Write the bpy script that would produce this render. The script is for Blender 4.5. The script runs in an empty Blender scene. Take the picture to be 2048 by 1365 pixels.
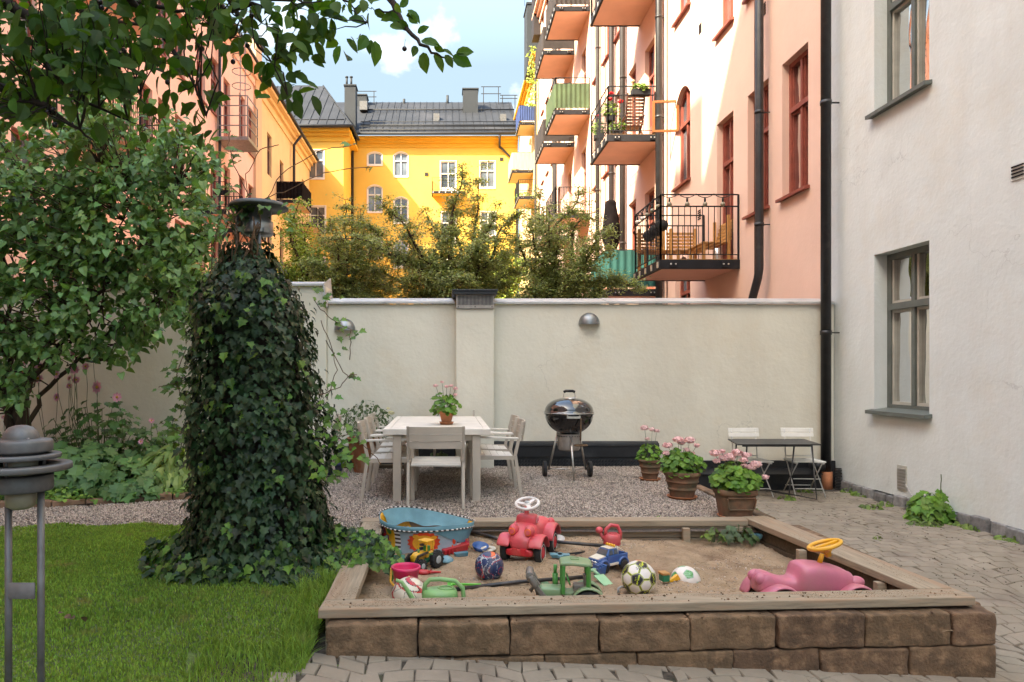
import bpy, bmesh, math, random
import numpy as np
from mathutils import Vector, Matrix, noise
rng = random.Random(7)
nr = np.random.default_rng(7)
PI = math.pi
sc = bpy.context.scene
C = sc.collection
# ---------------------------------------------------------------- camera
F = 1400.0; CX = 890.0; CY = 745.0; H = 1.6
cd = bpy.data.cameras.new('camera'); cam = bpy.data.objects.new('camera', cd); C.objects.link(cam)
cam.location = (0, 0, H); cam.rotation_euler = (PI/2, 0, 0)
cd.sensor_width = 36; cd.lens = F/2048*36
cd.shift_x = (1024-CX)/2048; cd.shift_y = (CY-682.5)/2048
cd.clip_start = 0.05; cd.clip_end = 1500
sc.camera = cam
# ---------------------------------------------------------------- world, sun
SUN = Vector((-0.60, -0.45, 0.66)).normalized()      # towards the sun
elev = math.asin(SUN.z)
w = bpy.data.worlds.new('World'); sc.world = w; w.use_nodes = True
nt = w.node_tree; N = nt.nodes; L = nt.links; N.clear()
wo = N.new('ShaderNodeOutputWorld'); bg = N.new('ShaderNodeBackground')
sky = N.new('ShaderNodeTexSky'); sky.sky_type = 'NISHITA'; sky.sun_disc = False
sky.sun_elevation = elev; sky.sun_rotation = math.atan2(SUN.x, SUN.y)
sky.air_density = 1.0; sky.dust_density = 2.5; sky.ozone_density = 1.0
tc = N.new('ShaderNodeTexCoord'); sep = N.new('ShaderNodeSeparateXYZ')
L.new(tc.outputs['Generated'], sep.inputs[0])
# clouds: noise over the direction projected on a plane high above
add = N.new('ShaderNodeMath'); add.operation = 'ADD'; add.inputs[1].default_value = 0.12
L.new(sep.outputs['Z'], add.inputs[0])
mx = N.new('ShaderNodeMath'); mx.operation = 'MAXIMUM'; mx.inputs[1].default_value = 0.06
L.new(add.outputs[0], mx.inputs[0])
dv = N.new('ShaderNodeVectorMath'); dv.operation = 'DIVIDE'
cb = N.new('ShaderNodeCombineXYZ')
for i in range(3): L.new(mx.outputs[0], cb.inputs[i])
L.new(tc.outputs['Generated'], dv.inputs[0]); L.new(cb.outputs[0], dv.inputs[1])
mp = N.new('ShaderNodeMapping'); mp.inputs['Location'].default_value = (3.1, 1.7, 0); mp.inputs['Scale'].default_value = (1.0, 0.55, 1)
L.new(dv.outputs[0], mp.inputs[0])
nz = N.new('ShaderNodeTexNoise'); nz.inputs['Scale'].default_value = 5.2; nz.inputs['Detail'].default_value = 8; nz.inputs['Roughness'].default_value = 0.55
L.new(mp.outputs[0], nz.inputs['Vector'])
cr = N.new('ShaderNodeValToRGB'); cr.color_ramp.elements[0].position = 0.56; cr.color_ramp.elements[1].position = 0.72
L.new(nz.outputs['Fac'], cr.inputs[0])
lowsky = N.new('ShaderNodeMapRange'); lowsky.inputs[1].default_value = 0.40; lowsky.inputs[2].default_value = 0.70  # low sky dimmed to flat blue; brighter sky overhead kept to fill the yard
lowsky.inputs[3].default_value = 0.97; lowsky.inputs[4].default_value = 0.0
L.new(sep.outputs['Z'], lowsky.inputs[0])
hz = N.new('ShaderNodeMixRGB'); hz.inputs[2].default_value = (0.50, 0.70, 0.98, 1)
L.new(lowsky.outputs[0], hz.inputs[0]); L.new(sky.outputs[0], hz.inputs[1])
mc = N.new('ShaderNodeMixRGB'); mc.blend_type = 'ADD'; mc.inputs[2].default_value = (0.8, 0.68, 0.55, 1)
L.new(cr.outputs[0], mc.inputs[0]); L.new(hz.outputs[0], mc.inputs[1])
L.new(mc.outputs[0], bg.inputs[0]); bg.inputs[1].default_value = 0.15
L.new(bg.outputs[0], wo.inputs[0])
sd = bpy.data.lights.new('sun', 'SUN'); so = bpy.data.objects.new('sun', sd); C.objects.link(so)
sd.energy = 2.5; sd.angle = math.radians(0.53); sd.color = (1.0, 0.93, 0.84)
so.rotation_euler = SUN.to_track_quat('Z', 'Y').to_euler()
so.location = (-20, -15, 40)
vs = sc.view_settings; sc.display_settings.display_device = 'sRGB'
vs.view_transform = 'Standard'; vs.look = 'None'; vs.gamma = 1; vs.use_curve_mapping = False
vs.exposure = 2.94
vs.use_white_balance = True; vs.white_balance_temperature = 7500; vs.white_balance_tint = 4
sc.cycles.use_denoising = True
sc.cycles.max_bounces = 8; sc.cycles.transparent_max_bounces = 12
sc.cycles.sample_clamp_indirect = 6
sc.cycles.caustics_reflective = False; sc.cycles.caustics_refractive = False

# ---------------------------------------------------------------- helpers
def P(x, y, Y):
    """world point that the photograph shows at pixel (x, y), Y metres ahead"""
    return Vector(((x-CX)*Y/F, Y, H+(CY-y)*Y/F))
def PG(x, y, z):
    """world point on the horizontal plane z seen at pixel (x, y)"""
    Y = (H-z)*F/(y-CY)
    return Vector(((x-CX)*Y/F, Y, z))
ORG = {}
def org(o):
    return ORG.get(o.name, Vector((0, 0, 0))) if o else Vector((0, 0, 0))
def tag(o, label=None, cat=None, group=None, kind=None):
    if label: o['label'] = label
    if cat: o['category'] = cat
    if group: o['group'] = group
    if kind: o['kind'] = kind
    return o
def thing(name, loc, label, cat, group=None, rz=0.0):
    o = bpy.data.objects.new(name, None); C.objects.link(o)
    o.location = loc; o.rotation_euler.z = rz; o.empty_display_size = 0.1
    ORG[o.name] = Vector(loc)
    return tag(o, label, cat, group)
def rename(o, name): o.name = name
def lerp(a, b, t): return a+(b-a)*t
def sstep(a, b, x):
    t = min(1, max(0, (x-a)/(b-a))); return t*t*(3-2*t)

class MB:
    def __init__(s): s.v = []; s.f = []; s.m = []; s.sm = []; s.M = None; s.mi = 0; s.smooth = False
    def add(s, vs_, fs_):
        k = len(s.v)
        for p in vs_:
            p = Vector(p)
            s.v.append(tuple(s.M @ p) if s.M else tuple(p))
        for f in fs_:
            s.f.append(tuple(i+k for i in f)); s.m.append(s.mi); s.sm.append(s.smooth)
    def box(s, x0, x1, y0, y1, z0, z1):
        s.add([(x0,y0,z0),(x1,y0,z0),(x1,y1,z0),(x0,y1,z0),(x0,y0,z1),(x1,y0,z1),(x1,y1,z1),(x0,y1,z1)],
              [(0,3,2,1),(4,5,6,7),(0,1,5,4),(1,2,6,5),(2,3,7,6),(3,0,4,7)])
    def hexa(s, p): s.add(p, [(0,3,2,1),(4,5,6,7),(0,1,5,4),(1,2,6,5),(2,3,7,6),(3,0,4,7)])
    def quad(s, a, b, c, d): s.add([a,b,c,d], [(0,1,2,3)])
    def poly(s, pts): s.add(pts, [tuple(range(len(pts)))])
    def prism(s, pts, off):
        n = len(pts); off = Vector(off)
        s.add([Vector(p) for p in pts]+[Vector(p)+off for p in pts],
              [tuple(range(n))[::-1], tuple(range(n, 2*n))]+[(i,(i+1)%n,(i+1)%n+n,i+n) for i in range(n)])
    def tube(s, pts, r, n=8, cap=True, smooth=True, closed=False):
        pts = [Vector(p) for p in pts]; k = len(pts)
        rs = r if isinstance(r, (list, tuple)) else [r]*k
        old = s.smooth; s.smooth = smooth
        vs_ = []; up = Vector((0, 0, 1)); prev = None
        for i, p in enumerate(pts):
            if closed: d = pts[(i+1) % k]-pts[i-1]
            else: d = pts[min(i+1, k-1)]-pts[max(i-1, 0)]
            if d.length < 1e-9: d = Vector((0, 0, 1))
            d.normalize()
            if prev is None:
                a = d.cross(up)
                if a.length < 0.05: a = d.cross(Vector((1, 0, 0)))
            else: a = prev-d*prev.dot(d)
            if a.length < 1e-6: a = d.orthogonal()
            a.normalize(); prev = a; b = d.cross(a)
            for j in range(n):
                t = 2*PI*j/n
                vs_.append(p+(a*math.cos(t)+b*math.sin(t))*rs[i])
        fs_ = []
        for i in range(k if closed else k-1):
            i2 = (i+1) % k
            for j in range(n): fs_.append((i*n+j, i*n+(j+1) % n, i2*n+(j+1) % n, i2*n+j))
        if cap and not closed: fs_ += [tuple(range(n))[::-1], tuple(range((k-1)*n, k*n))]
        s.add(vs_, fs_); s.smooth = old
    def bar(s, a, b, w_, h_=None):
        """square bar from a to b"""
        a = Vector(a); b = Vector(b); h_ = h_ or w_
        d = (b-a).normalized(); x = d.cross(Vector((0, 0, 1)))
        if x.length < 0.02: x = Vector((1, 0, 0))
        x.normalize(); y = d.cross(x)
        x = x*w_/2; y = y*h_/2
        s.hexa([a-x-y, a+x-y, a+x+y, a-x+y, b-x-y, b+x-y, b+x+y, b-x+y])
    def lathe(s, prof, c=(0,0,0), n=24, smooth=True, sx=1, sy=1, power=None):
        """prof: (r, z) bottom to top"""
        old = s.smooth; s.smooth = smooth; c = Vector(c); vs_ = []; fs_ = []
        for r, z in prof:
            for j in range(n):
                t = 2*PI*j/n; a, b = math.cos(t), math.sin(t)
                if power: a = math.copysign(abs(a)**power, a); b = math.copysign(abs(b)**power, b)
                vs_.append(c+Vector((a*r*sx, b*r*sy, z)))
        for i in range(len(prof)-1):
            for j in range(n): fs_.append((i*n+j, i*n+(j+1) % n, (i+1)*n+(j+1) % n, (i+1)*n+j))
        if prof[0][0] > 1e-4: fs_.append(tuple(range(n))[::-1])
        if prof[-1][0] > 1e-4: fs_.append(tuple(range((len(prof)-1)*n, len(prof)*n)))
        s.add(vs_, fs_); s.smooth = old
    def ball(s, c, r, n=16, m=10, sc_=(1,1,1)):
        prof = [(max(1e-5, r*math.sin(PI*i/m)), -r*math.cos(PI*i/m)) for i in range(m+1)]
        old = s.smooth; s.smooth = True; c = Vector(c); vs_ = []; fs_ = []
        for q, z in prof:
            for j in range(n):
                t = 2*PI*j/n; vs_.append(c+Vector((math.cos(t)*q*sc_[0], math.sin(t)*q*sc_[1], z*sc_[2])))
        for i in range(m):
            for j in range(n): fs_.append((i*n+j, i*n+(j+1) % n, (i+1)*n+(j+1) % n, (i+1)*n+j))
        s.add(vs_, fs_); s.smooth = old
    def loft(s, secs, n=20, smooth=True, cap=True):
        """secs: (x, yc, zc, half width, half height, exponent) sections along local x"""
        old = s.smooth; s.smooth = smooth; vs_ = []; fs_ = []
        for x, yc, zc, a, b, e in secs:
            for j in range(n):
                t = 2*PI*j/n; c_, s_ = math.cos(t), math.sin(t)
                vs_.append((x, yc+a*math.copysign(abs(c_)**(2/e), c_), zc+b*math.copysign(abs(s_)**(2/e), s_)))
        k = len(secs)
        for i in range(k-1):
            for j in range(n): fs_.append((i*n+j, i*n+(j+1) % n, (i+1)*n+(j+1) % n, (i+1)*n+j))
        if cap: fs_ += [tuple(range(n))[::-1], tuple(range((k-1)*n, k*n))]
        s.add(vs_, fs_); s.smooth = old
    def wheel(s, c, axis, r, w_, n=20, bev=0.25):
        """solid rounded tyre round an axis"""
        M0 = s.M; T = Matrix.Translation(Vector(c)) @ Vector(axis).to_track_quat('Z', 'Y').to_matrix().to_4x4()
        s.M = (M0 @ T) if M0 else T
        b = min(w_, r)*bev
        s.lathe([(r*0.55, -w_/2), (r-b, -w_/2), (r-b*.3, -w_/2+b*.3), (r, -w_/2+b), (r, w_/2-b), (r-b*.3, w_/2-b*.3), (r-b, w_/2), (r*0.55, w_/2)], n=n)
        s.M = M0
    def mesh(s, name, mats, off=None):
        me = bpy.data.meshes.new(name)
        if off is not None and off.length > 0: v = [(a-off[0], b-off[1], c-off[2]) for a, b, c in s.v]
        else: v = s.v
        me.from_pydata(v, [], s.f)
        ml = mats if isinstance(mats, (list, tuple)) else [mats]
        for m_ in ml: me.materials.append(m_)
        me.polygons.foreach_set('material_index', s.m)
        me.polygons.foreach_set('use_smooth', s.sm)
        me.update()
        return me
    def build(s, name, mats, parent=None, bevel=0, seg=2, loc=None, subsurf=0):
        """verts are in world coordinates (or in the thing's own coordinates when its Empty stands at the origin)"""
        off = org(parent) if parent else (Vector(loc) if loc is not None else Vector((0,0,0)))
        me = s.mesh(name, mats, off)
        o = bpy.data.objects.new(name, me); C.objects.link(o)
        if parent: o.parent = parent; ORG[o.name] = off
        elif loc is not None: o.location = loc; ORG[o.name] = off
        if bevel:
            b = o.modifiers.new('bevel', 'BEVEL'); b.width = bevel; b.segments = seg; b.limit_method = 'ANGLE'; b.angle_limit = math.radians(40)
            b.harden_normals = False
        if subsurf:
            b = o.modifiers.new('subsurf', 'SUBSURF'); b.levels = b.render_levels = subsurf
        return o
def copy_tree(o, loc=None, rz=None, parent=None):
    c = o.copy(); C.objects.link(c); c.parent = parent
    if loc is not None: c.location = loc; ORG[c.name] = Vector(loc)
    if rz is not None: c.rotation_euler.z = rz
    for ch in list(CH.get(o.name, [])) or list(o.children): copy_tree(ch, parent=c)
    return c
CH = {}
def ring(c, r, n=24, axis='Z', ry=None):
    c = Vector(c); ry = ry or r
    out = []
    for i in range(n):
        t = 2*PI*i/n; a, b = r*math.cos(t), ry*math.sin(t)
        out.append(c+Vector({'Z': (a, b, 0), 'X': (0, a, b), 'Y': (a, 0, b)}[axis]))
    return out

# ---------------------------------------------------------------- materials
def setin(b, k, v):
    if k in b.inputs: b.inputs[k].default_value = v
def pm(name, col, rough=0.7, col2=None, scale=3.0, var=0.12, bump=0.0, bscale=40, metal=0.0, coat=0.0,
       island=0.0, stretch=None, col3=None, s3=1.0, t3=(0.55, 0.7), spec=None, detail=6, wave=None, sheen=0):
    """procedural material: base colour broken up by world-space noise, per-piece variation, stains (col3) and bump"""
    m = bpy.data.materials.new(name); m.use_nodes = True
    nt = m.node_tree; N = nt.nodes; L = nt.links; b = N['Principled BSDF']
    geo = N.new('ShaderNodeNewGeometry'); vec = geo.outputs['Position']
    if stretch:
        mpn = N.new('ShaderNodeMapping'); mpn.inputs['Scale'].default_value = stretch; L.new(vec, mpn.inputs[0]); vec = mpn.outputs[0]
    n1 = N.new('ShaderNodeTexNoise'); n1.inputs['Scale'].default_value = scale; n1.inputs['Detail'].default_value = detail
    n1.inputs['Roughness'].default_value = 0.6
    L.new(vec, n1.inputs['Vector'])
    c2 = col2 or tuple(max(0, c*(1-2.2*var)) for c in col[:3])
    c1 = col if col2 else tuple(min(1, c*(1+var)) for c in col[:3])
    rp = N.new('ShaderNodeValToRGB'); rp.color_ramp.elements[0].position = 0.3; rp.color_ramp.elements[1].position = 0.7
    rp.color_ramp.elements[0].color = (*c2[:3], 1); rp.color_ramp.elements[1].color = (*c1[:3], 1)
    L.new(n1.outputs['Fac'], rp.inputs[0]); out = rp.outputs[0]
    if island:
        hs = N.new('ShaderNodeHueSaturation'); mr = N.new('ShaderNodeMapRange')
        mr.inputs[3].default_value = 1-island; mr.inputs[4].default_value = 1+island
        ad = N.new('ShaderNodeMath'); ad.operation = 'ADD'; fr = N.new('ShaderNodeMath'); fr.operation = 'FRACT'
        oi = N.new('ShaderNodeObjectInfo')
        L.new(geo.outputs['Random Per Island'], ad.inputs[0]); L.new(oi.outputs['Random'], ad.inputs[1])
        L.new(ad.outputs[0], fr.inputs[0]); L.new(fr.outputs[0], mr.inputs[0])
        L.new(mr.outputs[0], hs.inputs['Value'])
        mr2 = N.new('ShaderNodeMapRange'); mr2.inputs[3].default_value = 0.5-island*0.05; mr2.inputs[4].default_value = 0.5+island*0.04
        ml = N.new('ShaderNodeMath'); ml.operation = 'MULTIPLY'; ml.inputs[1].default_value = 7.3
        f2 = N.new('ShaderNodeMath'); f2.operation = 'FRACT'
        L.new(fr.outputs[0], ml.inputs[0]); L.new(ml.outputs[0], f2.inputs[0]); L.new(f2.outputs[0], mr2.inputs[0])
        L.new(mr2.outputs[0], hs.inputs['Hue'])
        L.new(out, hs.inputs['Color']); out = hs.outputs[0]
    if col3:
        n3 = N.new('ShaderNodeTexNoise'); n3.inputs['Scale'].default_value = s3; n3.inputs['Detail'].default_value = 8
        L.new(vec, n3.inputs['Vector'])
        r3 = N.new('ShaderNodeMapRange'); r3.inputs[1].default_value = t3[0]; r3.inputs[2].default_value = t3[1]
        L.new(n3.outputs['Fac'], r3.inputs[0])
        mx3 = N.new('ShaderNodeMixRGB'); mx3.inputs[2].default_value = (*col3[:3], 1)
        L.new(r3.outputs[0], mx3.inputs[0]); L.new(out, mx3.inputs[1]); out = mx3.outputs[0]
    L.new(out, b.inputs['Base Color'])
    b.inputs['Roughness'].default_value = rough; b.inputs['Metallic'].default_value = metal
    if coat: setin(b, 'Coat Weight', coat); setin(b, 'Coat Roughness', 0.08)
    if spec is not None: setin(b, 'Specular IOR Level', spec)
    if bump:
        n2 = N.new('ShaderNodeTexNoise'); n2.inputs['Scale'].default_value = bscale; n2.inputs['Detail'].default_value = 5
        L.new(vec, n2.inputs['Vector'])
        bp = N.new('ShaderNodeBump'); bp.inputs['Strength'].default_value = 1.0; bp.inputs['Distance'].default_value = bump
        L.new(n2.outputs['Fac'], bp.inputs['Height']); L.new(bp.outputs[0], b.inputs['Normal'])
    return m
def leafmat(name, c1, c2, island=0.35, trans=0.3, rough=0.45, c3=None, tm=(1.5, 1.6, 0.6, 1)):
    m = pm(name, c1, rough, col2=c2, scale=2.5, island=island, spec=0.35, col3=c3, s3=5, t3=(0.62, 0.72))
    nt = m.node_tree; N = nt.nodes; L = nt.links; b = N['Principled BSDF']; o = N['Material Output']
    tr = N.new('ShaderNodeBsdfTranslucent'); mx = N.new('ShaderNodeMixShader'); mx.inputs[0].default_value = trans
    br = N.new('ShaderNodeMixRGB'); br.blend_type = 'MULTIPLY'; br.inputs[0].default_value = 1; br.inputs[2].default_value = tm
    src = b.inputs['Base Color'].links[0].from_socket
    L.new(src, br.inputs[1]); L.new(br.outputs[0], tr.inputs[0])
    L.new(b.outputs[0], mx.inputs[1]); L.new(tr.outputs[0], mx.inputs[2]); L.new(mx.outputs[0], o.inputs[0])
    return m
def glass_clear(name, tint=(0.75, 0.8, 0.78)):
    m = bpy.data.materials.new(name); m.use_nodes = True
    nt = m.node_tree; N = nt.nodes; L = nt.links; N.remove(N['Principled BSDF']); o = N['Material Output']
    t = N.new('ShaderNodeBsdfTransparent'); t.inputs[0].default_value = (*tint, 1)
    g = N.new('ShaderNodeBsdfGlossy'); g.inputs['Roughness'].default_value = 0.02
    fr = N.new('ShaderNodeFresnel'); fr.inputs[0].default_value = 1.5
    mr = N.new('ShaderNodeMapRange'); mr.inputs[3].default_value = 0.10; mr.inputs[4].default_value = 1.0
    mx = N.new('ShaderNodeMixShader')
    nz = N.new('ShaderNodeTexNoise'); nz.inputs['Scale'].default_value = 1.2; bp = N.new('ShaderNodeBump'); bp.inputs['Distance'].default_value = 0.02
    L.new(nz.outputs['Fac'], bp.inputs['Height']); L.new(bp.outputs[0], g.inputs['Normal'])
    L.new(fr.outputs[0], mr.inputs[0]); L.new(mr.outputs[0], mx.inputs[0]); L.new(t.outputs[0], mx.inputs[1]); L.new(g.outputs[0], mx.inputs[2])
    L.new(mx.outputs[0], o.inputs[0]); return m

def plaster(name, col, stain=None, bump=0.004, sc_=1.2, st=0.35, cracks=0):
    """render on masonry: broad tone drift, vertical dirt runs, trowel relief"""
    m = pm(name, col, 0.9, scale=0.7, var=0.035, bump=bump, bscale=22, spec=0.2)
    nt = m.node_tree; N = nt.nodes; L = nt.links; b = N['Principled BSDF']
    src = b.inputs['Base Color'].links[0].from_socket
    geo = N.new('ShaderNodeNewGeometry'); mpn = N.new('ShaderNodeMapping'); mpn.inputs['Scale'].default_value = (1.6, 1.6, 0.28)
    L.new(geo.outputs['Position'], mpn.inputs[0])
    nz = N.new('ShaderNodeTexNoise'); nz.inputs['Scale'].default_value = sc_; nz.inputs['Detail'].default_value = 9; nz.inputs['Roughness'].default_value = 0.62
    L.new(mpn.outputs[0], nz.inputs['Vector'])
    r = N.new('ShaderNodeMapRange'); r.inputs[1].default_value = 0.48; r.inputs[2].default_value = 0.78; r.inputs[4].default_value = st
    L.new(nz.outputs['Fac'], r.inputs[0])
    mx = N.new('ShaderNodeMixRGB'); mx.inputs[2].default_value = (*(stain or tuple(c*0.7 for c in col)), 1)
    L.new(r.outputs[0], mx.inputs[0]); L.new(src, mx.inputs[1]); L.new(mx.outputs[0], b.inputs['Base Color'])
    if cracks:
        vo = N.new('ShaderNodeTexVoronoi'); vo.feature = 'DISTANCE_TO_EDGE'; vo.inputs['Scale'].default_value = 0.9
        nw = N.new('ShaderNodeTexNoise'); nw.inputs['Scale'].default_value = 2.2; nw.inputs['Detail'].default_value = 7
        va = N.new('ShaderNodeVectorMath'); va.operation = 'ADD'; vsx = N.new('ShaderNodeVectorMath'); vsx.operation = 'SCALE'; vsx.inputs['Scale'].default_value = 0.8
        L.new(geo.outputs['Position'], nw.inputs['Vector']); L.new(nw.outputs['Color'], vsx.inputs[0]); L.new(geo.outputs['Position'], va.inputs[0]); L.new(vsx.outputs[0], va.inputs[1]); L.new(va.outputs[0], vo.inputs['Vector'])
        rc = N.new('ShaderNodeMapRange'); rc.inputs[1].default_value = 0.0; rc.inputs[2].default_value = 0.006; rc.inputs[3].default_value = 1; rc.inputs[4].default_value = 0
        L.new(vo.outputs['Distance'], rc.inputs[0])
        nm = N.new('ShaderNodeTexNoise'); nm.inputs['Scale'].default_value = 0.55; L.new(geo.outputs['Position'], nm.inputs['Vector'])
        rm = N.new('ShaderNodeMapRange'); rm.inputs[1].default_value = 0.52; rm.inputs[2].default_value = 0.60; rm.inputs[4].default_value = cracks; L.new(nm.outputs['Fac'], rm.inputs[0])
        mm_ = N.new('ShaderNodeMath'); mm_.operation = 'MULTIPLY'; L.new(rc.outputs[0], mm_.inputs[0]); L.new(rm.outputs[0], mm_.inputs[1])
        mk = N.new('ShaderNodeMixRGB'); mk.inputs[2].default_value = (*(c*0.45 for c in col), 1); L.new(mm_.outputs[0], mk.inputs[0]); L.new(mx.outputs[0], mk.inputs[1])
        # patches of an older, warmer coat
        n6 = N.new('ShaderNodeTexNoise'); n6.inputs['Scale'].default_value = 0.8; n6.inputs['Detail'].default_value = 10; n6.inputs['Roughness'].default_value = 0.7
        ad6 = N.new('ShaderNodeVectorMath'); ad6.inputs[1].default_value = (9, 4, 2); L.new(geo.outputs['Position'], ad6.inputs[0]); L.new(ad6.outputs[0], n6.inputs['Vector'])
        r6 = N.new('ShaderNodeMapRange'); r6.inputs[1].default_value = 0.50; r6.inputs[2].default_value = 0.64; r6.inputs[4].default_value = 0.30; L.new(n6.outputs['Fac'], r6.inputs[0])
        m6 = N.new('ShaderNodeMixRGB'); m6.inputs[2].default_value = (col[0]*0.93, col[1]*0.82, col[2]*0.70, 1); L.new(r6.outputs[0], m6.inputs[0]); L.new(mk.outputs[0], m6.inputs[1]); L.new(m6.outputs[0], b.inputs['Base Color'])
    # fine second relief
    bp0 = b.inputs['Normal'].links[0].from_node if b.inputs['Normal'].links else None
    n5 = N.new('ShaderNodeTexNoise'); n5.inputs['Scale'].default_value = 3.5; n5.inputs['Detail'].default_value = 4
    L.new(geo.outputs['Position'], n5.inputs['Vector'])
    bp = N.new('ShaderNodeBump'); bp.inputs['Distance'].default_value = bump*4; bp.inputs['Strength'].default_value = 0.8
    L.new(n5.outputs['Fac'], bp.inputs['Height'])
    if bp0: L.new(bp0.outputs[0], bp.inputs['Normal'])
    L.new(bp.outputs[0], b.inputs['Normal'])
    return m

M = {}
M['wall'] = plaster('cream_render', (0.71, 0.675, 0.565), (0.55, 0.49, 0.39), 0.004, 1.0, 0.40, cracks=.38)
M['white'] = plaster('off_white_render', (0.67, 0.71, 0.69), (0.56, 0.55, 0.50), 0.004, 0.9, 0.55, cracks=.35)
M['pink'] = plaster('pink_render', (0.80, 0.55, 0.44), (0.72, 0.45, 0.35), 0.002, 0.8, 0.25)
M['pinkflat'] = pm('salmon_balcony_paint', (0.80, 0.48, 0.36), 0.85, scale=1.2, var=0.05)
M['pinkL'] = plaster('salmon_render', (0.78, 0.50, 0.41), (0.70, 0.42, 0.33), 0.002, 0.8, 0.25)
M['creamL'] = plaster('pale_ochre_render', (0.72, 0.50, 0.27), (0.55, 0.36, 0.19), 0.002, 0.8, 0.3)
M['beige'] = plaster('beige_render', (0.62, 0.42, 0.27), (0.46, 0.30, 0.18), 0.002, 0.8, 0.3)
M['yellow'] = plaster('yellow_render', (0.74, 0.47, 0.10), (0.66, 0.38, 0.07), 0.002, 0.6, 0.3)
M['yellowtrim'] = pm('yellow_cornice_paint', (0.72, 0.40, 0.05), 0.85, scale=0.8, var=0.05)
M['yellowpale'] = plaster('straw_render', (0.80, 0.60, 0.32), (0.62, 0.44, 0.22), 0.002, 0.7, 0.3)
M['redframe'] = pm('red_window_paint', (0.27, 0.070, 0.048), 0.5, scale=6, var=0.12, spec=0.4)
M['greenframe'] = pm('grey_green_window_paint', (0.115, 0.13, 0.115), 0.5, scale=6, var=0.10)
M['cream_sash'] = pm('cream_sash_paint', (0.45, 0.44, 0.38), 0.5, scale=6, var=0.08)
M['whiteframe'] = pm('white_window_paint', (0.72, 0.68, 0.62), 0.6, scale=6, var=0.06)
M['orange'] = pm('orange_casement_paint', (0.26, 0.085, 0.02), 0.5, scale=6, var=0.1)
M['glass'] = glass_clear('window_glass')
M['glasspale'] = pm('painted_sky_glass', (0.14, 0.17, 0.20), 0.08, scale=0.35, var=0.45, spec=0.9)  # pale sky reflection put into the base colour of these panes
M['glassfar'] = pm('far_window_glass', (0.10, 0.12, 0.14), 0.06, scale=0.5, var=0.5, spec=0.9)
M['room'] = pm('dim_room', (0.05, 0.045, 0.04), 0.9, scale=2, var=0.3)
M['curtain'] = pm('pale_curtain', (0.45, 0.44, 0.40), 0.9, scale=4, var=0.12)
M['steel'] = pm('dark_balcony_steel', (0.022, 0.022, 0.025), 0.7, scale=5, var=0.15, spec=0.15)
M['bolt'] = pm('galvanised_bolt', (0.55, 0.53, 0.5), 0.4, metal=0.6)
M['black'] = pm('black_pipe_paint', (0.018, 0.018, 0.02), 0.42, scale=6, var=0.25, spec=0.5, col3=(0.05, 0.045, 0.04), s3=5, t3=(0.6, 0.8))
M['brownpipe'] = pm('brown_pipe_paint', (0.018, 0.011, 0.010), 0.7, scale=5, var=0.2)
M['bitumen'] = pm('black_flashing', (0.014, 0.015, 0.018), 0.45, scale=3, var=0.3, bump=0.004, bscale=6, col3=(0.06, 0.06, 0.06), s3=3, t3=(0.6, 0.85))
M['dimple'] = pm('studded_membrane', (0.03, 0.032, 0.035), 0.5, scale=6, var=0.3)
M['roof'] = pm('grey_sheet_metal_roof', (0.030, 0.032, 0.037), 0.7, scale=0.6, var=0.12, spec=0.2, col3=(0.045, 0.045, 0.05), s3=0.4)
M['rooftrim'] = pm('dark_roof_trim', (0.016, 0.017, 0.02), 0.7, scale=2, var=0.15)
M['chimney'] = pm('chimney_cladding', (0.022, 0.026, 0.031), 0.75, scale=1, var=0.12)
M['zinc'] = pm('zinc_coping', (0.50, 0.49, 0.47), 0.5, scale=3, var=0.1, metal=0.25, bump=0.002, bscale=8, col3=(0.3, 0.29, 0.27), s3=4, t3=(0.55, 0.75))
M['galv'] = pm('galvanised_steel', (0.27, 0.28, 0.285), 0.38, scale=8, var=0.15, metal=0.75, col3=(0.20, 0.20, 0.195), s3=9)
M['lampgrey'] = pm('weathered_grey_metal', (0.15, 0.145, 0.14), 0.5, scale=10, var=0.18, metal=0.35, col3=(0.12, 0.10, 0.08), s3=7, t3=(0.55, 0.75))
M['lampdark'] = pm('weathered_lamp_hood', (0.10, 0.11, 0.11), 0.55, scale=6, var=0.2, metal=0.5)
M['frost'] = pm('frosted_lamp_glass', (0.30, 0.27, 0.19), 0.35, scale=6, var=0.15)
M['alu'] = pm('taupe_coated_aluminium', (0.48, 0.415, 0.335), 0.45, scale=5, var=0.05, spec=0.4)
M['alutop'] = pm('pale_coated_aluminium', (0.67, 0.62, 0.54), 0.5, scale=5, var=0.05, spec=0.4, col3=(0.44, 0.40, 0.35), s3=9, t3=(0.6, 0.8))
M['terra'] = pm('terracotta', (0.45, 0.17, 0.075), 0.85, scale=9, var=0.15, bump=0.001, bscale=80)
M['terraold'] = pm('weathered_terracotta', (0.22, 0.115, 0.065), 0.9, scale=9, var=0.2, bump=0.002, bscale=60, col3=(0.10, 0.085, 0.05), s3=7, t3=(0.48, 0.66))
M['terrastain'] = pm('lime_streaked_terracotta', (0.38, 0.14, 0.06), 0.9, scale=7, var=0.2, bump=0.001, bscale=60, col3=(0.42, 0.33, 0.24), s3=5, t3=(0.5, 0.72), stretch=(1.4, 1.4, 0.6))
M['soil'] = pm('dark_potting_soil', (0.035, 0.025, 0.017), 0.95, scale=30, var=0.4, bump=0.01, bscale=60)
M['enamel'] = pm('black_enamel', (0.008, 0.008, 0.009), 0.08, scale=3, var=0.1, coat=1.0, spec=0.6)
M['chrome'] = pm('brushed_aluminium', (0.62, 0.60, 0.56), 0.28, scale=20, var=0.08, metal=0.9)
M['ash'] = pm('warm_grey_aluminium', (0.40, 0.36, 0.32), 0.5, scale=12, var=0.12, metal=0.3)
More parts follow.
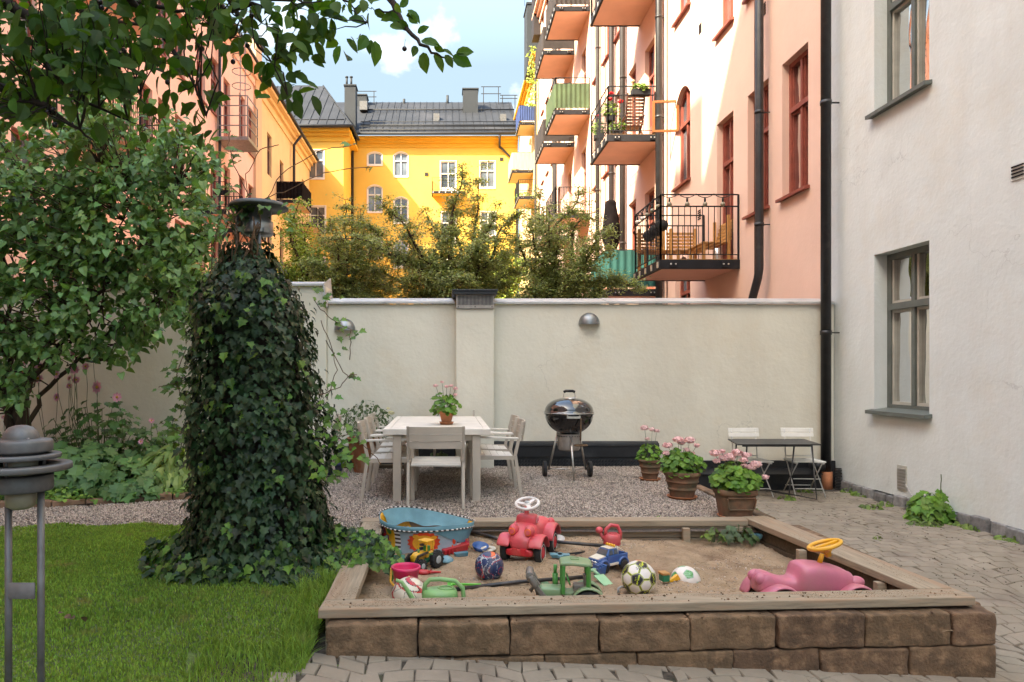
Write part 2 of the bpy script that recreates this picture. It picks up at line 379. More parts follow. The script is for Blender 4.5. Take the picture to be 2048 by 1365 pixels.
M['rubber'] = pm('black_rubber', (0.022, 0.022, 0.022), 0.75, scale=18, var=0.35, col3=(0.10, 0.075, 0.05), s3=14, t3=(0.58, 0.8))
M['whitewood'] = pm('white_painted_slats', (0.82, 0.79, 0.71), 0.6, scale=6, var=0.05)
M['whitesteel'] = pm('white_painted_steel', (0.55, 0.53, 0.49), 0.5, scale=6, var=0.08)
M['graphite'] = pm('graphite_painted_steel', (0.035, 0.033, 0.032), 0.4, scale=4, var=0.15, spec=0.5)
M['timber'] = pm('weathered_timber', (0.37, 0.295, 0.205), 0.9, col2=(0.21, 0.165, 0.11), scale=6, stretch=(0.6, 9, 9), bump=0.002, bscale=18, col3=(0.30, 0.195, 0.12), s3=3, t3=(0.5, 0.68), detail=9)
M['timberY'] = pm('weathered_timber_lengthwise', (0.37, 0.295, 0.205), 0.9, col2=(0.21, 0.165, 0.11), scale=6, stretch=(9, 0.6, 9), bump=0.002, bscale=18, col3=(0.30, 0.195, 0.12), s3=0.9, t3=(0.5, 0.68), detail=9)
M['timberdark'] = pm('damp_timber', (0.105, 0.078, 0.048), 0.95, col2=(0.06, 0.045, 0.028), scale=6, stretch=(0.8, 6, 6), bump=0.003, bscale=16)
M['block'] = pm('brown_concrete_block', (0.175, 0.105, 0.056), 0.95, col2=(0.080, 0.050, 0.028), scale=7, island=0.16, bump=0.010, bscale=60, col3=(0.24, 0.145, 0.08), s3=14, t3=(0.50, 0.72), detail=10)
M['paver'] = pm('grey_brown_paver', (0.28, 0.235, 0.178), 0.92, col2=(0.20, 0.165, 0.12), scale=3.2, island=0.07, bump=0.002, bscale=70, col3=(0.16, 0.125, 0.095), s3=2.2, t3=(0.56, 0.72), detail=9)
M['joint'] = pm('dark_joint_dirt', (0.085, 0.066, 0.048), 1.0, scale=20, var=0.4, bump=0.004, bscale=90, col3=(0.05, 0.06, 0.025), s3=2, t3=(0.55, 0.7))
M['brick'] = pm('buff_edging_brick', (0.30, 0.17, 0.10), 0.92, col2=(0.17, 0.11, 0.07), scale=10, island=0.15, bump=0.003, bscale=50, col3=(0.09, 0.09, 0.04), s3=6, t3=(0.58, 0.75))
M['granite'] = pm('grey_granite', (0.26, 0.25, 0.24), 0.9, col2=(0.13, 0.125, 0.12), scale=14, island=0.2, bump=0.008, bscale=22)
M['gravelbase'] = pm('gravel_bed', (0.19, 0.15, 0.125), 1.0, col2=(0.08, 0.062, 0.05), scale=60, bump=0.012, bscale=90)
M['pebble'] = pm('mixed_gravel', (0.46, 0.38, 0.31), 0.9, col2=(0.36, 0.30, 0.245), scale=2.0, island=0.42)
M['sand'] = pm('dirty_sand', (0.37, 0.262, 0.165), 1.0, col2=(0.245, 0.17, 0.10), scale=7, bump=0.010, bscale=60, col3=(0.17, 0.105, 0.06), s3=2.6, t3=(0.54, 0.72), detail=11)
M['earth'] = pm('bed_earth', (0.05, 0.035, 0.022), 1.0, scale=12, var=0.4, bump=0.02, bscale=30)
M['turf'] = pm('turf', (0.10, 0.16, 0.035), 1.0, col2=(0.08, 0.09, 0.035), scale=9, bump=0.012, bscale=80)
M['ground'] = pm('courtyard_ground', (0.12, 0.10, 0.07), 1.0, scale=0.5, var=0.2)
M['bark'] = pm('brown_bark', (0.10, 0.062, 0.038), 0.95, col2=(0.045, 0.03, 0.02), scale=16, stretch=(1, 1, 0.3), bump=0.006, bscale=30)
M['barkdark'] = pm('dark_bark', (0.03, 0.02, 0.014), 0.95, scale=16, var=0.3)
M['vine'] = pm('dry_vine', (0.16, 0.095, 0.05), 0.9, scale=20, var=0.3)
M['grass'] = leafmat('grass_blades', (0.23, 0.345, 0.062), (0.15, 0.245, 0.042), 0.40, 0.36, 0.8, c3=(0.24, 0.22, 0.08))
M['ivy'] = leafmat('ivy_leaf', (0.030, 0.066, 0.020), (0.013, 0.033, 0.010), 0.60, 0.12, 0.5)
M['ivyhi'] = leafmat('young_ivy_leaf', (0.13, 0.24, 0.035), (0.07, 0.145, 0.028), 0.45, 0.28, 0.5)
M['lilac'] = leafmat('lilac_leaf', (0.165, 0.290, 0.090), (0.085, 0.170, 0.052), 0.42, 0.28, 0.42)
M['cherry'] = leafmat('cherry_leaf', (0.066, 0.140, 0.016), (0.026, 0.066, 0.008), 0.45, 0.42, 0.65)
M['haw'] = leafmat('hawthorn_leaf', (0.30, 0.34, 0.12), (0.19, 0.22, 0.08), 0.45, 0.33, 0.5, c3=(0.30, 0.19, 0.09))
M['birch'] = leafmat('light_tree_leaf', (0.28, 0.36, 0.07), (0.19, 0.26, 0.05), 0.4, 0.35, 0.5)
M['bedleaf'] = leafmat('bed_leaf', (0.11, 0.22, 0.06), (0.06, 0.135, 0.04), 0.35, 0.22, 0.45)
M['cover'] = leafmat('ground_cover_leaf', (0.17, 0.30, 0.055), (0.09, 0.18, 0.035), 0.4, 0.25, 0.5)
M['hosta'] = leafmat('hosta_leaf', (0.34, 0.42, 0.13), (0.12, 0.21, 0.05), 0.35, 0.25, 0.45)
M['geran'] = leafmat('geranium_leaf', (0.13, 0.255, 0.03), (0.07, 0.16, 0.022), 0.35, 0.25, 0.5)
M['geranbg'] = leafmat('rose_leaf', (0.10, 0.15, 0.06), (0.055, 0.09, 0.035), 0.35, 0.2, 0.5)
M['weed'] = leafmat('weed_leaf', (0.16, 0.24, 0.045), (0.09, 0.15, 0.03), 0.35, 0.3, 0.5)
M['petal'] = leafmat('pale_pink_petal', (0.86, 0.52, 0.50), (0.86, 0.66, 0.63), 0.14, 0.25, 0.6, c3=(0.50, 0.24, 0.14), tm=(1,1,1,1))
M['petal2'] = leafmat('anemone_petal', (0.85, 0.46, 0.56), (0.80, 0.36, 0.48), 0.2, 0.25, 0.6, tm=(1,1,1,1))
M['cream_petal'] = leafmat('cream_petal', (0.75, 0.70, 0.50), (0.65, 0.58, 0.38), 0.15, 0.2, 0.6)
M['red_petal'] = leafmat('red_petal', (0.60, 0.02, 0.02), (0.4, 0.01, 0.01), 0.2, 0.2, 0.6)
M['stamen'] = pm('yellow_stamen', (0.65, 0.40, 0.06), 0.8)
M['stem'] = pm('green_stem', (0.09, 0.12, 0.04), 0.7, scale=20, var=0.2)
M['cherryfruit'] = pm('dark_cherry_skin', (0.012, 0.004, 0.008), 0.18, spec=0.6)
M['benchwood'] = pm('honey_slatted_wood', (0.48, 0.24, 0.07), 0.6, scale=8, var=0.15)
M['brownwood'] = pm('reddish_brown_wood', (0.16, 0.06, 0.035), 0.6, scale=8, var=0.2)
M['deck'] = pm('balcony_deck_boards', (0.42, 0.22, 0.07), 0.7, scale=8, var=0.2)
def plastic(name, col, rough=0.4, dust=0.35):
    return pm(name, col, rough, scale=7, var=0.06, spec=0.5, col3=tuple(lerp(c, d, dust) for c, d in zip(col, (0.30, 0.21, 0.14))), s3=9, t3=(0.45, 0.75), bump=0.0006, bscale=60)
PL = dict(red=(0.55, 0.02, 0.03), rose=(0.62, 0.075, 0.09), pinkred=(0.70, 0.02, 0.12), pink=(0.52, 0.15, 0.21), yellow=(0.80, 0.40, 0.02), blue=(0.02, 0.10, 0.30), navy=(0.012, 0.03, 0.10),
          green=(0.06, 0.26, 0.05), sage=(0.20, 0.30, 0.15), can=(0.21, 0.40, 0.14), teal=(0.05, 0.20, 0.26), bright=(0.12, 0.50, 0.04), white=(0.72, 0.66, 0.60), black=(0.015, 0.015, 0.016),
          grey=(0.17, 0.15, 0.125), orange=(0.80, 0.13, 0.03), cream=(0.68, 0.61, 0.48), darkgreen=(0.01, 0.17, 0.08), sky=(0.12, 0.28, 0.33), lime=(0.55, 0.62, 0.02), palegrey=(0.40, 0.42, 0.42), mint=(0.25, 0.50, 0.28), purple=(0.20, 0.03, 0.15), paleblue=(0.33, 0.40, 0.43), brown=(0.06, 0.03, 0.02))
for k_, c_ in PL.items(): M['p_'+k_] = plastic('%s_plastic' % k_, c_)
M['fabric_teal'] = pm('teal_tarpaulin', (0.008, 0.075, 0.062), 0.8, scale=2, var=0.15)
M['fabric_green'] = pm('olive_green_fabric', (0.055, 0.085, 0.035), 0.85, scale=2, var=0.15)
M['fabric_blue'] = pm('blue_fabric', (0.02, 0.045, 0.15), 0.8, scale=2, var=0.12)
M['fabric_grey'] = pm('grey_brown_mesh_fabric', (0.03, 0.022, 0.02), 0.9, scale=3, var=0.2)
M['fabric_cream'] = pm('cream_reed_screen', (0.62, 0.48, 0.26), 0.85, scale=3, var=0.12, stretch=(6, 6, .5))
M['fabric_black'] = pm('black_cover_cloth', (0.012, 0.009, 0.009), 0.95, scale=5, var=0.3, spec=0.05)
# ================================================================ BUILDINGS
class Fac:
    """a facade plane: u along it, z up, d into the building"""
    def __init__(s, O, U, Nn): s.O = Vector(O); s.U = Vector(U); s.N = Vector(Nn)
    def p(s, u, z, d=0.0): q = s.O+s.U*u-s.N*d; return Vector((q.x, q.y, z))
    def box(s, mb, u0, u1, z0, z1, d0, d1):
        p = s.p; mb.hexa([p(u0,z0,d0),p(u1,z0,d0),p(u1,z0,d1),p(u0,z0,d1),p(u0,z1,d0),p(u1,z1,d0),p(u1,z1,d1),p(u0,z1,d1)])
def arch_z(u, a, b, d, r):
    """height of a segmental arch soffit between a and b springing r below d"""
    t = (u-a)/(b-a)*2-1
    return d-r*(t*t)*0.98
def wall_mesh(Fc, u0, u1, z0, z1, ops, depth=0.22):
    mb = MB()
    us = sorted({u0, u1, *[x for o in ops for x in (o[0], o[1])]}); zs = sorted({z0, z1, *[x for o in ops for x in (o[2], o[3])]})
    us = [u for u in us if u0 <= u <= u1]; zs = [z for z in zs if z0 <= z <= z1]
    for i in range(len(us)-1):
        uc = (us[i]+us[i+1])/2
        col = [o for o in ops if o[0] < uc < o[1]]
        start = None
        for j in range(len(zs)-1):
            zc = (zs[j]+zs[j+1])/2
            hole = any(o[2] < zc < o[3] for o in col)
            if not hole and start is None: start = zs[j]
            if start is not None and (hole or j == len(zs)-2):
                end = zs[j] if hole else zs[j+1]
                mb.quad(Fc.p(us[i], start), Fc.p(us[i+1], start), Fc.p(us[i+1], end), Fc.p(us[i], end)); start = None
    for o in ops:
        a, b, c, d = o[:4]; r = o[4] if len(o) > 4 else 0; D = depth
        mb.quad(Fc.p(a,c), Fc.p(a,d-r), Fc.p(a,d-r,D), Fc.p(a,c,D)); mb.quad(Fc.p(b,c), Fc.p(b,d-r), Fc.p(b,d-r,D), Fc.p(b,c,D))
        mb.quad(Fc.p(a,c), Fc.p(b,c), Fc.p(b,c,D), Fc.p(a,c,D))
        if not r: mb.quad(Fc.p(a,d), Fc.p(b,d), Fc.p(b,d,D), Fc.p(a,d,D))
        else:
            n = 8
            for i in range(n):
                ua, ub = lerp(a, b, i/n), lerp(a, b, (i+1)/n); za, zb = arch_z(ua,a,b,d,r), arch_z(ub,a,b,d,r)
                mb.quad(Fc.p(ua,za), Fc.p(ub,zb), Fc.p(ub,d), Fc.p(ua,d))
                mb.quad(Fc.p(ua,za), Fc.p(ub,zb), Fc.p(ub,zb,D), Fc.p(ua,za,D))
    return mb
def window(Fc, o, parent, mframe, mglass, style='far', depth=0.15, sill=None, door=False, curtain=False, msash=None, split=0.36, label=None, nm=None):
    """frame with mullion and transom, separate panes, sill; o = opening"""
    a, b, c, d = o[:4]; r = o[4] if len(o) > 4 else 0; w_ = 0.075 if (b-a) > .7 else 0.06
    f = MB(); D0, D1 = depth-0.035, depth+0.05
    Fc.box(f, a, a+w_, c, d-r*0.7, D0, D1); Fc.box(f, b-w_, b, c, d-r*0.7, D0, D1); Fc.box(f, a+w_, b-w_, c, c+w_+(0.55 if door else 0), D0, D1)
    if r:
        n = 8
        for i in range(n):
            ua, ub = lerp(a, b, i/n), lerp(a, b, (i+1)/n); za, zb = arch_z(ua,a,b,d,r), arch_z(ub,a,b,d,r)
            f.hexa([Fc.p(ua,za-w_,D0),Fc.p(ub,zb-w_,D0),Fc.p(ub,zb-w_,D1),Fc.p(ua,za-w_,D1),Fc.p(ua,za,D0),Fc.p(ub,zb,D0),Fc.p(ub,zb,D1),Fc.p(ua,za,D1)])
    else: Fc.box(f, a+w_, b-w_, d-w_, d, D0, D1)
    zt = lerp(d, c, split); m_ = (a+b)/2; zb_ = c+w_+(0.55 if door else 0)
    small = (d-c) < 1.1
    if not small: Fc.box(f, a+w_, b-w_, zt-0.04, zt+0.04, D0-0.03, D1)
    Fc.box(f, m_-0.03, m_+0.03, zb_, d-w_-(r*.1), D0-0.01, D1)
    fr = f.build(nm or ('balcony_door' if door else 'window'), mframe, parent)
    if label: fr['label'] = label
    lights = []
    for (p, q) in ((a+w_, m_-0.03), (m_+0.03, b-w_)):
        lights += [(p, q, zb_, d-w_*.5 if small else zt-0.04)] + ([] if small else [(p, q, zt+0.04, d-w_*.5)])
    for (p, q, s_, t) in lights:
        g = MB(); rr = 0
        if r and t > d-r-0.1:
            pts = [Fc.p(p,s_,depth+.02), Fc.p(q,s_,depth+.02)]+[Fc.p(u, arch_z(u,a,b,d,r)-w_*.5, depth+.02) for u in (q, (p*2+q)/3, p)]
            g.poly(pts)
        else: g.quad(Fc.p(p,s_,depth+.02), Fc.p(q,s_,depth+.02), Fc.p(q,t,depth+.02), Fc.p(p,t,depth+.02))
        pn = g.build('pane', mglass, fr)
        if msash:
            s2 = MB(); e = 0.035
            Fc.box(s2, p, p+e, s_, t, depth-.015, depth+.035); Fc.box(s2, q-e, q, s_, t, depth-.015, depth+.035)
            Fc.box(s2, p+e, q-e, s_, s_+e, depth-.015, depth+.035); Fc.box(s2, p+e, q-e, t-e, t, depth-.015, depth+.035)
            s2.build('sash', msash, fr)
    if sill and not door:
        s_ = MB(); e = 0.05; z = c
        s_.hexa([Fc.p(a-e,z-.05,-.09),Fc.p(b+e,z-.05,-.09),Fc.p(b+e,z-.02,depth-.036),Fc.p(a-e,z-.02,depth-.036),
                 Fc.p(a-e,z-.005,-.09),Fc.p(b+e,z-.005,-.09),Fc.p(b+e,z+.03,depth-.036),Fc.p(a-e,z+.03,depth-.036)])
        s_.build('sill', sill, fr)
    if curtain:
        k = MB(); k.smooth = True; n = 14; cw = curtain if isinstance(curtain, float) else 0.3
        for (p, q) in ((a+.02, a+(b-a)*cw), (b-(b-a)*cw, b-.02)):
            vs_ = []; 
            for i in range(n+1):
                u = lerp(p, q, i/n); dd = depth+.16+.025*math.sin(i*2.1)
                vs_ += [Fc.p(u, c+.05, dd), Fc.p(u, d-.02, dd)]
            k.add(vs_, [(2*i, 2*i+2, 2*i+3, 2*i+1) for i in range(n)])
        k.build('curtain', M['curtain'], fr)
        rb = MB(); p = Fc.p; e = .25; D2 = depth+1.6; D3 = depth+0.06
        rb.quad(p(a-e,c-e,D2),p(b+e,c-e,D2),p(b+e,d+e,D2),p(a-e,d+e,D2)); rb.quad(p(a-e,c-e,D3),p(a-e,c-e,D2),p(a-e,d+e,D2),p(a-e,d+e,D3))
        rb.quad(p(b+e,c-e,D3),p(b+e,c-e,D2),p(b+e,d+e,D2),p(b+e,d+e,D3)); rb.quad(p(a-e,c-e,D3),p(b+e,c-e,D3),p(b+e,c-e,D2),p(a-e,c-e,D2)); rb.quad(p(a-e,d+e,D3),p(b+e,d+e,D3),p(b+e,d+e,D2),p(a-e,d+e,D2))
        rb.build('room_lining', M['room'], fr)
    return fr
def pipe(parent, pts, r, m, clamps=(), name='downpipe', Fc=None):
    mb = MB(); mb.tube(pts, r, 12)
    for (p, q) in zip(pts[:-1], pts[1:]):
        pass
    o = mb.build(name, m, parent)
    for z in clamps:
        k = MB(); x, y = pts[0][0], pts[0][1]
        k.tube([(x,y,z-.03),(x,y,z+.03)], r*1.13, 12)
        if Fc: k.bar((x,y,z), Vector((x,y,z))-Fc.N*(r+.12), .018)
        k.build('pipe_clamp', m, o)
    return o
def balcony(Fc, u0, u1, zb, out, parent, mfr, msof, screen=None, rail=1.0, double=False, bars=0.11, wave=True, thick=0.17):
    """slab on steel frame with barred railing; Fc.N points to the yard. u0 is the end nearer the camera"""
    b = MB(); p = Fc.p; zt = zb+thick
    # steel channel frame
    Fc.box(b, u0, u0+.06, zb, zt, -out, 0); Fc.box(b, u1-.06, u1, zb, zt, -out, 0); Fc.box(b, u0+.06, u1-.06, zb, zt, -out, -out+.06)
    root = b.build('balcony', mfr, parent)
    s_ = MB(); Fc.box(s_, u0+.06, u1-.06, zb+.012, zt-.03, -out+.06, 0); s_.build('slab', msof, root)
    dk = MB(); Fc.box(dk, u0+.02, u1-.02, zt-.029, zt+.012, -out+.02, -.01); dk.build('deck', M['deck'], root)
    r = MB(); zr = zt+rail
    corners = [(u0+.03, -.02), (u0+.03, -out+.03), (u1-.03, -out+.03), (u1-.03, -.02)]
    for zz, t_ in ((zr, .022), (zt+.10, .016))+(((zr+.22, .022),) if double else ()):
        for (ua, da), (ub, db) in zip(corners[:-1], corners[1:]): r.bar(p(ua, zz, da), p(ub, zz, db), t_)
    for (ua, da), (ub, db) in zip(corners[:-1], corners[1:]):
        Ln = math.hypot(ub-ua, db-da); n = max(2, round(Ln/bars))
        for i in range(n+1):
            u = lerp(ua, ub, i/n); d = lerp(da, db, i/n)
            post = i in (0, n) or (i == n//2 and Ln > 1.7)
            w_ = .028 if post else .012
            r.bar(p(u, zb+.02 if post else zt+.10, d), p(u, zr+(.22 if double and post else 0), d), w_)
    r.build('railing', mfr, root)
    for u, dd in ((u0-.012, -out*.18), (u0-.012, -out+.25)):
        k = MB(); Fc.box(k, u-.012, u+.01, zb+.03, zt-.02, dd-.07, dd+.07); k.mi = 1
        for e in (-.045, .045): k.wheel(p(u-.016, (zb+zt)/2, dd+e), Fc.U, .017, .02, 8)
        k.build('bracket', [mfr, M['bolt']], root)
    n = max(2, round((u1-u0)/.5))
    for i in range(n+1):
        k = MB(); u = lerp(u0+.1, u1-.1, i/n); Fc.box(k, u-.04, u+.04, zb+.03, zt-.03, -out-.014, -out); k.build('bracket', M['bolt'], root)
    if screen:
        k = MB(); k.smooth = True; path = []
        for (ua, da), (ub, db) in zip(corners[:-2 if True else None], corners[1:]):
            n = 40
            for i in range(n+1): path.append((lerp(ua, ub, i/n), lerp(da, db, i/n), (ub-ua), (db-da)))
        vs_ = []; 
        for i, (u, d, du, dd) in enumerate(path):
            Ln = math.hypot(du, dd); off = .03+(.016*math.sin(i*1.15) if wave else .006*math.sin(i*2.7))
            nu, nd = (-dd/Ln, du/Ln)   # outward
            if du == 0: nu, nd = -1, 0
            else: nu, nd = 0, -1
            vs_ += [p(u+nu*off, zt+.06, d+nd*off), p(u+nu*off, zr-.02+.01*math.sin(i*.6), d+nd*off)]
        k.add(vs_, [(2*i, 2*i+2, 2*i+3, 2*i+1) for i in range(len(path)-1)])
        k.build('screen', screen, root)
    return root
def cornice(Fc, u0, u1, z, parent, m, steps=((.10,.35),(.25,.2),(.42,.12)), name='cornice'):
    mb = MB(); zz = z
    for out, h in steps[::-1]:
        Fc.box(mb, u0, u1, zz-h, zz, -out, 0); zz -= h
    return mb.build(name, m, parent)

FR = Fac((5.5,0,0), (0,1,0), (-1,0,0)); FL = Fac((-9.3,0,0), (0,1,0), (1,0,0))
# ---------------------------------------------------------------- right pink building
rb = thing('apartment_building', (5.5, 10, 0), 'pink rendered apartment block with black steel balconies on the right, behind the garden wall', 'building')
ops = []
near = [(10.60,11.42,4.42,6.61), (11.90,12.72,4.42,6.61), (10.60,11.42,8.35,10.54), (11.90,12.72,8.35,10.54), (13.35,14.15,8.35,10.54)]
door1 = (13.35,14.15,3.75,6.60)
stairs = [(15.70,16.70,5.95,8.20,.30), (15.70,16.70,9.88,12.13,.30), (15.70,16.70,2.0,4.27,.30)]
ops += near+[door1]+stairs
doors = []; farw = []
for k in range(5):
    z = 3.75+3.92*k
    doors += [(18.35,19.25,z,z+2.75), (27.3,28.2,z,z+2.75), (30.4,31.3,z,z+2.75)]
    for u in (20.15, 21.75, 23.4, 25.0, 33.3, 35.2, 37.1, 38.9):
        farw.append((u, u+.85, z+.67, z+2.86))
ops += doors+farw
wm = wall_mesh(FR, 9.98, 41.0, -0.3, 22.3, ops, .20)
wm.quad((5.5,9.98,-.3),(16,9.98,-.3),(16,9.98,22.3),(5.5,9.98,22.3)); wm.quad((5.5,41,-.3),(16,41,-.3),(16,41,22.3),(5.5,41,22.3)); wm.quad((5.5,9.98,22.3),(16,9.98,22.3),(16,41,22.3),(5.5,41,22.3))
wm.build('wall', M['pink'], rb)
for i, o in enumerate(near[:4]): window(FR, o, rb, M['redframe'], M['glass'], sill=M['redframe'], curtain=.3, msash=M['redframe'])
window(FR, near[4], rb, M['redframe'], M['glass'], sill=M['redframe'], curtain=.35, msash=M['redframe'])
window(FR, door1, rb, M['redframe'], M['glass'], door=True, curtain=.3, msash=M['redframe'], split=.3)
for i, o in enumerate(stairs):
    fr = window(FR, o, rb, M['redframe'], M['glassfar'], sill=M['redframe'])
    if i == 0:
        k = MB(); p = FR.p; u = 16.66; z0, z1 = 7.35, 8.05   # open casement swung out to the yard
        for a_, b_ in (((z0,.06),(z0,.62)), ((z1,.06),(z1,.62))): k.bar(p(u,a_[0],-a_[1]+.1), p(u+.05,b_[0],-b_[1]+.1), .05)
        k.bar(p(u,z0,.04), p(u,z1,.04), .05); k.bar(p(u+.05,z0-.025,-.52), p(u+.05,z1+.025,-.52), .05)
        k.build('open_casement', M['orange'], fr)['label'] = 'orange framed casement standing open'
for o in doors: window(FR, o, rb, M['redframe'], M['glassfar'], door=True, split=.3)
for o in farw: window(FR, o, rb, M['redframe'], M['glassfar'], sill=M['redframe'])
for k in range(4): 
    z = 3.53+3.92*k
    if k == 0: b1 = balcony(FR, 13.05, 14.85, 3.53, 1.5, rb, M['steel'], M['pinkflat'], double=True)
    balcony(FR, 17.7, 19.8, z, 1.4, rb, M['steel'], M['pinkflat'], screen=M['fabric_teal'] if k == 0 else None, double=k == 1)
    balcony(FR, 26.5, 28.9, z, 1.35, rb, M['steel'], M['pinkflat'], screen={2: M['fabric_green'], 3: M['fabric_grey']}.get(k), double=k == 2)
    balcony(FR, 29.7, 32.2, z-.2, 1.35, rb, M['steel'], M['pinkflat'], screen={2: M['fabric_grey'], 3: M['fabric_grey']}.get(k), wave=False)
for y, r_, zb in ((17.55,.085,-.2), (21.15,.085,-.2), (22.55,.085,-.2), (24.6,.075,-.2), (34.0,.075,-.2), (34.5,.075,-.2)):
    pipe(rb, [(5.5-.14,y,zb),(5.5-.14,y,22.2)], r_, M['brownpipe'] if y > 17.6 else M['black'], [3,5.5,8,10.5,13], Fc=FR)
for y in (17.25, 21.9, 23.9, 12.35, 26.1): # thin conductors
    MBt = MB(); MBt.tube([(5.47,y,0),(5.47,y,22)], .014, 6); MBt.build('cable', M['brownwood'], rb)
pipe(rb, [(5.32,11.85,22.2),(5.32,11.85,3.35),(5.31,11.88,3.2),(5.25,12.25,2.4),(5.25,12.25,-.2)], .068, M['black'], [4.1,6.0,8.0,9.3], Fc=FR)
for (u, z) in ((15.0,8.9), (12.0,7.75), (15.05,4.9)):
    k = MB()
    for i in range(5): FR.box(k, u, u+.16, z+i*.045, z+i*.045+.025, -.01, .02)
    k.build('wall_vent', M['steel'], rb)
cornice(FR, 9.98, 41, 22.3, rb, M['pinkflat'])
k = MB(); k.box(5.1,6.0,40.2,41.2,21.0,25); k.build('parapet_stack', M['brownpipe'], rb)
k = MB(); k.tube([(5.1,40.9,16.9),(5.15,40.9,20.5)], .01, 5); k.build('climbing_wire', M['steel'], rb)
# ---------------------------------------------------------------- right building's straw coloured continuation
sb = thing('straw_coloured_building', (5.5, 41, 0), 'straw yellow far end of the right row with a blue screened balcony', 'building')
so_ = [(44.8,45.9,z,z+2.2,.3) for z in (3.5,7.2,10.9,14.6)]+[(42.2,43.1,z-.5,z+2.2) for z in (3.5,7.2,10.9,14.6)]+[(48.3,49.2,z,z+2,.3) for z in (3.5,7.2,10.9,14.6)]
wm = wall_mesh(FR, 41.0, 51.9, -.3, 20.4, so_, .2); wm.quad((5.5,41,20.4),(12,41,20.4),(12,52,20.4),(5.5,52,20.4))
wm.build('wall', M['yellowpale'], sb)
for o in so_: window(FR, o, sb, M['whiteframe'], M['glasspale'])
cornice(FR, 41, 51.9, 20.4, sb, M['yellowtrim'])
balcony(FR, 42.0, 44.0, 16.45, 1.05, sb, M['steel'], M['yellowpale'], screen=M['fabric_blue'])
balcony(FR, 43.5, 46.0, 14.0, 1.35, sb, M['steel'], M['yellowpale'], screen=M['fabric_cream'], wave=False, rail=1.1)
balcony(FR, 42.0, 44.6, 12.0, 1.1, sb, M['steel'], M['yellowpale'])
balcony(FR, 42.0, 44.6, 8.3, 1.1, sb, M['steel'], M['yellowpale'])
for y in (41.4,): pipe(sb, [(5.36,y,0),(5.36,y,20)], .07, M['brownpipe'])
k = MB(); k.box(5.0,6.35,42.6,44.2,20.0,24.0); k.box(4.95,6.4,42.55,44.25,24.0,24.12); ck = k.build('chimney', M['chimney'], sb)
k = MB(); k.tube([(5.5,43.2,24.1),(5.5,43.2,24.8)], .1); k.bar((4.9,43,24.9),(6.3,43,24.9),.03); k.bar((4.9,43,24.5),(6.3,43,24.5),.03); k.bar((4.9,43,24.1),(4.9,43,24.9),.03); k.build('flue', M['chimney'], ck)
# ---------------------------------------------------------------- white building, right foreground
wb = thing('white_rendered_building', (5.5, 5, 0), 'off white rendered building with grey green windows filling the right edge', 'building')
# lower window: px (1744..1857), sill y 869..882 ; upper: sill y 245..170
w1 = (7.95, 8.97, 1.12, 3.10); w2 = (7.95, 8.97, 4.90, 7.3)
wv = (8.33, 8.47, .22, .45)
wm = wall_mesh(FR, -1.0, 9.975, .10, 22.0, [w1, w2], .26)
wm.quad((5.5,9.975,-.3),(7,9.975,-.3),(7,9.975,22),(5.5,9.975,22))
wm.quad((5.5,-1,-.3),(16,-1,-.3),(16,-1,22),(5.5,-1,22)); wm.quad((5.5,-1,22),(16,-1,22),(16,9.975,22),(5.5,9.975,22))
wm.build('wall', M['white'], wb)
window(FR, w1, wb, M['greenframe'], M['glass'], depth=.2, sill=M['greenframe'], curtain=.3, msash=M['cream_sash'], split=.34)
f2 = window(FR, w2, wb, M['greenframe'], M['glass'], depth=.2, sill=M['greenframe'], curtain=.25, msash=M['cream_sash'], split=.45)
k = MB(); k.lathe([(.15,0),(.10,.3)], (6.1,8.55,5.75), 20); k.tube([(6.1,8.55,6.05),(6.1,8.55,7.2)], .01, 6)
k.build('lamp_shade', M['cream_sash'], f2)
for z, u, n, hh in ((.20,8.33,7,.26), (3.47,6.62,4,.13)):   # grille near ground and small vent
    k = MB()
    FR.box(k, u, u+.17, z-.02, z+hh+.02, -.012, .01)
    k.build('vent_plate', M['cream_sash'] if n == 7 else M['white'], wb)
    for i in range(n):
        s_ = MB(); zz = z+hh*i/n
        FR.box(s_, u+.015, u+.155, zz+.004, zz+hh/n*.55, -.022, -.0125); s_.build('vent_louvre', M['bolt'] if n == 7 else M['steel'], wb)
k = MB(); k.tube([(5.48,8.33,.27),(5.46,8.2,.16),(5.46,8.0,.12),(5.46,7.75,.16)], .008, 6); k.build('cable', M['bolt'], wb)
pipe(wb, [(5.30,9.74,22),(5.30,9.74,.2)], .066, M['black'], [7.6,5.35,2.15], Fc=FR)
k = MB(); k.tube([(5.31,9.74,.22),(5.31,9.74,-.05)], .075, 14); k.build('clay_drain_collar', M['terra'], wb)
k = MB()
for i in range(14): k.tube([(5.43,9.66,-.02+i*.022),(5.43,9.66,-.008+i*.022)], .038 if i % 2 else .045, 10)
k.build('ribbed_hose', M['rubber'], wb)
# granite plinth stones
yy = 3.0; i = 0
while yy < 9.9:
    L_ = rng.uniform(.16, .30)
    k = MB(); zt = .10+rng.uniform(-.025,.03); e = rng.uniform(.0,.035)
    k.hexa([(5.46-e,yy+.008,-.25),(5.56,yy+.008,-.25),(5.56,yy+L_-.008,-.25),(5.46-e,yy+L_-.008,-.25),(5.475-e,yy+.02,zt-.01),(5.56,yy+.015,zt),(5.56,yy+L_-.015,zt),(5.475-e,yy+L_-.02,zt+rng.uniform(-.02,.0))])
    k.build('plinth_stone', M['granite'], wb, bevel=.012, seg=2); yy += L_
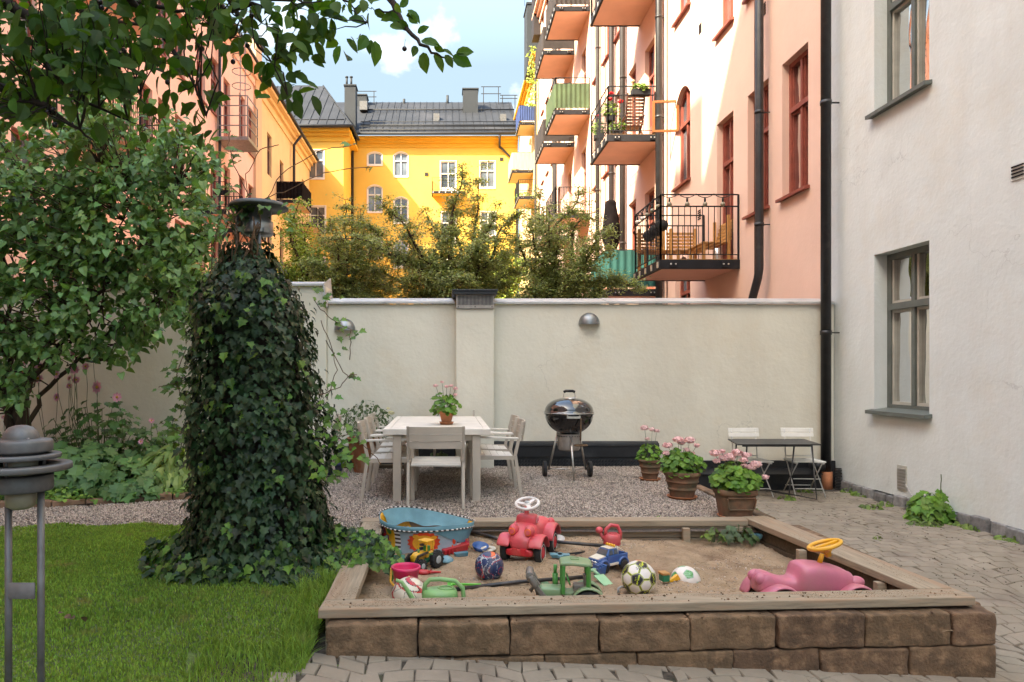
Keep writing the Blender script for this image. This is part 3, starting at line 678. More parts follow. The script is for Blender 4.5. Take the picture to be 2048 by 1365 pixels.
# ---------------------------------------------------------------- left pink building and its neighbours
lb = thing('salmon_apartment_building', (-9.3, 12, 0), 'salmon pink apartment block on the left behind the lilac and overhanging leaves', 'building')
lo = []
for z in (1.0, 4.65, 8.3, 12.0):
    for u in (15.0, 21.3, 22.7, 24.1, 26.2, 27.8, 31.6, 33.1): lo.append((u, u+.95, z, z+2.25))
ld = [(18.2,19.1,z,z+2.9) for z in (3.9,7.55,11.25)]+[(29.4,30.3,z,z+2.8) for z in (3.9,7.55,11.25)]
wm = wall_mesh(FL, 5.5, 34.0, -.3, 15.6, lo+ld, .2)
wm.quad((-9.3,5.5,-.3),(-16,5.5,-.3),(-16,5.5,15.6),(-9.3,5.5,15.6)); wm.build('wall', M['pinkL'], lb)
for o in lo: window(FL, o, lb, M['redframe'], M['glassfar'], sill=M['redframe'])
for o in ld: window(FL, o, lb, M['redframe'], M['glassfar'], door=True)
cornice(FL, 5.5, 34.0, 16.1, lb, M['pinkL'], steps=((.08,.3),(.22,.15),(.45,.15)))
k = MB(); k.hexa([(-8.75,5.5,16.1),(-8.75,34,16.1),(-15.5,34,16.1),(-15.5,5.5,16.1),(-8.75,5.5,16.2),(-8.75,34,16.2),(-15.5,34,19.0),(-15.5,5.5,19.0)]); k.build('roof', M['roof'], lb)
for z in (3.7, 7.4, 11.1): balcony(FL, 16.7, 19.8, z, 1.4, lb, M['steel'], M['pinkflat'])
balcony(FL, 25.4, 27.6, 7.35, 1.35, lb, M['steel'], M['pinkflat']); balcony(FL, 29.0, 31.2, 3.7, 1.35, lb, M['steel'], M['pinkflat']); balcony(FL, 29.0, 31.2, 7.4, 1.35, lb, M['steel'], M['pinkflat'])
k = MB(); FL.box(k, 28.3, 29.9, 11.0, 11.14, -1.35, -.05)
for z in (11.6,12.0,12.4,12.8): 
    for (a,b) in (((28.35,-1.3),(28.35,-.1)), ((28.35,-1.3),(29.85,-1.3))): k.bar(FL.p(a[0],z,a[1]), FL.p(b[0],z,b[1]), .035)
for u, d in ((28.35,-1.3),(29.85,-1.3),(28.35,-.1)): k.bar(FL.p(u,11.1,d), FL.p(u,12.8,d), .045)
for z in (13.4,14.0,14.6,15.2,15.8,16.4): k.tube(ring(FL.p(28.9,z,-.9), .38, 12), .018, 5, closed=True)
for u in (28.55, 29.25): k.bar(FL.p(u,11.2,-.95), FL.p(u,17.6,-.95), .03)
k.build('escape_platform', M['galv'], lb)
for y in (28.5, 17.2): pipe(lb, [(-9.17,y,15.4),(-9.17,y,0)], .06, M['black'], [3,6,9,12], Fc=FL)
cb2 = thing('ochre_building', (-9.3, 34, 0), 'pale ochre building between the salmon block and the yellow one, with a black screened balcony', 'building')
co = []
for z in (1.0, 4.65, 8.3, 12.0):
    for u in (36.6, 45.5): co.append((u, u+.95, z, z+2.2))
cdr = [(39.4,40.3,z,z+2.8) for z in (7.0,10.8,14.6-3.8*2)][:2]
wm = wall_mesh(FL, 34.0, 50.0, -.3, 15.6, co+cdr, .2); wm.build('wall', M['creamL'], cb2)
k = MB(); FL.box(k, 34.0, 35.1, -.3, 17.8, -.12, .6); k.build('pilaster', M['beige'], cb2)
k = MB(); FL.box(k, 34.0, 35.3, 17.8, 18.0, -.2, .7); k.build('pilaster_cap', M['brownpipe'], cb2)
for o in co+cdr: window(FL, o, cb2, M['brownwood'], M['glassfar'], door=o in cdr)
cornice(FL, 35.1, 50.0, 16.1, cb2, M['creamL'], steps=((.08,.35),(.25,.2),(.5,.15)))
k = MB(); k.hexa([(-8.65,34,16.1),(-8.65,50,16.1),(-15.5,50,16.1),(-15.5,34,16.1),(-8.65,34,16.22),(-8.65,50,16.22),(-15.5,50,18.4),(-15.5,34,18.4)]); k.build('roof', M['rooftrim'], cb2)
pipe(cb2, [(-8.75,42.6,16.0),(-9.1,42.2,15.3),(-9.12,42.2,0)], .085, M['brownpipe'], [4,8,12])
pipe(cb2, [(-9.12,44.2,11),(-9.12,44.2,0)], .07, M['brownpipe'])
balcony(FL, 38.6, 41.2, 10.95, 1.45, cb2, M['steel'], M['beige'], screen=M['fabric_black'], wave=True)
balcony(FL, 43.2, 45.6, 10.6, 1.4, cb2, M['steel'], M['beige'])
# the tall block that stands out of frame to the left and shades the yard
tb = thing('tall_corner_building', (-9.3, -6, 0), 'tall salmon corner block out of frame on the left that shades the courtyard', 'building')
wm = MB(); wm.box(-20, -9.3, -22, 5.45, -.3, 22.0); wm.box(-20,-9.3, -22, 1.6, 22.0, 25.2); wm.build('wall', M['pinkL'], tb)
k = MB(); k.box(-11.2,-9.6,3.6,4.6,22.0,24.2); k.build('chimney', M['chimney'], tb)
for o in [(u, u+1.0, z, z+2.2) for z in (1.0,4.65,8.3,12,15.6) for u in (-8,-5,-2,1,3.8)]:
    k = MB(); FL.box(k, o[0], o[1], o[2], o[3], -.03, -.004); k.build('window', M['glassfar'], tb)

# ---------------------------------------------------------------- yellow building across the yard
yb = thing('yellow_building', (0, 52, 0), 'bright yellow rendered building with grey metal roof closing off the courtyard', 'building')
FY = Fac((0,52,0), (1,0,0), (0,-1,0)); FW = Fac((0,48,0), (1,0,0), (0,-1,0))
def yr(x0, x1, y0, y1, Y, arch=0):
    a = P(x0, y1, Y); b = P(x1, y0, Y); return (a.x, b.x, a.z, b.z)+((arch,) if arch else ())
yo = [yr(735,764,305,330,52,.18), yr(788,816,305,353,52,.22), yr(960,990,323,376,52), yr(735,764,371,424,52,.22), yr(788,816,395,446,52,.22),
      yr(883,912,424,486,52), yr(961,991,424,472,52), yr(735,764,466,516,52,.22), yr(788,816,482,535,52,.22), yr(883,912,520,580,52), yr(961,991,520,570,52)]
yd = yr(881,912,323,392,52)
wm = wall_mesh(FY, -6.96, 5.4, -.3, 19.0, yo+[yd], .14)
wo_ = [yr(615,648,301,357,48), yr(620,651,413,464,48), yr(620,651,515,566,48)]
wm2 = wall_mesh(FW, -12.0, -6.96, -.3, 18.2, wo_, .14)
wm.build('wall', M['yellow'], yb); wm2.quad((-6.96,48,-.3),(-6.96,52,-.3),(-6.96,52,18.2),(-6.96,48,18.2)); wm2.build('wing_wall', M['yellow'], yb)
for o in yo: window(FY, o, yb, M['whiteframe'], M['glasspale'], depth=.07)
window(FY, yd, yb, M['whiteframe'], M['glasspale'], depth=.07, door=True)
for o in wo_: window(FW, o, yb, M['whiteframe'], M['glasspale'], depth=.07)
def surround(Fc, o, m):
    a, b, c, d = o[:4]; r = o[4] if len(o) > 4 else 0; e = .05; k = MB()
    Fc.box(k, a-e, a, c-.08, d-r, -.035, .0); Fc.box(k, b, b+e, c-.08, d-r, -.035, .0); Fc.box(k, a, b, c-.10, c, -.05, .0)
    n = 8 if r else 1
    for i in range(n):
        ua, ub = lerp(a-e if not r else a, b+e if not r else b, i/n), lerp(a-e if not r else a, b+e if not r else b, (i+1)/n)
        za, zb = (arch_z(ua,a,b,d,r), arch_z(ub,a,b,d,r)) if r else (d, d)
        k.hexa([Fc.p(ua,za,-.035),Fc.p(ub,zb,-.035),Fc.p(ub,zb,0),Fc.p(ua,za,0),Fc.p(ua,za+e,-.035),Fc.p(ub,zb+e,-.035),Fc.p(ub,zb+e,0),Fc.p(ua,za+e,0)])
    k.build('window_surround', m, yb)
for o in yo+[yd]: surround(FY, o, M['whiteframe'])
for o in wo_: surround(FW, o, M['whiteframe'])
for (x, y, Y) in ((853,349,52), (1003,319,52), (658,575,52)):
    q = P(x, y, Y); k = MB(); k.box(q.x-.13,q.x+.13,51.96,52.0,q.z-.13,q.z+.13); k.build('wall_vent', M['brownpipe'], yb)
cornice(FY, -6.5, 5.4, 19.0, yb, M['yellowtrim'], steps=((.08,.3),(.25,.22),(.5,.2)))
cornice(FW, -12, -6.5, 18.2, yb, M['yellowtrim'], steps=((.08,.35),(.25,.22),(.5,.22)))
k = MB(); k.box(-6.96,-6.46,48.0,52.0,17.98,18.2); k.build('cornice_return', M['yellowtrim'], yb)
balcony(FY, P(864,0,52).x, P(930,0,52).x, P(0,394,52).z, 1.0, yb, M['steel'], M['yellow'], bars=.14)
# roofs
ze = 19.05; ridge = P(0, 205, 58).z
r_ = MB(); r_.hexa([(-12,51.3,ze),(5.5,51.3,ze),(5.5,58,ridge-.1),(-12,58,ridge-.1),(-12,51.3,ze+.12),(5.5,51.3,ze+.12),(5.5,58,ridge),(-12,58,ridge)])
main = r_.build('roof', M['roof'], yb)
r_ = MB(); zw = 18.25; zr_ = ridge-.3
r_.add([(-14,47.3,zw),(-6.3,47.3,zw),(-6.3,53,zw+.6),(-14,54,zr_),(-9.4,54,zr_),(-14,47.3,zw-.1),(-6.3,47.3,zw-.1)], [(0,1,4,3),(1,2,4),(0,5,6,1)])
wing = r_.build('roof', M['roof'], yb); wing['label'] = 'hipped roof over the projecting wing'
def seam(roof, a, b, w_=.05, h_=.07, name='seam', m=None):
    k = MB(); k.bar(a, b, w_, h_); return k.build(name, m or M['rooftrim'], roof)
sl = (ridge-ze)/6.7
for i in range(23):
    x = -6.2+i*.52
    seam(main, (x,51.3,ze+.15), (x,58,ridge+.03), .035, .05)
for i in range(12):
    x = -13.5+i*.6; t = min(1, max(.15, (-6.3-x)/3.1))
    seam(wing, (x,47.3,zw+.03), (x if t >= 1 else lerp(x,x-.0,t), lerp(47.3,54,t), lerp(zw,zr_,t)+.03), .035, .05)
seam(wing, (-6.3,47.3,zw+.05), (-9.4,54,zr_+.05), .08, .08, 'hip_ridge')
for dz, yy in ((.9,52.4), (1.9,55.6), (.25,51.5)):
    z = ze+(yy-51.3)*sl+.25
    k = MB(); k.tube([(-6.3,yy,z),(5.5,yy,z)], .05 if yy < 55 else .06, 6)
    if yy < 55: k.tube([(-6.3,yy,z+.25),(5.5,yy,z+.25)], .03, 6)
    for i in range(16): x = -6.1+i*.75; k.bar((x,yy,z-.3),(x,yy,z+.2),.04)
    k.build('snow_guard', M['rooftrim'], main)
k = MB(); k.tube([(-13,48.2,zw+.75),(-6.9,48.2,zw+.75)], .04, 6); 
for i in range(8): k.bar((-12.8+i*.8,48.2,zw+.4),(-12.8+i*.8,48.2,zw+.8),.04)
k.build('snow_guard', M['rooftrim'], wing)
k = MB(); k.tube([(-6.4,51.2,ze+.02),(5.4,51.2,ze+.02)], .11, 8); k.build('gutter', M['rooftrim'], main)
k = MB(); k.tube([(-13,47.25,zw),(-6.3,47.25,zw)], .11, 8); k.tube([(-6.3,47.25,zw),(-6.3,51,zw+.3)], .1, 8); k.build('gutter', M['rooftrim'], wing)
def chim(x0, x1, y0, y1, Y, d=1.2, flues=0, name='chimney'):
    a = P(x0, y1, Y); b = P(x1, y0, Y); k = MB(); k.box(a.x, b.x, Y, Y+d, a.z-.6, b.z); k.box(a.x-.06, b.x+.06, Y-.06, Y+d+.06, b.z, b.z+.1)
    o = k.build(name, M['chimney'], main)
    return o, a, b
chim(605,631,180,212,57); o, a, b = chim(689,711,172,262,51.6,1.0)
k = MB()
for x in (693.5, 702.5): q = P(x,172,52); k.tube([(q.x,52,q.z),(q.x,52,q.z+.6)], .08); k.tube([(q.x,52,q.z+.6),(q.x,52,q.z+.68)], .12)
k.build('flue', M['chimney'], yb)
chim(712,733,191,207,57); chim(926,956,179,216,55.5)
for (x0,x1,y0,y1,Y) in ((867,879,230,239,54.0),(1000,1012,231,240,54.0),(598,610,212,217,55),(720,735,205,215,55.5)):
    a = P(x0,y1,Y); b = P(x1,y0,Y); k = MB(); k.box(a.x,b.x,Y-.3,Y+.6,a.z-.3,b.z); k.build('roof_hatch', M['lampgrey'], main)
def antenna(x0, x1, y0, y1, Y):
    a = P(x0,y1,Y); b = P(x1,y0,Y); k = MB()
    for z in (b.z, (a.z*.45+b.z*.55)): k.bar((a.x-.2,Y,z),(b.x+.2,Y,z),.05)
    for x in (a.x, b.x): k.bar((x,Y,a.z-.5),(x,Y,b.z),.06)
    k.build('roof_railing', M['rooftrim'], main)
antenna(594,620,172,205,57.5); antenna(714,748,183,208,57.5); antenna(967,997,174,205,57.5); antenna(1005,1030,191,205,57.5)
for x in (808, 895):
    q = P(x, 206, 57.8); k = MB(); k.tube([(q.x,57.8,q.z-.3),(q.x,57.8,q.z+(.6 if x > 850 else .3))], .11); k.build('vent_pipe', M['chimney'], main)
pipe(yb, [(-6.5,51.1,18.9),(-6.85,51.85,17.9),(-6.88,51.85,0)], .10, M['brownpipe'], [])
pipe(yb, [(4.0,51.1,18.9),(4.05,51.8,18.3),(5.3,51.6,17.0),(5.32,51.6,0)], .09, M['brownpipe'], [])
# ---------------------------------------------------------------- things on the balconies
def slat_bench(loc, rz, w_, label, group=None, back=.62):
    t = thing('slatted_bench', loc, label, 'bench', group, rz)
    ORG[t.name] = Vector((0,0,0))
    for i in range(6):
        k = MB(); z = .42+i*.075; k.box(-w_/2,w_/2,.28+i*.02,.30+i*.02,z,z+.05); k.build('back_slat', M['benchwood'], t)
    for i in range(4):
        k = MB(); k.box(-w_/2,w_/2,-.25+i*.13,-.15+i*.13,.36,.38); k.build('seat_slat', M['benchwood'], t)
    for sx in (-1,1):
        for y in (-.22,.26):
            k = MB(); x = sx*(w_/2-.05); k.box(x-.025,x+.025,y-.025,y+.025,0,.36 if y < 0 else .9); k.build('leg', M['benchwood'], t)
    return t
zt = 3.53+.17+.014
slat_bench((5.0,14.45,zt-.1+.1), 0, .62, 'honey coloured slatted bench facing the railing on the lowest near balcony', 'slatted benches on the lowest near balcony')
slat_bench((4.35,14.5,zt), 0, .62, 'honey coloured slatted bench on the left end of the lowest near balcony', 'slatted benches on the lowest near balcony')
slat_bench((5.17,13.75,zt), -PI/2, .8, 'honey coloured slatted bench leaning back against the pink wall', 'slatted benches on the lowest near balcony')
k = MB(); k.lathe([(.055,0),(.06,.02),(.06,.22),(.05,.23)], (5.15,13.25,zt), 16); tag(k.build('metal_canister', M['chrome'], loc=(5.15,13.25,zt)), 'small silver canister on the lowest near balcony beside the red door', 'canister')
# string of bulbs
sl_ = thing('string_light', (4.05,13.08,4.9), 'festoon of clear bulbs strung along the top rail of the lowest near balcony', 'string lights')
wire = []; bulbs = []
pts = [(5.35,13.06,4.93),(4.02,13.06,4.93),(4.02,14.8,4.93)]
seq = []
for (a,b,n) in ((pts[0],pts[1],4),(pts[1],pts[2],5)):
    for i in range(n):
        for j in range(6):
            t = (i+j/6)/n; q = Vector(a).lerp(Vector(b), t); q.z -= .07*math.sin(PI*j/6)**.8; wire.append(q)
        t = (i+.5)/n; q = Vector(a).lerp(Vector(b), t); q.z -= .08; bulbs.append(q)
k = MB(); k.tube(wire, .008, 5); k.build('wire', M['rubber'], sl_)
for q in bulbs:
    k = MB(); k.tube([q, q-Vector((0,0,.07))], .02, 8); so2 = k.build('bulb_socket', M['rubber'], sl_)
    k = MB(); k.ball(q-Vector((0,0,.115)), .045, 10, 8); k.build('bulb', M['frost'] if rng.random() < .4 else M['p_white'], so2)
# dark lanterns / baskets hanging inside the railing
for i,(y) in enumerate((13.45,13.85,14.25)):
    k = MB(); k.ball((4.16,y,4.42-.02*i), .13, 12, 8, (1,1,.9)); k.tube([(4.16,y,4.5),(4.1,y,4.7)], .012, 5)
    tag(k.build('hanging_pot', M['rubber'], loc=(4.16,y,4.42)), ['dark hanging pot nearest the corner of the lowest near balcony railing','middle dark hanging pot on the railing of the lowest near balcony','dark hanging pot farthest along the railing of the lowest near balcony'][i], 'hanging pot', 'hanging pots on the lowest near balcony')
# closed parasol in a black cover
q = P(1222,490,18.6)
pz = thing('covered_parasol', (q.x,18.6,3.7), 'closed parasol under a black cover on the teal screened balcony', 'parasol')
k = MB(); z0 = P(0,488,18.6).z; z1 = P(0,402,18.6).z
k.lathe([(.10,z0-.25),(.22,z0),(.25,z0+.25),(.20,z0+.7),(.15,z1-.15),(.17,z1-.08),(.13,z1),(.03,z1+.02)], (q.x,18.6,0), 14); 
for i,v in enumerate(k.v): k.v[i] = (v[0]+.03*math.sin(v[2]*9+v[1]*20), v[1], v[2])
k.build('cover', M['fabric_black'], pz, subsurf=1)
k = MB(); k.tube([(q.x,18.6,3.7),(q.x,18.6,z0)], .025, 8); k.lathe([(.25,3.71),(.25,3.78),(.05,3.8)], (q.x,18.6,0), 16); k.build('pole', M['steel'], pz)
# chair on the second balcony, flowers, box
zt2 = 7.45+.17+.014
t = thing('folding_deck_chair', (4.93,18.5,zt2), 'reddish brown slatted folding chair seen from behind on the flowery balcony', 'chair')
for i in range(9):
    k = MB(); z = zt2+.42+i*.078; k.box(4.70,5.14,18.2-.02*i,18.23-.02*i,z,z+.055); k.build('back_slat', M['brownwood'], t)
for x in (4.70,5.14):
    k = MB(); k.bar((x,18.25,zt2+.4),(x,18.0,zt2+1.15),.035); k.build('back_frame', M['brownwood'], t)
    k = MB(); k.bar((x,18.05,zt2),(x,18.7,zt2+.6),.035); k.build('leg', M['brownwood'], t)
    k = MB(); k.bar((x,18.75,zt2),(x,18.1,zt2+.6),.035); k.build('leg', M['brownwood'], t)
    k = MB(); k.box(x-.03,x+.03,18.1,18.65,zt2+.6,zt2+.63); k.build('armrest', M['brownwood'], t)
k = MB(); k.box(4.7,5.14,18.25,18.65,zt2+.38,zt2+.41); k.build('seat', M['brownwood'], t)
k = MB()
for i in range(7): k.bar((5.30+.02*i,17.85+.03*i,zt2),(5.44,17.95+.03*i,zt2+1.2),.04)
tag(k.build('folded_clothes_rack', M['fabric_black'], loc=(5.35,17.9,zt2)), 'dark folded rack leaning on the wall of the flowery balcony', 'rack')
# ================================================================ GROUND
GZ = 0.28
def zpat(x, y):
    w_ = 1-sstep(4.0, 6.5, y)
    return w_*(.110-.058*(max(x,-1.2)+.6))+(1-w_)*(-.01)
def zlawn(x, y):
    # level with the gravel at the back, falling towards the paving at the front right
    w_ = (1-sstep(3.3, 4.6, y))*sstep(-2.6, -.75, x)
    return GZ+.01-w_*.19+.02*math.sin(x*1.7+y)*.5
def sheet(name, x0, x1, y0, y1, step, zf, m, kind='structure', jit=0, inside=None):
    nx = max(1, round((x1-x0)/step)); ny = max(1, round((y1-y0)/step)); mb = MB(); mb.smooth = True
    vs_ = [(lerp(x0,x1,i/nx), lerp(y0,y1,j/ny), 0) for j in range(ny+1) for i in range(nx+1)]
    vs_ = [(x, y, zf(x, y)+jit*noise.noise(Vector((x*3, y*3, 7)))) for x, y, _ in vs_]
    fs_ = []
    for j in range(ny):
        for i in range(nx):
            cx_ = lerp(x0,x1,(i+.5)/nx); cy_ = lerp(y0,y1,(j+.5)/ny)
            if inside is None or inside(cx_, cy_): fs_.append((j*(nx+1)+i, j*(nx+1)+i+1, (j+1)*(nx+1)+i+1, (j+1)*(nx+1)+i))
    mb.add(vs_, fs_); o = mb.build(name, m); o['kind'] = kind; return o
sheet('ground', -300, 300, -300, 300, 100, lambda x, y: -.42, M['ground'])
sheet('courtyard_beyond', -9.3, 5.5, 10.3, 52, 2, lambda x, y: -.2, M['gravelbase'])
# paved patio: joint dirt sheet with pavers proud of it
BOX = dict(fl=(-.68,3.73), fr=(3.0,3.95), br=(2.82,6.17), bl=(-.70,6.13))
def yfront(x): return 3.68+(x+.68)*.058     # face of the block wall
def in_patio(x, y):
    if y < 2.0 or y > 9.9 or x > 5.5: return False
    if y < yfront(x)+.17: return x > -1.15-.25*math.sin(y*3)
    if y < 6.15: return x > 2.86
    return x > 2.86
pat = sheet('patio', -1.6, 5.5, 1.9, 9.9, .15, lambda x, y: zpat(x, y)-.012, M['joint'], inside=lambda x, y: (y < yfront(x)+.4 or x > 2.7))
cells = []
col = .80; rw = .135
ncol = int(8/col)+1
for ci in range(-2, ncol+1):
    xc = -1.2+ci*col+col/2
    for ri in range(-3, 58):
        y0 = 1.7+ri*rw
        def yc(x): t = (x-xc)/(col/2); return y0-.12*(t*t)
        n = 5
        offx = (ri % 2)*.5
        xs = [0]+sorted(min(.97, max(.03, (i+offx*.9+rng.uniform(-.12,.12)+.1)/n)) for i in range(n) if i+offx > 0)+[1]
        for a, b in zip(xs[:-1], xs[1:]):
            if b-a < .07: continue
            xa = xc-col/2+a*col+.0035; xb = xc-col/2+b*col-.0035
            j1 = j2 = 0.0
            tilt = rng.uniform(-.025,.025)
            q = [(xa+tilt*.3,yc(xa)+.0035+j1), (xb+tilt*.3,yc(xb)+.0035+j2), (xb-tilt,yc(xb)+rw-.0035+j2), (xa-tilt,yc(xa)+rw-.0035+j1)]
            cx_ = sum(p[0] for p in q)/4; cy_ = sum(p[1] for p in q)/4
            if all(in_patio(*p) for p in q): cells.append((cx_, cy_, q))
def vis(x, y, z):
    if y < .5: return False
    px = CX+F*x/y; py = CY-F*(z-H)/y
    return -40 < px < 2090 and -40 < py < 1400
def paver_mb(mb, q):
    e = .009; cx_ = sum(p[0] for p in q)/4; cy_ = sum(p[1] for p in q)/4; dz = rng.uniform(-.0012,.0012); tx = rng.uniform(-.006,.006); ty = rng.uniform(-.006,.006)
    def zz(x, y): return zpat(x, y)+dz+tx*(x-cx_)+ty*(y-cy_)
    low = [(x, y, zz(x, y)-.016) for x, y in q]; mid = [(x, y, zz(x, y)-.005) for x, y in q]
    top = [(lerp(x,cx_,.06), lerp(y,cy_,.06), zz(x, y)+.0015) for x, y in q]
    mb.add(low+mid+top, [(0,1,5,4),(1,2,6,5),(2,3,7,6),(3,0,4,7),(4,5,9,8),(5,6,10,9),(6,7,11,10),(7,4,8,11),(8,9,10,11)])
cells.sort(key=lambda c: c[1])
vc = [c for c in cells if vis(c[0], c[1], zpat(c[0], c[1])) and not (c[0] < 3.0 and c[1] > yfront(c[0])+.03)]; ic = [c for c in cells if c not in vc]
hid = lambda c: -.7 < c[0] < 3.0 and yfront(c[0])-.6 < c[1] < 4.2 and False
for c in vc[:290]:
    k = MB(); paver_mb(k, c[2]); k.build('paver', M['paver'], pat)
k = MB()
for c in vc[290:]+[c for c in ic if c[1] > 2.6]: paver_mb(k, c[2])
k.build('paving_field', M['paver'], pat)['kind'] = 'stuff'
# gravel bed
def in_gravel(x, y): return y > 6.12 and x < 2.84 or (y > 5.72 and x < -.3)
grv = sheet('gravel_bed', -8.5, 2.85, 5.6, 9.95, .12, lambda x, y: GZ-.008+.012*noise.noise(Vector((x*1.3,y*1.3,0)))-(.03 if y < 6.05 and x > -.6 else 0), M['gravelbase'], inside=lambda x, y: y > 6.0 or x < -.75)
def scatter_mesh(name, verts, faces, pos, rot, scl, mat_, parent=None, smooth=False):
    """one mesh of many copies of a small template; rot: (n,3,3) scl: (n,3)"""
    tv = np.array(verts, dtype=np.float64); n = len(pos); k = len(tv)
    V = np.einsum('nij,nkj->nki', rot, tv[None]*scl[:, None, :])+pos[:, None, :]
    off = org(parent) if parent else Vector((0,0,0))
    V = (V-np.array(off)[None, None]).reshape(-1, 3)
    lt = [len(f) for f in faces]; fl = np.array([i for f in faces for i in f])
    me = bpy.data.meshes.new(name)
    me.vertices.add(n*k); me.vertices.foreach_set('co', V.ravel())
    loops = (fl[None]+(np.arange(n)*k)[:, None]).ravel()
    me.loops.add(len(loops)); me.loops.foreach_set('vertex_index', loops.astype(np.int32))
    tot = np.tile(np.array(lt), n); st = np.concatenate([[0], np.cumsum(tot)[:-1]])
    me.polygons.add(len(tot)); me.polygons.foreach_set('loop_start', st.astype(np.int32)); me.polygons.foreach_set('loop_total', tot.astype(np.int32))
    if smooth: me.polygons.foreach_set('use_smooth', np.ones(len(tot), dtype=bool))
    me.materials.append(mat_); me.update(calc_edges=True)
    o = bpy.data.objects.new(name, me); C.objects.link(o)
    if parent: o.parent = parent
    return o
def rand_rot(n, zonly=False):
    if zonly:
        a = nr.uniform(0, 2*PI, n); R = np.zeros((n,3,3)); R[:,0,0] = np.cos(a); R[:,0,1] = -np.sin(a); R[:,1,0] = np.sin(a); R[:,1,1] = np.cos(a); R[:,2,2] = 1; return R
    q = nr.normal(size=(n,4)); q /= np.linalg.norm(q, axis=1)[:, None]; w_,x,y,z = q.T
    return np.stack([np.stack([1-2*(y*y+z*z),2*(x*y-z*w_),2*(x*z+y*w_)],-1),np.stack([2*(x*y+z*w_),1-2*(x*x+z*z),2*(y*z-x*w_)],-1),np.stack([2*(x*z-y*w_),2*(y*z+x*w_),1-2*(x*x+y*y)],-1)],1)
OCT = ([(1,0,0),(-.9,.1,0),(0,1,.1),(.1,-1,0),(0,0,1),(0,.1,-1)], [(0,2,4),(2,1,4),(1,3,4),(3,0,4),(2,0,5),(1,2,5),(3,1,5),(0,3,5)])
def pebbles(n, x0, x1, y0, y1, zf, cond, s0=.0045, s1=.0115, name='gravel', m=None, parent=None):
    x = nr.uniform(x0, x1, n); y = nr.uniform(y0, y1, n)
    keep = np.array([cond(a, b) for a, b in zip(x, y)]); x = x[keep]; y = y[keep]
    z = np.array([zf(a, b) for a, b in zip(x, y)]); k = len(x)
    s = nr.uniform(s0, s1, (k,1))*nr.uniform(.6,1.15,(k,3))
    o = scatter_mesh(name, *OCT, np.stack([x,y,z+s.mean(axis=1)*.3],1), rand_rot(k), s, m or M['pebble'], parent)
    tag(o, kind='stuff'); return o
def gcond(x, y):
    if not in_gravel(x, y): return False
    if not vis(x, y, GZ): return False
    return not (x < -2.2 and y > 6.95+.9*max(0, (x+3.6))*.35)
o = pebbles(150000, -6.5, 2.84, 5.7, 9.9, lambda x, y: GZ+.012*noise.noise(Vector((x*1.3,y*1.3,0))), gcond)
tag(o, 'loose grey and pinkish gravel under the dining table', None)
# stray gravel and dirt on the patio and in the sand
o = pebbles(1500, 2.9, 5.4, 4, 9.8, zpat, lambda x, y: noise.noise(Vector((x*1.5,y*1.5,3))) > .05, .003, .009, 'grit', M['joint'])
# kerb between gravel and patio
kb = thing('kerb', (2.9,8,0), 'low rough stone kerb holding the gravel above the patio behind the geranium pots', 'kerb')
y = 6.25
while y < 9.7:
    L_ = rng.uniform(.35,.55); k = MB(); k.box(2.85,2.95+rng.uniform(0,.02),y+.006,min(9.78,y+L_)-.006,-.1,GZ+.01+rng.uniform(-.01,.015)); k.build('kerb_stone', M['timberdark'] if False else M['block'], kb, bevel=.012); y += L_
# ---------------------------------------------------------------- garden wall
gw = thing('garden_wall', (-1.5,9.88,0), 'cream rendered garden wall with zinc coping across the back of the courtyard', 'wall')
XL = -1.66
def wallbox(x0, x1, z1, yf=9.88):
    """rendered wall face with slight waviness"""
    mb = MB(); mb.smooth = False; mb.box(x0, x1, yf, 10.2, -.2, z1); return mb
k = wallbox(XL, 5.49, 2.56); k.build('wall', M['wall'], gw)
k = wallbox(-9.2, XL-.003, 2.80, 9.80); k.build('wall', M['wall'], gw)['label'] = 'higher left length of the wall behind the lilac'
def coping(x0, x1, z, yf, tilt=0.0):
    k = MB(); n = max(1, round((x1-x0)/1.6))
    for i in range(n):
        a, b = lerp(x0,x1,i/n), lerp(x0,x1,(i+1)/n); z_ = z+rng.uniform(-.004,.004)
        k = MB(); k.hexa([(a,yf-.05,z_),(b-.004,yf-.05,z_+.003),(b-.004,10.26,z_+.10),(a,10.26,z_+.10),(a,yf-.05,z_+.035),(b-.004,yf-.05,z_+.038),(b-.004,10.26,z_+.125),(a,10.26,z_+.125)])
        k.build('coping', M['zinc'], gw, bevel=.004)
XP0 = P(912,0,9.65).x; XP1 = P(988,0,9.65).x
coping(XL, XP0-.003, 2.56, 9.88); coping(XP1+.003, 5.48, 2.56, 9.88); coping(-9.2, XL-.04, 2.80, 9.80)
k = MB(); k.hexa([(XL-.035,9.72,2.55),(XL+.02,9.72,2.50),(XL+.02,10.3,2.55),(XL-.035,10.3,2.55),(XL-.035,9.72,2.82),(XL-.02,9.72,2.84),(XL-.02,10.3,2.98),(XL-.035,10.3,2.98)]); k.build('end_flashing', M['zinc'], gw)
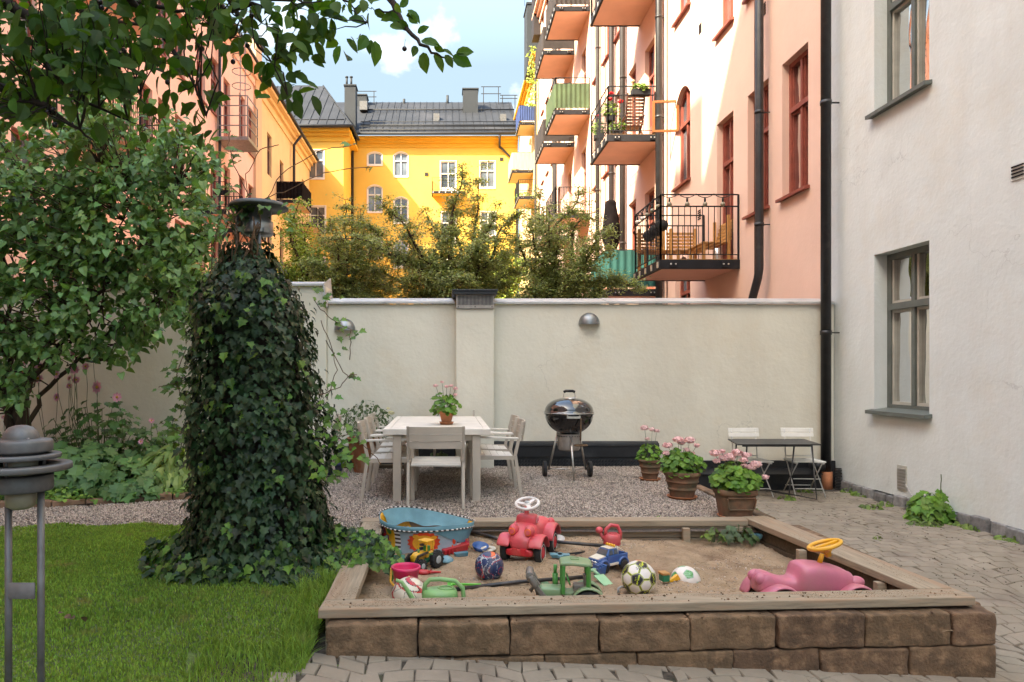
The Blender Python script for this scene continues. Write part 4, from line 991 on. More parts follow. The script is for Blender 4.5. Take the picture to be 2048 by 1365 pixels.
# pillar
zc = P(0,618,9.65).z
k = MB(); k.box(XP0, XP1, 9.65, 9.878, -.1, zc); pil = k.build('pillar', M['wall'], gw, bevel=.012)
k = MB(); k.box(XP0+.005, XP1-.005, 9.62, 10.25, zc+.002, zc+.19); k.build('vent_box', M['ash'], pil)
k = MB()
for i in range(26):
    x = lerp(XP0+.02, XP1-.02, (i+.5)/26); k.box(x-.004,x+.004,9.612,9.619,zc+.05,zc+.18)
k.build('mesh_wires', M['steel'], pil)
for i in range(3):
    k = MB(); x = lerp(XP0+.03, XP1-.03, i/2); k.wheel((x,9.615,zc+.025), (0,1,0), .008, .01, 8); k.build('rivet', M['steel'], pil)
k = MB(); zt_ = P(0,580,9.6).z; k.box(XP0-.045, XP1+.04, 9.56, 10.3, zc+.19, zt_-.02); k.box(XP0-.055, XP1+.05, 9.54, 10.32, zt_-.02, zt_); k.build('cap', M['bitumen'], pil, bevel=.004)
# black flashings and membrane along the foot
k = MB(); xa, xb = -3.2, P(1316,0,9.86).x
k.box(XP1+.003, xb, 9.80, 9.878, P(0,915,9.8).z, P(0,887,9.8).z); k.hexa([(XP1+.003,9.79,P(0,893,9.8).z),(xb,9.79,P(0,893,9.8).z),(xb,9.878,P(0,886,9.8).z),(XP1+.003,9.878,P(0,886,9.8).z)]+[(XP1+.003,9.785,P(0,892,9.8).z+.01),(xb,9.785,P(0,892,9.8).z+.01),(xb,9.878,P(0,885,9.8).z+.01),(XP1+.003,9.878,P(0,885,9.8).z+.01)])
k.box(XL+.01, XP0-.003, 9.80, 9.878, P(0,915,9.8).z, P(0,893,9.8).z)
k.build('flashing', M['bitumen'], gw, bevel=.004)
k = MB(); n = 170
zb0, zb1 = GZ-.05, P(0,915,9.8).z-.002
k.box(XL+.01, xb-.1, 9.83, 9.872, zb0, zb1)
k.build('membrane', M['dimple'], gw)
k = MB()
for i in range(int((xb-.1-XL)/.045)):
    for j in range(4):
        x = XL+.03+i*.045; z = GZ+.02+j*.045
        if XP0-.02 < x < XP1+.02 or z > zb1-.03: continue
        k.box(x, x+.024, 9.816, 9.829, z, z+.024)
k.build('membrane_studs', M['bitumen'], gw)['kind'] = 'stuff'
k = MB(); z0_ = P(0,922,9.82).z; x0_ = xb+.0
k.box(x0_, 5.48, 9.82, 9.878, -.1, z0_); k.hexa([(x0_,9.62,.19),(5.2,9.62,.19),(5.2,9.819,.25),(x0_,9.819,.25),(x0_,9.62,.20),(5.2,9.62,.20),(5.2,9.819,.262),(x0_,9.819,.262)]); k.box(x0_,5.2,9.66,9.819,-.1,.185)
k.build('flashing', M['bitumen'], gw, bevel=.005)['label'] = 'stepped black flashing beside the patio'
k = MB(); k.tube([(5.12,9.70,.32),(5.12,9.55,.32)], .085, 18, cap=False); k.tube([(5.12,9.70,.32),(5.12,9.55,.32)], .075, 18); k.build('pipe_stub', M['black'], gw)
# wall lamps: half domes
for i,(x, y) in enumerate(((1178,650),(690,662))):
    q = P(x,y,9.88); k = MB(); r = P(1199,0,9.88).x-P(1178,0,9.88).x; k.smooth = True; n, m_ = 20, 8; vs_ = []
    for a in range(m_+1):
        for b in range(n+1):
            th = PI*b/n; ph = PI/2*a/m_
            vs_.append((q.x+r*math.cos(th)*math.cos(ph), 9.877-.13*math.sin(th)*math.cos(ph), q.z+.015+r*1.05*math.sin(ph)))
    k.add(vs_, [(a*(n+1)+b, a*(n+1)+b+1, (a+1)*(n+1)+b+1, (a+1)*(n+1)+b) for a in range(m_) for b in range(n)])
    t = thing('wall_lamp', (q.x,9.877,q.z), ['half dome galvanised wall lamp on the cream wall above the kettle grill','half dome galvanised wall lamp on the cream wall just right of the ivy column'][i], 'wall lamp', 'half dome lamps on the garden wall')
    k.build('hood', M['galv'], t)
    k = MB(); k.poly([(q.x+r*.97*math.cos(PI*b/16), 9.877-.125*math.sin(PI*b/16), q.z+.02) for b in range(17)]); k.build('diffuser', M['frost'], t)
    k = MB(); k.add([(q.x+r*math.cos(PI*b/16), 9.877-.13*math.sin(PI*b/16), q.z+z) for z in (0,.016) for b in range(17)], [(b,b+1,b+18,b+17) for b in range(16)]); k.build('rim', M['galv'], t)
# ---------------------------------------------------------------- block wall in front of the sandpit
bw = thing('block_wall', (1.2,3.75,0), 'low retaining wall of large rough brown concrete blocks in front of the sandpit', 'wall')
def wx(px, base=3.8): 
    x = 0
    for _ in range(5): x = (px-CX)*(yfront(x))/F
    return x
e1 = [650,836,1020,1200,1382,1555,1732,1905,1994]; e2 = [650,730,905,1090,1276,1468,1643,1820,1994]
for e, z0, z1 in ((e1,.085,.265),(e2,-.11,.078),(e1,-.30,-.117)):
    for i, (a, b) in enumerate(zip(e[:-1], e[1:])):
        xa, xb_ = wx(a)+.004, wx(b)-.004; k = MB(); j = rng.uniform
        f0, f1 = yfront(xa)+j(-.006,.012), yfront(xb_)+j(-.006,.012); dz = -.012*0 - (.02 if (e is e1 and i == 0 and z0 > 0) else 0)
        h0 = z1+j(-.006,.004); bz = z0+j(-.003,.004); d = .20
        nx, nz, ny = 6, 4, 3
        # subdivided front so that the rough face is real relief
        vs_ = []; mbx = bmesh.new()
        ret = bmesh.ops.create_cube(mbx, size=1.0)
        for v in mbx.verts:
            v.co = Vector((xa if v.co.x < 0 else xb_, 0 if v.co.y < 0 else d, bz if v.co.z < 0 else h0))
        bmesh.ops.bevel(mbx, geom=mbx.edges[:], offset=.013, segments=3, affect='EDGES', profile=.6)
        bmesh.ops.subdivide_edges(mbx, edges=[e_ for e_ in mbx.edges if e_.calc_length() > .1], cuts=11, use_grid_fill=True)
        for v in mbx.verts:
            t = (v.co.x-xa)/(xb_-xa); y0 = lerp(f0, f1, t)
            nn = noise.noise_vector(Vector((v.co.x*7,v.co.y*7+i,v.co.z*7+z0*9)))*.007+noise.noise_vector(Vector((v.co.x*22,v.co.y*22,v.co.z*22)))*.006
            v.co = Vector((v.co.x, v.co.y+y0, v.co.z))+nn
        me = bpy.data.meshes.new('block'); mbx.to_mesh(me); mbx.free(); me.materials.append(M['block'])
        me.polygons.foreach_set('use_smooth', [True]*len(me.polygons))
        me.transform(Matrix.Translation(-org(bw)))
        ob = bpy.data.objects.new('block', me); C.objects.link(ob); ob.parent = bw
for i in range(5):   # blocks returning along the right side, mostly hidden
    y0 = 4.06+i*.42
    for z0, z1 in ((.085,.262),(-.11,.078),(-.3,-.117)):
        k = MB(); k.box(2.93,3.12,y0+.006,y0+.414,z0,z1); k.build('block', M['block'], bw, bevel=.015)
# ---------------------------------------------------------------- sandpit
sp = thing('sandpit', (1.1,5.0,.15), 'raised timber framed sandpit full of toys', 'sandpit')
def zsand(x, y):
    v = Vector((x, y, 0))
    z = .150+.030*noise.noise(v*1.7)+.026*noise.noise(v*4.1+Vector((3,3,0)))+.018*noise.noise(v*9)+.009*noise.noise(v*21)+.005*noise.noise(v*47)-.018*max(0, noise.noise(v*6.5+Vector((8,1,0)))-.25)
    z += .05*math.exp(-((x-1.35)**2+(y-5.55)**2)/.5)           # soft heap at the back
    z -= .07*math.exp(-((x-1.42)**2+(y-4.98)**2)/.05); z += .03*math.exp(-((x-1.75)**2+(y-5.15)**2)/.06)          # hole by the pale ball
    z += .07*math.exp(-((x-1.70)**2+(y-4.25)**2)/.08)
    z += .03*math.exp(-((x-.25)**2+(y-5.0)**2)/.08)
    z += .05*sstep(5.6,6.0,y)*sstep(1.8,.6,x)
    return z
s_ = sheet('sand', -.62, 2.84, 3.88, 6.05, .014, zsand, M['sand']); del s_['kind']; s_['kind'] = 'stuff'
s_.data.transform(Matrix.Translation(-org(sp))); s_.parent = sp
TZ = .33
def plank(pts, z0, z1, m, name='plank', bev=.006):
    k = MB(); k.hexa([(x,y,z0) for x,y in pts]+[(x,y,z1) for x,y in pts]); return k.build(name, m, sp, bevel=bev)
plank([(-.68,3.745),(3.0,3.955),(2.985,4.115),(-.675,3.915)], TZ-.05, TZ, M['timber'])
plank([(-.675,3.921),(-.505,3.93),(-.515,5.95),(-.70,5.95)], TZ-.052, TZ-.002, M['timberY'])
plank([(-.72,5.955),(2.60,6.00),(2.64,6.16),(-.72,6.12)], TZ-.052, TZ, M['timber'])
plank([(2.78,4.11),(2.985,4.121),(2.83,6.20),(2.61,6.16)], TZ-.048, TZ+.002, M['timberY'])
plank([(2.992,4.0),(3.015,4.0),(2.86,6.2),(2.838,6.2)], TZ-.16, TZ-.004, M['timberY'], 'side_board')
for z0, z1 in ((TZ-.15,TZ-.056),(TZ-.26,TZ-.155)):
    plank([(-.66,6.0),(2.66,6.02),(2.66,6.07),(-.66,6.05)], z0, z1, M['timber'], 'side_board')
    plank([(-.66,3.86),(2.9,4.06),(2.9,4.10),(-.66,3.90)], z0, z1, M['timber'], 'side_board')
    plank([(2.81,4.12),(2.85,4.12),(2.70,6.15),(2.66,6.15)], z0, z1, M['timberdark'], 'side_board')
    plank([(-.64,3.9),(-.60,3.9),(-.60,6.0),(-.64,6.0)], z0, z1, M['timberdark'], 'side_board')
for x, y in ((.85,5.93),(2.05,5.93),(2.52,5.98),(2.66,5.2),(2.75,4.4)):
    k = MB(); k.box(x-.03,x+.03,y,y+.05,-.05,TZ-.055); k.build('post', M['timber'], sp, bevel=.004)
# loose sand spilled on the planks
o = pebbles(22000, -.66, 2.95, 3.78, 4.12, lambda x, y: TZ, lambda x, y: 3.77+(x+.68)*.058 < y < 3.90+(x+.68)*.055 and noise.noise(Vector((x*3,y*8,1))) > -.1, .0008, .0028, 'spilled_sand', M['sand'], sp)
o = pebbles(2500, -.66, -.5, 3.95, 5.9, lambda x, y: TZ-.002, lambda x, y: noise.noise(Vector((x*5,y*3,1))) > -.05, .001, .003, 'spilled_sand', M['sand'], sp)
o = pebbles(2500, 2.62, 2.95, 4.2, 6.1, lambda x, y: TZ+.002, lambda x, y: abs(x-(2.88-.08*(y-4.1)))<.08 and noise.noise(Vector((x*5,y*2,1))) > .05, .001, .003, 'spilled_sand', M['sand'], sp)
pebbles(7000, -.5, 2.7, 4.1, 6.0, zsand, lambda x, y: True, .002, .006, 'sand_clods', M['sand'], sp)
o = pebbles(2200, -.5, 2.7, 4.1, 6.0, zsand, lambda x, y: noise.noise(Vector((x*1.5,y*1.5,9))) > .12, .003, .009, 'loose_gravel', M['pebble'], sp)
for (x, y, s) in ((1.0,3.87,.012),(1.9,3.93,.01),(2.9,4.04,.013),(2.3,4.9,.01),(.1,3.83,.009)):
    pass
o = pebbles(260, -.6, 3.0, 3.6, 4.15, lambda x, y: TZ if y > yfront(x)+.08 else .265, lambda x, y: y > yfront(x)-.0 and y < yfront(x)+.22, .004, .010, 'loose_chips', M['block'], bw)
# ---------------------------------------------------------------- lawn base, bed
lawn = sheet('lawn', -6.5, -.70, .6, 6.02, .12, lambda x, y: zlawn(x, y)-.012, M['turf'], inside=lambda x, y: not (y < yfront(x)-.05 and x > -1.05+.2*math.sin(y*3)))
def edge_y(x): return 6.82+.0*x+max(0, x+3.9)*.42          # line of the edging bricks
bed = sheet('flower_bed', -8.0, -2.0, 6.6, 9.8, .15, lambda x, y: GZ+.015+.05*sstep(6.9,8.2,y)+.03*noise.noise(Vector((x*2,y*2,0))), M['earth'], inside=lambda x, y: y > edge_y(x)+.02)
eg = thing('brick_edging', (-3.2,6.9,GZ), 'row of buff bricks laid end to end along the flower bed', 'edging')
x = -4.9; 
while x < -2.25:
    L_ = rng.uniform(.24,.29); x2 = x+L_; k = MB(); y0, y1 = edge_y(x), edge_y(x2); 
    d = Vector((x2-x, y1-y0, 0)); dn = Vector((-d.y, d.x, 0)).normalized()*.12; a = Vector((x,y0,0)); g = d.normalized()*.006; zt3 = GZ+.055+rng.uniform(-.012,.01)
    b_ = [a+g, a+d-g, a+d-g+dn, a+g+dn]
    k.hexa([(p.x,p.y,GZ-.05) for p in b_]+[(p.x,p.y,zt3+rng.uniform(-.006,.006)) for p in b_]); k.build('brick', M['brick'], eg, bevel=.012, seg=2); x = x+d.x
# ================================================================ FURNITURE
def local_thing(name, label, cat, group=None):
    """thing built round the origin; it and its copies are placed afterwards"""
    t = thing(name, (0,0,0), label, cat, group); return t
def place(t, loc, rz=0, label=None, copy=True, first=[]):
    if copy: t = copy_tree(t)
    t.location = loc; t.rotation_euler.z = rz; ORG[t.name] = Vector(loc)
    if label: t['label'] = label
    return t
def kids(o):
    for c in o.children:
        yield c
        yield from kids(c)
# ---- dining table
T0, T1 = 7.14, 9.22; TX0, TX1 = -.635, .465; zt_ = GZ+.74
dt = thing('dining_table', (-.085,8.2,GZ), 'large pale taupe aluminium dining table standing on the gravel', 'table')
n = 9; 
for i in range(n):
    k = MB(); a = lerp(T0+.07, T1-.07, i/n); b = lerp(T0+.07, T1-.07, (i+1)/n); k.box(TX0+.07, TX1-.07, a+.002, b-.002, zt_-.028, zt_-.001); k.build('tabletop_slat', M['alutop'], dt, bevel=.002)
for nm, bx in (('tabletop_edge',(TX0,TX1,T0,T0+.067)),('tabletop_edge',(TX0,TX1,T1-.067,T1)),('tabletop_edge',(TX0,TX0+.067,T0+.069,T1-.069)),('tabletop_edge',(TX1-.067,TX1,T0+.069,T1-.069))):
    k = MB(); k.box(bx[0],bx[1],bx[2],bx[3],zt_-.06,zt_); k.build(nm, M['alutop'], dt, bevel=.004)
for x in (TX0+.10, TX1-.185):
    for y in (T0+.03, T1-.115):
        k = MB(); k.box(x, x+.085, y, y+.085, GZ-.01, zt_-.062); k.build('leg', M['alu'], dt, bevel=.006)
k = MB(); k.box(TX0+.11, TX1-.11, T0+.06, T0+.085, zt_-.12, zt_-.063); k.box(TX0+.11, TX1-.11, T1-.085, T1-.06, zt_-.12, zt_-.063); k.build('apron', M['alu'], dt)
# ---- aluminium armchair (faces local +Y)
def armchair():
    t = local_thing('garden_armchair', 'x', 'chair', 'taupe armchairs round the dining table')
    W, D = .56, .54
    for i in range(6):
        k = MB(); y0 = -.20+i*.078; k.box(-W/2+.035, W/2-.035, y0, y0+.072, .425-.01*(5-i)*.5, .445-.01*(5-i)*.5); k.build('seat_slat', M['alutop'], t, bevel=.003)
    # curved backrest slats
    for i in range(3):
        z = .585+i*.072; k = MB(); n = 10; vs_ = []
        for j in range(n+1):
            u = lerp(-W/2+.025, W/2-.025, j/n); yb = -.25-.06*(z-.42)/.4-.035*(1-(2*j/n-1)**2)
            vs_ += [(u,yb,z),(u,yb-.018,z),(u,yb-.018-.005,z+.067),(u,yb-.005,z+.067)]
        fs_ = []
        for j in range(n):
            a = j*4; b = a+4
            fs_ += [(a,b,b+3,a+3),(a+1,a+2,b+2,b+1),(a+3,b+3,b+2,a+2),(a,a+1,b+1,b)]
        fs_ += [(0,3,2,1),(n*4,n*4+1,n*4+2,n*4+3)]
        k.add(vs_, fs_); k.build('back_slat', M['alu'], t)
    for sx in (-1, 1):
        x = sx*(W/2-.012)
        k = MB(); k.hexa([(x-.014,.235,0),(x+.014,.235,0),(x+.014,.27,0),(x-.014,.27,0),(x-.014,.22,.62),(x+.014,.22,.62),(x+.014,.258,.62),(x-.014,.258,.62)]); k.build('leg', M['alu'], t, bevel=.003)
        k = MB(); k.hexa([(x-.014,-.30,0),(x+.014,-.30,0),(x+.014,-.265,0),(x-.014,-.265,0),(x-.014,-.235,.44),(x+.014,-.235,.44),(x+.014,-.20,.44),(x-.014,-.20,.44)])
        k.hexa([(x-.014,-.235,.441),(x+.014,-.235,.441),(x+.014,-.20,.441),(x-.014,-.20,.441),(x-.014,-.31,.80),(x+.014,-.31,.80),(x+.014,-.285,.80),(x-.014,-.285,.80)]); k.build('leg', M['alu'], t, bevel=.003)
        k = MB(); k.hexa([(x-.024,-.25,.605),(x+.024,-.25,.605),(x+.024,.275,.622),(x-.024,.275,.622),(x-.024,-.25,.625),(x+.024,-.25,.625),(x+.024,.275,.644),(x-.024,.275,.644)]); k.build('armrest', M['alutop'], t, bevel=.004)
        k = MB(); k.box(x-.012,x+.012,-.21,.25,.39,.43); k.build('side_rail', M['alu'], t)
    k = MB(); k.box(-W/2+.02,W/2-.02,.225,.25,.40,.43); k.build('front_rail', M['alu'], t)
    return t
ch = armchair()
xf = (872-CX)/F*6.95
spec = [((xf,7.03,GZ),0,'taupe armchair at the near end of the dining table, its back to the viewer'),
        ((-.58,7.48,GZ),-PI/2,'nearest taupe armchair on the left side of the dining table'),
        ((-.58,8.10,GZ),-PI/2,'middle taupe armchair on the left side of the dining table'),
        ((-.60,8.74,GZ),-PI/2,'farthest taupe armchair on the left side, nearest the terracotta rose pot'),
        ((.53,7.72,GZ),PI/2,'nearest taupe armchair on the right side of the dining table'),
        ((.53,8.36,GZ),PI/2,'second taupe armchair on the right side, towards the wall'),
        ((.13,9.36,GZ),PI,'taupe armchair at the far end of the dining table by the pillar'),
        ((-1.62,8.55,GZ),PI*.55,'taupe armchair standing apart by the ivy column, away from the table')]
for i, (l, r, lab) in enumerate(spec): place(ch, l, r, lab, copy=i < len(spec)-1)
# fix: chairs facing +X are rotated -90deg, -X are +90deg
# ---- pots
def pot(t, r0, r1, h, m, z, rim=.035, name='pot', sx=1, sy=1, bands=0, c=None, n=28, power=None):
    c = c or t.location; k = MB()
    pr = [(r0*.98,0),(r0,.012)]
    for i in range(1, 9):
        tt = i/8; rr = lerp(r0, r1, tt**.9); zz = lerp(.012, h-rim, tt)
        if bands and i in (3, 6): pr += [(rr,zz-.012),(rr+.008,zz-.008),(rr+.008,zz+.004),(rr,zz+.008)]
        else: pr.append((rr, zz))
    pr += [(r1+.006,h-rim),(r1+.014,h-rim*.8),(r1+.014,h-.006),(r1+.008,h),(r1-.008,h),(r1-.016,h-.01),(r1-.02,h-.05)]
    k.lathe(pr, (c[0],c[1],z), n, sx=sx, sy=sy, power=power); return k.build(name, m, t)
def soil(t, r, z, c, sx=1, sy=1):
    k = MB(); k.lathe([(r,z),(r*.6,z+.008),(.001,z+.012)], (c[0],c[1],0), 20, sx=sx, sy=sy); k.build('soil', M['soil'], t)
def saucer(t, r, z, c, m, sx=1, sy=1):
    k = MB(); k.lathe([(r*.85,0),(r,.022),(r+.006,.028),(r-.004,.03),(r-.016,.014),(.001,.012)], (c[0],c[1],z), 28, sx=sx, sy=sy); k.build('saucer', m, t)
def frame_from(nrm, tip=None):
    """3x3 with z = leaf normal, y = leaf tip direction"""
    z = Vector(nrm).normalized(); y = Vector(tip) if tip is not None else Vector((rng.uniform(-1,1),rng.uniform(-1,1),rng.uniform(-1,1)))
    y = y-z*y.dot(z)
    if y.length < 1e-4: y = z.orthogonal()
    y.normalize(); x = y.cross(z); return [[x.x,y.x,z.x],[x.y,y.y,z.y],[x.z,y.z,z.z]]
# leaf templates: tip along +y, length 1, facing +z, slightly folded
def tmpl(outline, fold=.18, droop=.15):
    """outline: right half (x, y) from base to tip; mirrored; midrib pieces folded up"""
    V = []; Fs = []
    ys = [p[1] for p in outline]
    mid = [(0, y, -droop*y*y) for x, y in outline]
    R = [(x, y, fold*abs(x)-droop*y*y) for x, y in outline]
    Lf = [(-x, y, fold*abs(x)-droop*y*y) for x, y in outline]
    n = len(outline); V = mid+R+Lf
    for i in range(n-1):
        a, b = i, i+1
        for o_, flip in ((n, 0), (2*n, 1)):
            q = [a, b, b+o_, a+o_]
            if outline[i][0] == 0: q = [a, b, b+o_]
            elif outline[i+1][0] == 0: q = [a, b, a+o_]
            Fs.append(tuple(q[::-1] if not flip else q))
    return V, Fs
HEART = tmpl([(0,0),(.30,-.06),(.42,.18),(.36,.45),(.20,.75),(0,1.0)], .30, .25)
OVAL = tmpl([(0,0),(.20,.15),(.30,.42),(.26,.68),(.12,.88),(0,1.02)], .25, .22)
SMALL = tmpl([(0,0),(.34,.35),(.30,.75),(0,1)], .3, .2)
IVY = tmpl([(0,.05),(.20,-.10),(.48,.05),(.34,.30),(.50,.48),(.22,.60),(0,1.0)], .28, .25)
LONG = tmpl([(0,0),(.16,.2),(.20,.5),(.12,.8),(0,1.05)], .35, .45)
def disc_t(n=9, wav=.1, cup=.15, notch=True):
    V = [(0,.1,0)]; 
    for i in range(n):
        a = -PI/2+.25+(2*PI-.5)*i/(n-1); r = .5*(1+wav*(1 if i % 2 else -1)); V.append((math.cos(a)*r, .1+.42+math.sin(a)*r-.35*0, cup*(1 if i % 2 else .4)))
    return V, [(0,i,i+1) for i in range(1, n)]
ROUND = disc_t()
BLOB = ([(.55,0,.12),(.15,.55,.1),(-.45,.35,.2),(-.45,-.35,.1),(.15,-.5,.2),(0,0,-.15)], [(0,1,5),(1,2,5),(2,3,5),(3,4,5),(4,0,5)])
def foliage(parent, P_, N_, T_, S_, tm, m, nparts=0, name='leaf', stuff='foliage', flat=(1,1,1)):
    """leaves as one joined part, the largest nparts in view as parts of their own sharing one mesh"""
    n = len(P_)
    if n == 0: return
    R = np.array([frame_from(a, b) for a, b in zip(N_, T_)]); Pn = np.array([tuple(p) for p in P_]); S = np.array(S_)[:, None]*np.array(flat)[None]
    idx = np.arange(n); sel = []
    if nparts:
        d = Pn[:, 1]; px = CX+F*Pn[:, 0]/d; py = CY-F*(Pn[:, 2]-H)/d; ok = (px > 0) & (px < 2048) & (py > 0) & (py < 1365)
        size = np.where(ok, np.array(S_)/d, 0); 
        if getattr(foliage, 'front', None) is not None: size = size*foliage.front(Pn)
        sel = list(np.argsort(-size)[:nparts]); 
        me = bpy.data.meshes.new(name); me.from_pydata([tuple(v) for v in tm[0]], [], tm[1]); me.materials.append(m)
        off = org(parent)
        for i in sel:
            o = bpy.data.objects.new(name, me); C.objects.link(o); o.parent = parent
            Mx = Matrix([[R[i][r][c]*S[i][c] for c in range(3)]+[Pn[i][r]-off[r]] for r in range(3)]+[[0,0,0,1]]); o.matrix_local = Mx
        keep = np.ones(n, dtype=bool); keep[sel] = False; idx = idx[keep]
    if len(idx):
        o = scatter_mesh(stuff, tm[0], tm[1], Pn[idx], R[idx], S[idx], m, parent); o['kind'] = 'stuff'; return o
def rv(s=1.0): return Vector((rng.gauss(0,1),rng.gauss(0,1),rng.gauss(0,1)))*s
def geranium(t, c, r, h, nleaf, heads, z0, lean=0, ls=(.04,.07), nparts=60, petal='petal', sx=1.0, leafm='geran', tmp=None):
    """potted plant: stems, crowded round leaves, flower heads (dx, dz) above"""
    P_, N_, T_, S_ = [], [], [], []; k = MB(); cx, cy = c[0], c[1]
    for i in range(nleaf):
        a = rng.uniform(0, 2*PI); q = math.sqrt(rng.random()); zz = rng.random()
        rr = r*q*(.55+.65*math.sin(PI*min(1, zz*.9+.1))); x = cx+math.cos(a)*rr*sx+lean*zz; y = cy+math.sin(a)*rr; z = z0+.0+h*zz*(1-.25*q)
        nrm = Vector((math.cos(a)*q*1.1, math.sin(a)*q*1.1-.35, .9))+rv(.35)
        P_.append((x,y,z)); N_.append(nrm); T_.append(Vector((math.cos(a),math.sin(a),-.2))+rv(.2)); S_.append(rng.uniform(*ls))
        if i % 4 == 0: k.tube([(cx+rng.uniform(-.03,.03),cy,z0-.02),((cx+x)/2,(cy+y)/2,z0+(z-z0)*.6),(x,y,z)], .0028, 4)
    k.build('stems', M['stem'], t)
    foliage(t, P_, N_, T_, S_, tmp or ROUND, M[leafm], nparts)
    for dx, dz, rr in heads:
        hx, hz = cx+dx, z0+dz; hy = cy+rng.uniform(-.06,.04)
        s_ = MB(); s_.tube([(cx+dx*.4,cy,z0+h*.5),(cx+dx*.8,hy,(z0+h*.5+hz)/2+.02),(hx,hy,hz)], .0025, 4)
        fh = s_.build('flower_stalk', M['stem'], t)
        PP, NN, TT, SS = [], [], [], []
        for _ in range(80):
            d = rv().normalized(); d.z = d.z*.7+.15; q_ = rr*rng.uniform(.6,1.0); PP.append((hx+d.x*q_, hy+d.y*q_, hz+d.z*q_*.75)); NN.append(d); TT.append(rv()); SS.append(rng.uniform(.32,.6)*rr)
        o = scatter_mesh('flower_head', BLOB[0], BLOB[1], np.array([tuple(p) for p in PP]), np.array([frame_from(a,b) for a,b in zip(NN,TT)]), np.array(SS)[:,None]*np.array([[1,1,1]]), M[petal], None)
        o.data.transform(Matrix.Translation(-org(t))); o.parent = fh
# geranium on the table
yt = 7.75; q = PG(893,0,0) if False else None
ct = Vector(((893-CX)/F*7.78, 7.78, zt_))
g1 = thing('potted_geranium', ct, 'pale pink geranium in a small terracotta pot standing on the dining table', 'potted plant', 'potted pink geraniums')
saucer(g1, .078, zt_+.001, ct, M['terra']); pot(g1, .052, .076, .135, M['terra'], zt_+.014, rim=.03); soil(g1, .066, zt_+.13, ct)
geranium(g1, ct, .13, .24, 130, [(-.12,.30,.030),(-.05,.34,.022),(.0,.29,.025),(.05,.30,.026),(.10,.27,.03),(.10,.2,.024)], zt_+.13, lean=-.04, nparts=60)
def P_ground(x, y, z=GZ): return PG(x, y, z)
# three pots along the kerb
c1 = Vector(((1300-CX)/F*8.55, 8.55, GZ)); g2 = thing('potted_geranium', c1, 'pink geranium in the smallest round terracotta pot, farthest back near the wall', 'potted plant', 'potted pink geraniums')
saucer(g2, .125, GZ, c1, M['terra']); pot(g2, .085, .128, .245, M['terraold'], GZ+.014, bands=1); soil(g2, .112, GZ+.235, c1)
geranium(g2, c1, .13, .24, 140, [(-.08,.40,.05),(.03,.38,.04),(.09,.36,.035),(-.04,.27,.03)], GZ+.24, ls=(.035,.06), nparts=40)
c2 = Vector(((1364-CX)/F*7.33, 7.33, GZ)); g3 = thing('potted_geranium', c2, 'pink geranium in the middle banded terracotta pot on the gravel', 'potted plant', 'potted pink geraniums')
saucer(g3, .15, GZ, c2, M['terra']); pot(g3, .115, .172, .27, M['terraold'], GZ+.014, bands=1, rim=.045); soil(g3, .155, GZ+.265, c2)
geranium(g3, c2, .19, .27, 300, [(-.15,.28,.05),(-.16,.20,.04),(-.04,.34,.055),(.0,.31,.045),(.06,.34,.055),(.16,.28,.035),(.04,.24,.035),(.06,.16,.045),(.10,.20,.03)], GZ+.27, ls=(.038,.07), nparts=70)
c3 = Vector(((1470-CX)/F*6.34, 6.34, GZ)); g4 = thing('potted_geranium', c3, 'pink geranium in the largest mossy rectangular terracotta pot, nearest the sandpit', 'potted plant', 'potted pink geraniums')
saucer(g4, .15, GZ, c3, M['terra'], 1, .9); pot(g4, .135, .170, .255, M['terraold'], GZ+.014, bands=0, rim=.05, power=.55, sx=.95, sy=.85, n=36); soil(g4, .15, GZ+.255, c3, .95, .85)
k = MB()
for zz, w_ in ((GZ+.10,.115),(GZ+.205,.13)): k.box(c3.x-w_*.93, c3.x+w_*.93, c3.y-.140-(zz-GZ)*.10, c3.y-.116-(zz-GZ)*.10, zz-.005, zz+.006)
for sx in (-1,1): k.hexa([(c3.x+sx*.113-.005,c3.y-.150,GZ+.107),(c3.x+sx*.113+.005,c3.y-.150,GZ+.107),(c3.x+sx*.113+.005,c3.y-.128,GZ+.107),(c3.x+sx*.113-.005,c3.y-.128,GZ+.107),(c3.x+sx*.127-.005,c3.y-.160,GZ+.198),(c3.x+sx*.127+.005,c3.y-.160,GZ+.198),(c3.x+sx*.127+.005,c3.y-.138,GZ+.198),(c3.x+sx*.127-.005,c3.y-.138,GZ+.198)])
k.build('raised_panel', M['terraold'], g4, bevel=.003)
geranium(g4, c3, .165, .27, 360, [(-.20,.33,.05),(-.18,.26,.035),(-.10,.28,.045),(-.12,.34,.035),(-.05,.29,.055),(.02,.33,.05),(.10,.31,.045),(.06,.27,.04),(.12,.20,.04),(.06,.22,.03),(.20,.22,.05),(.17,.19,.03),(.27,.11,.035)], GZ+.26, ls=(.04,.075), nparts=90)
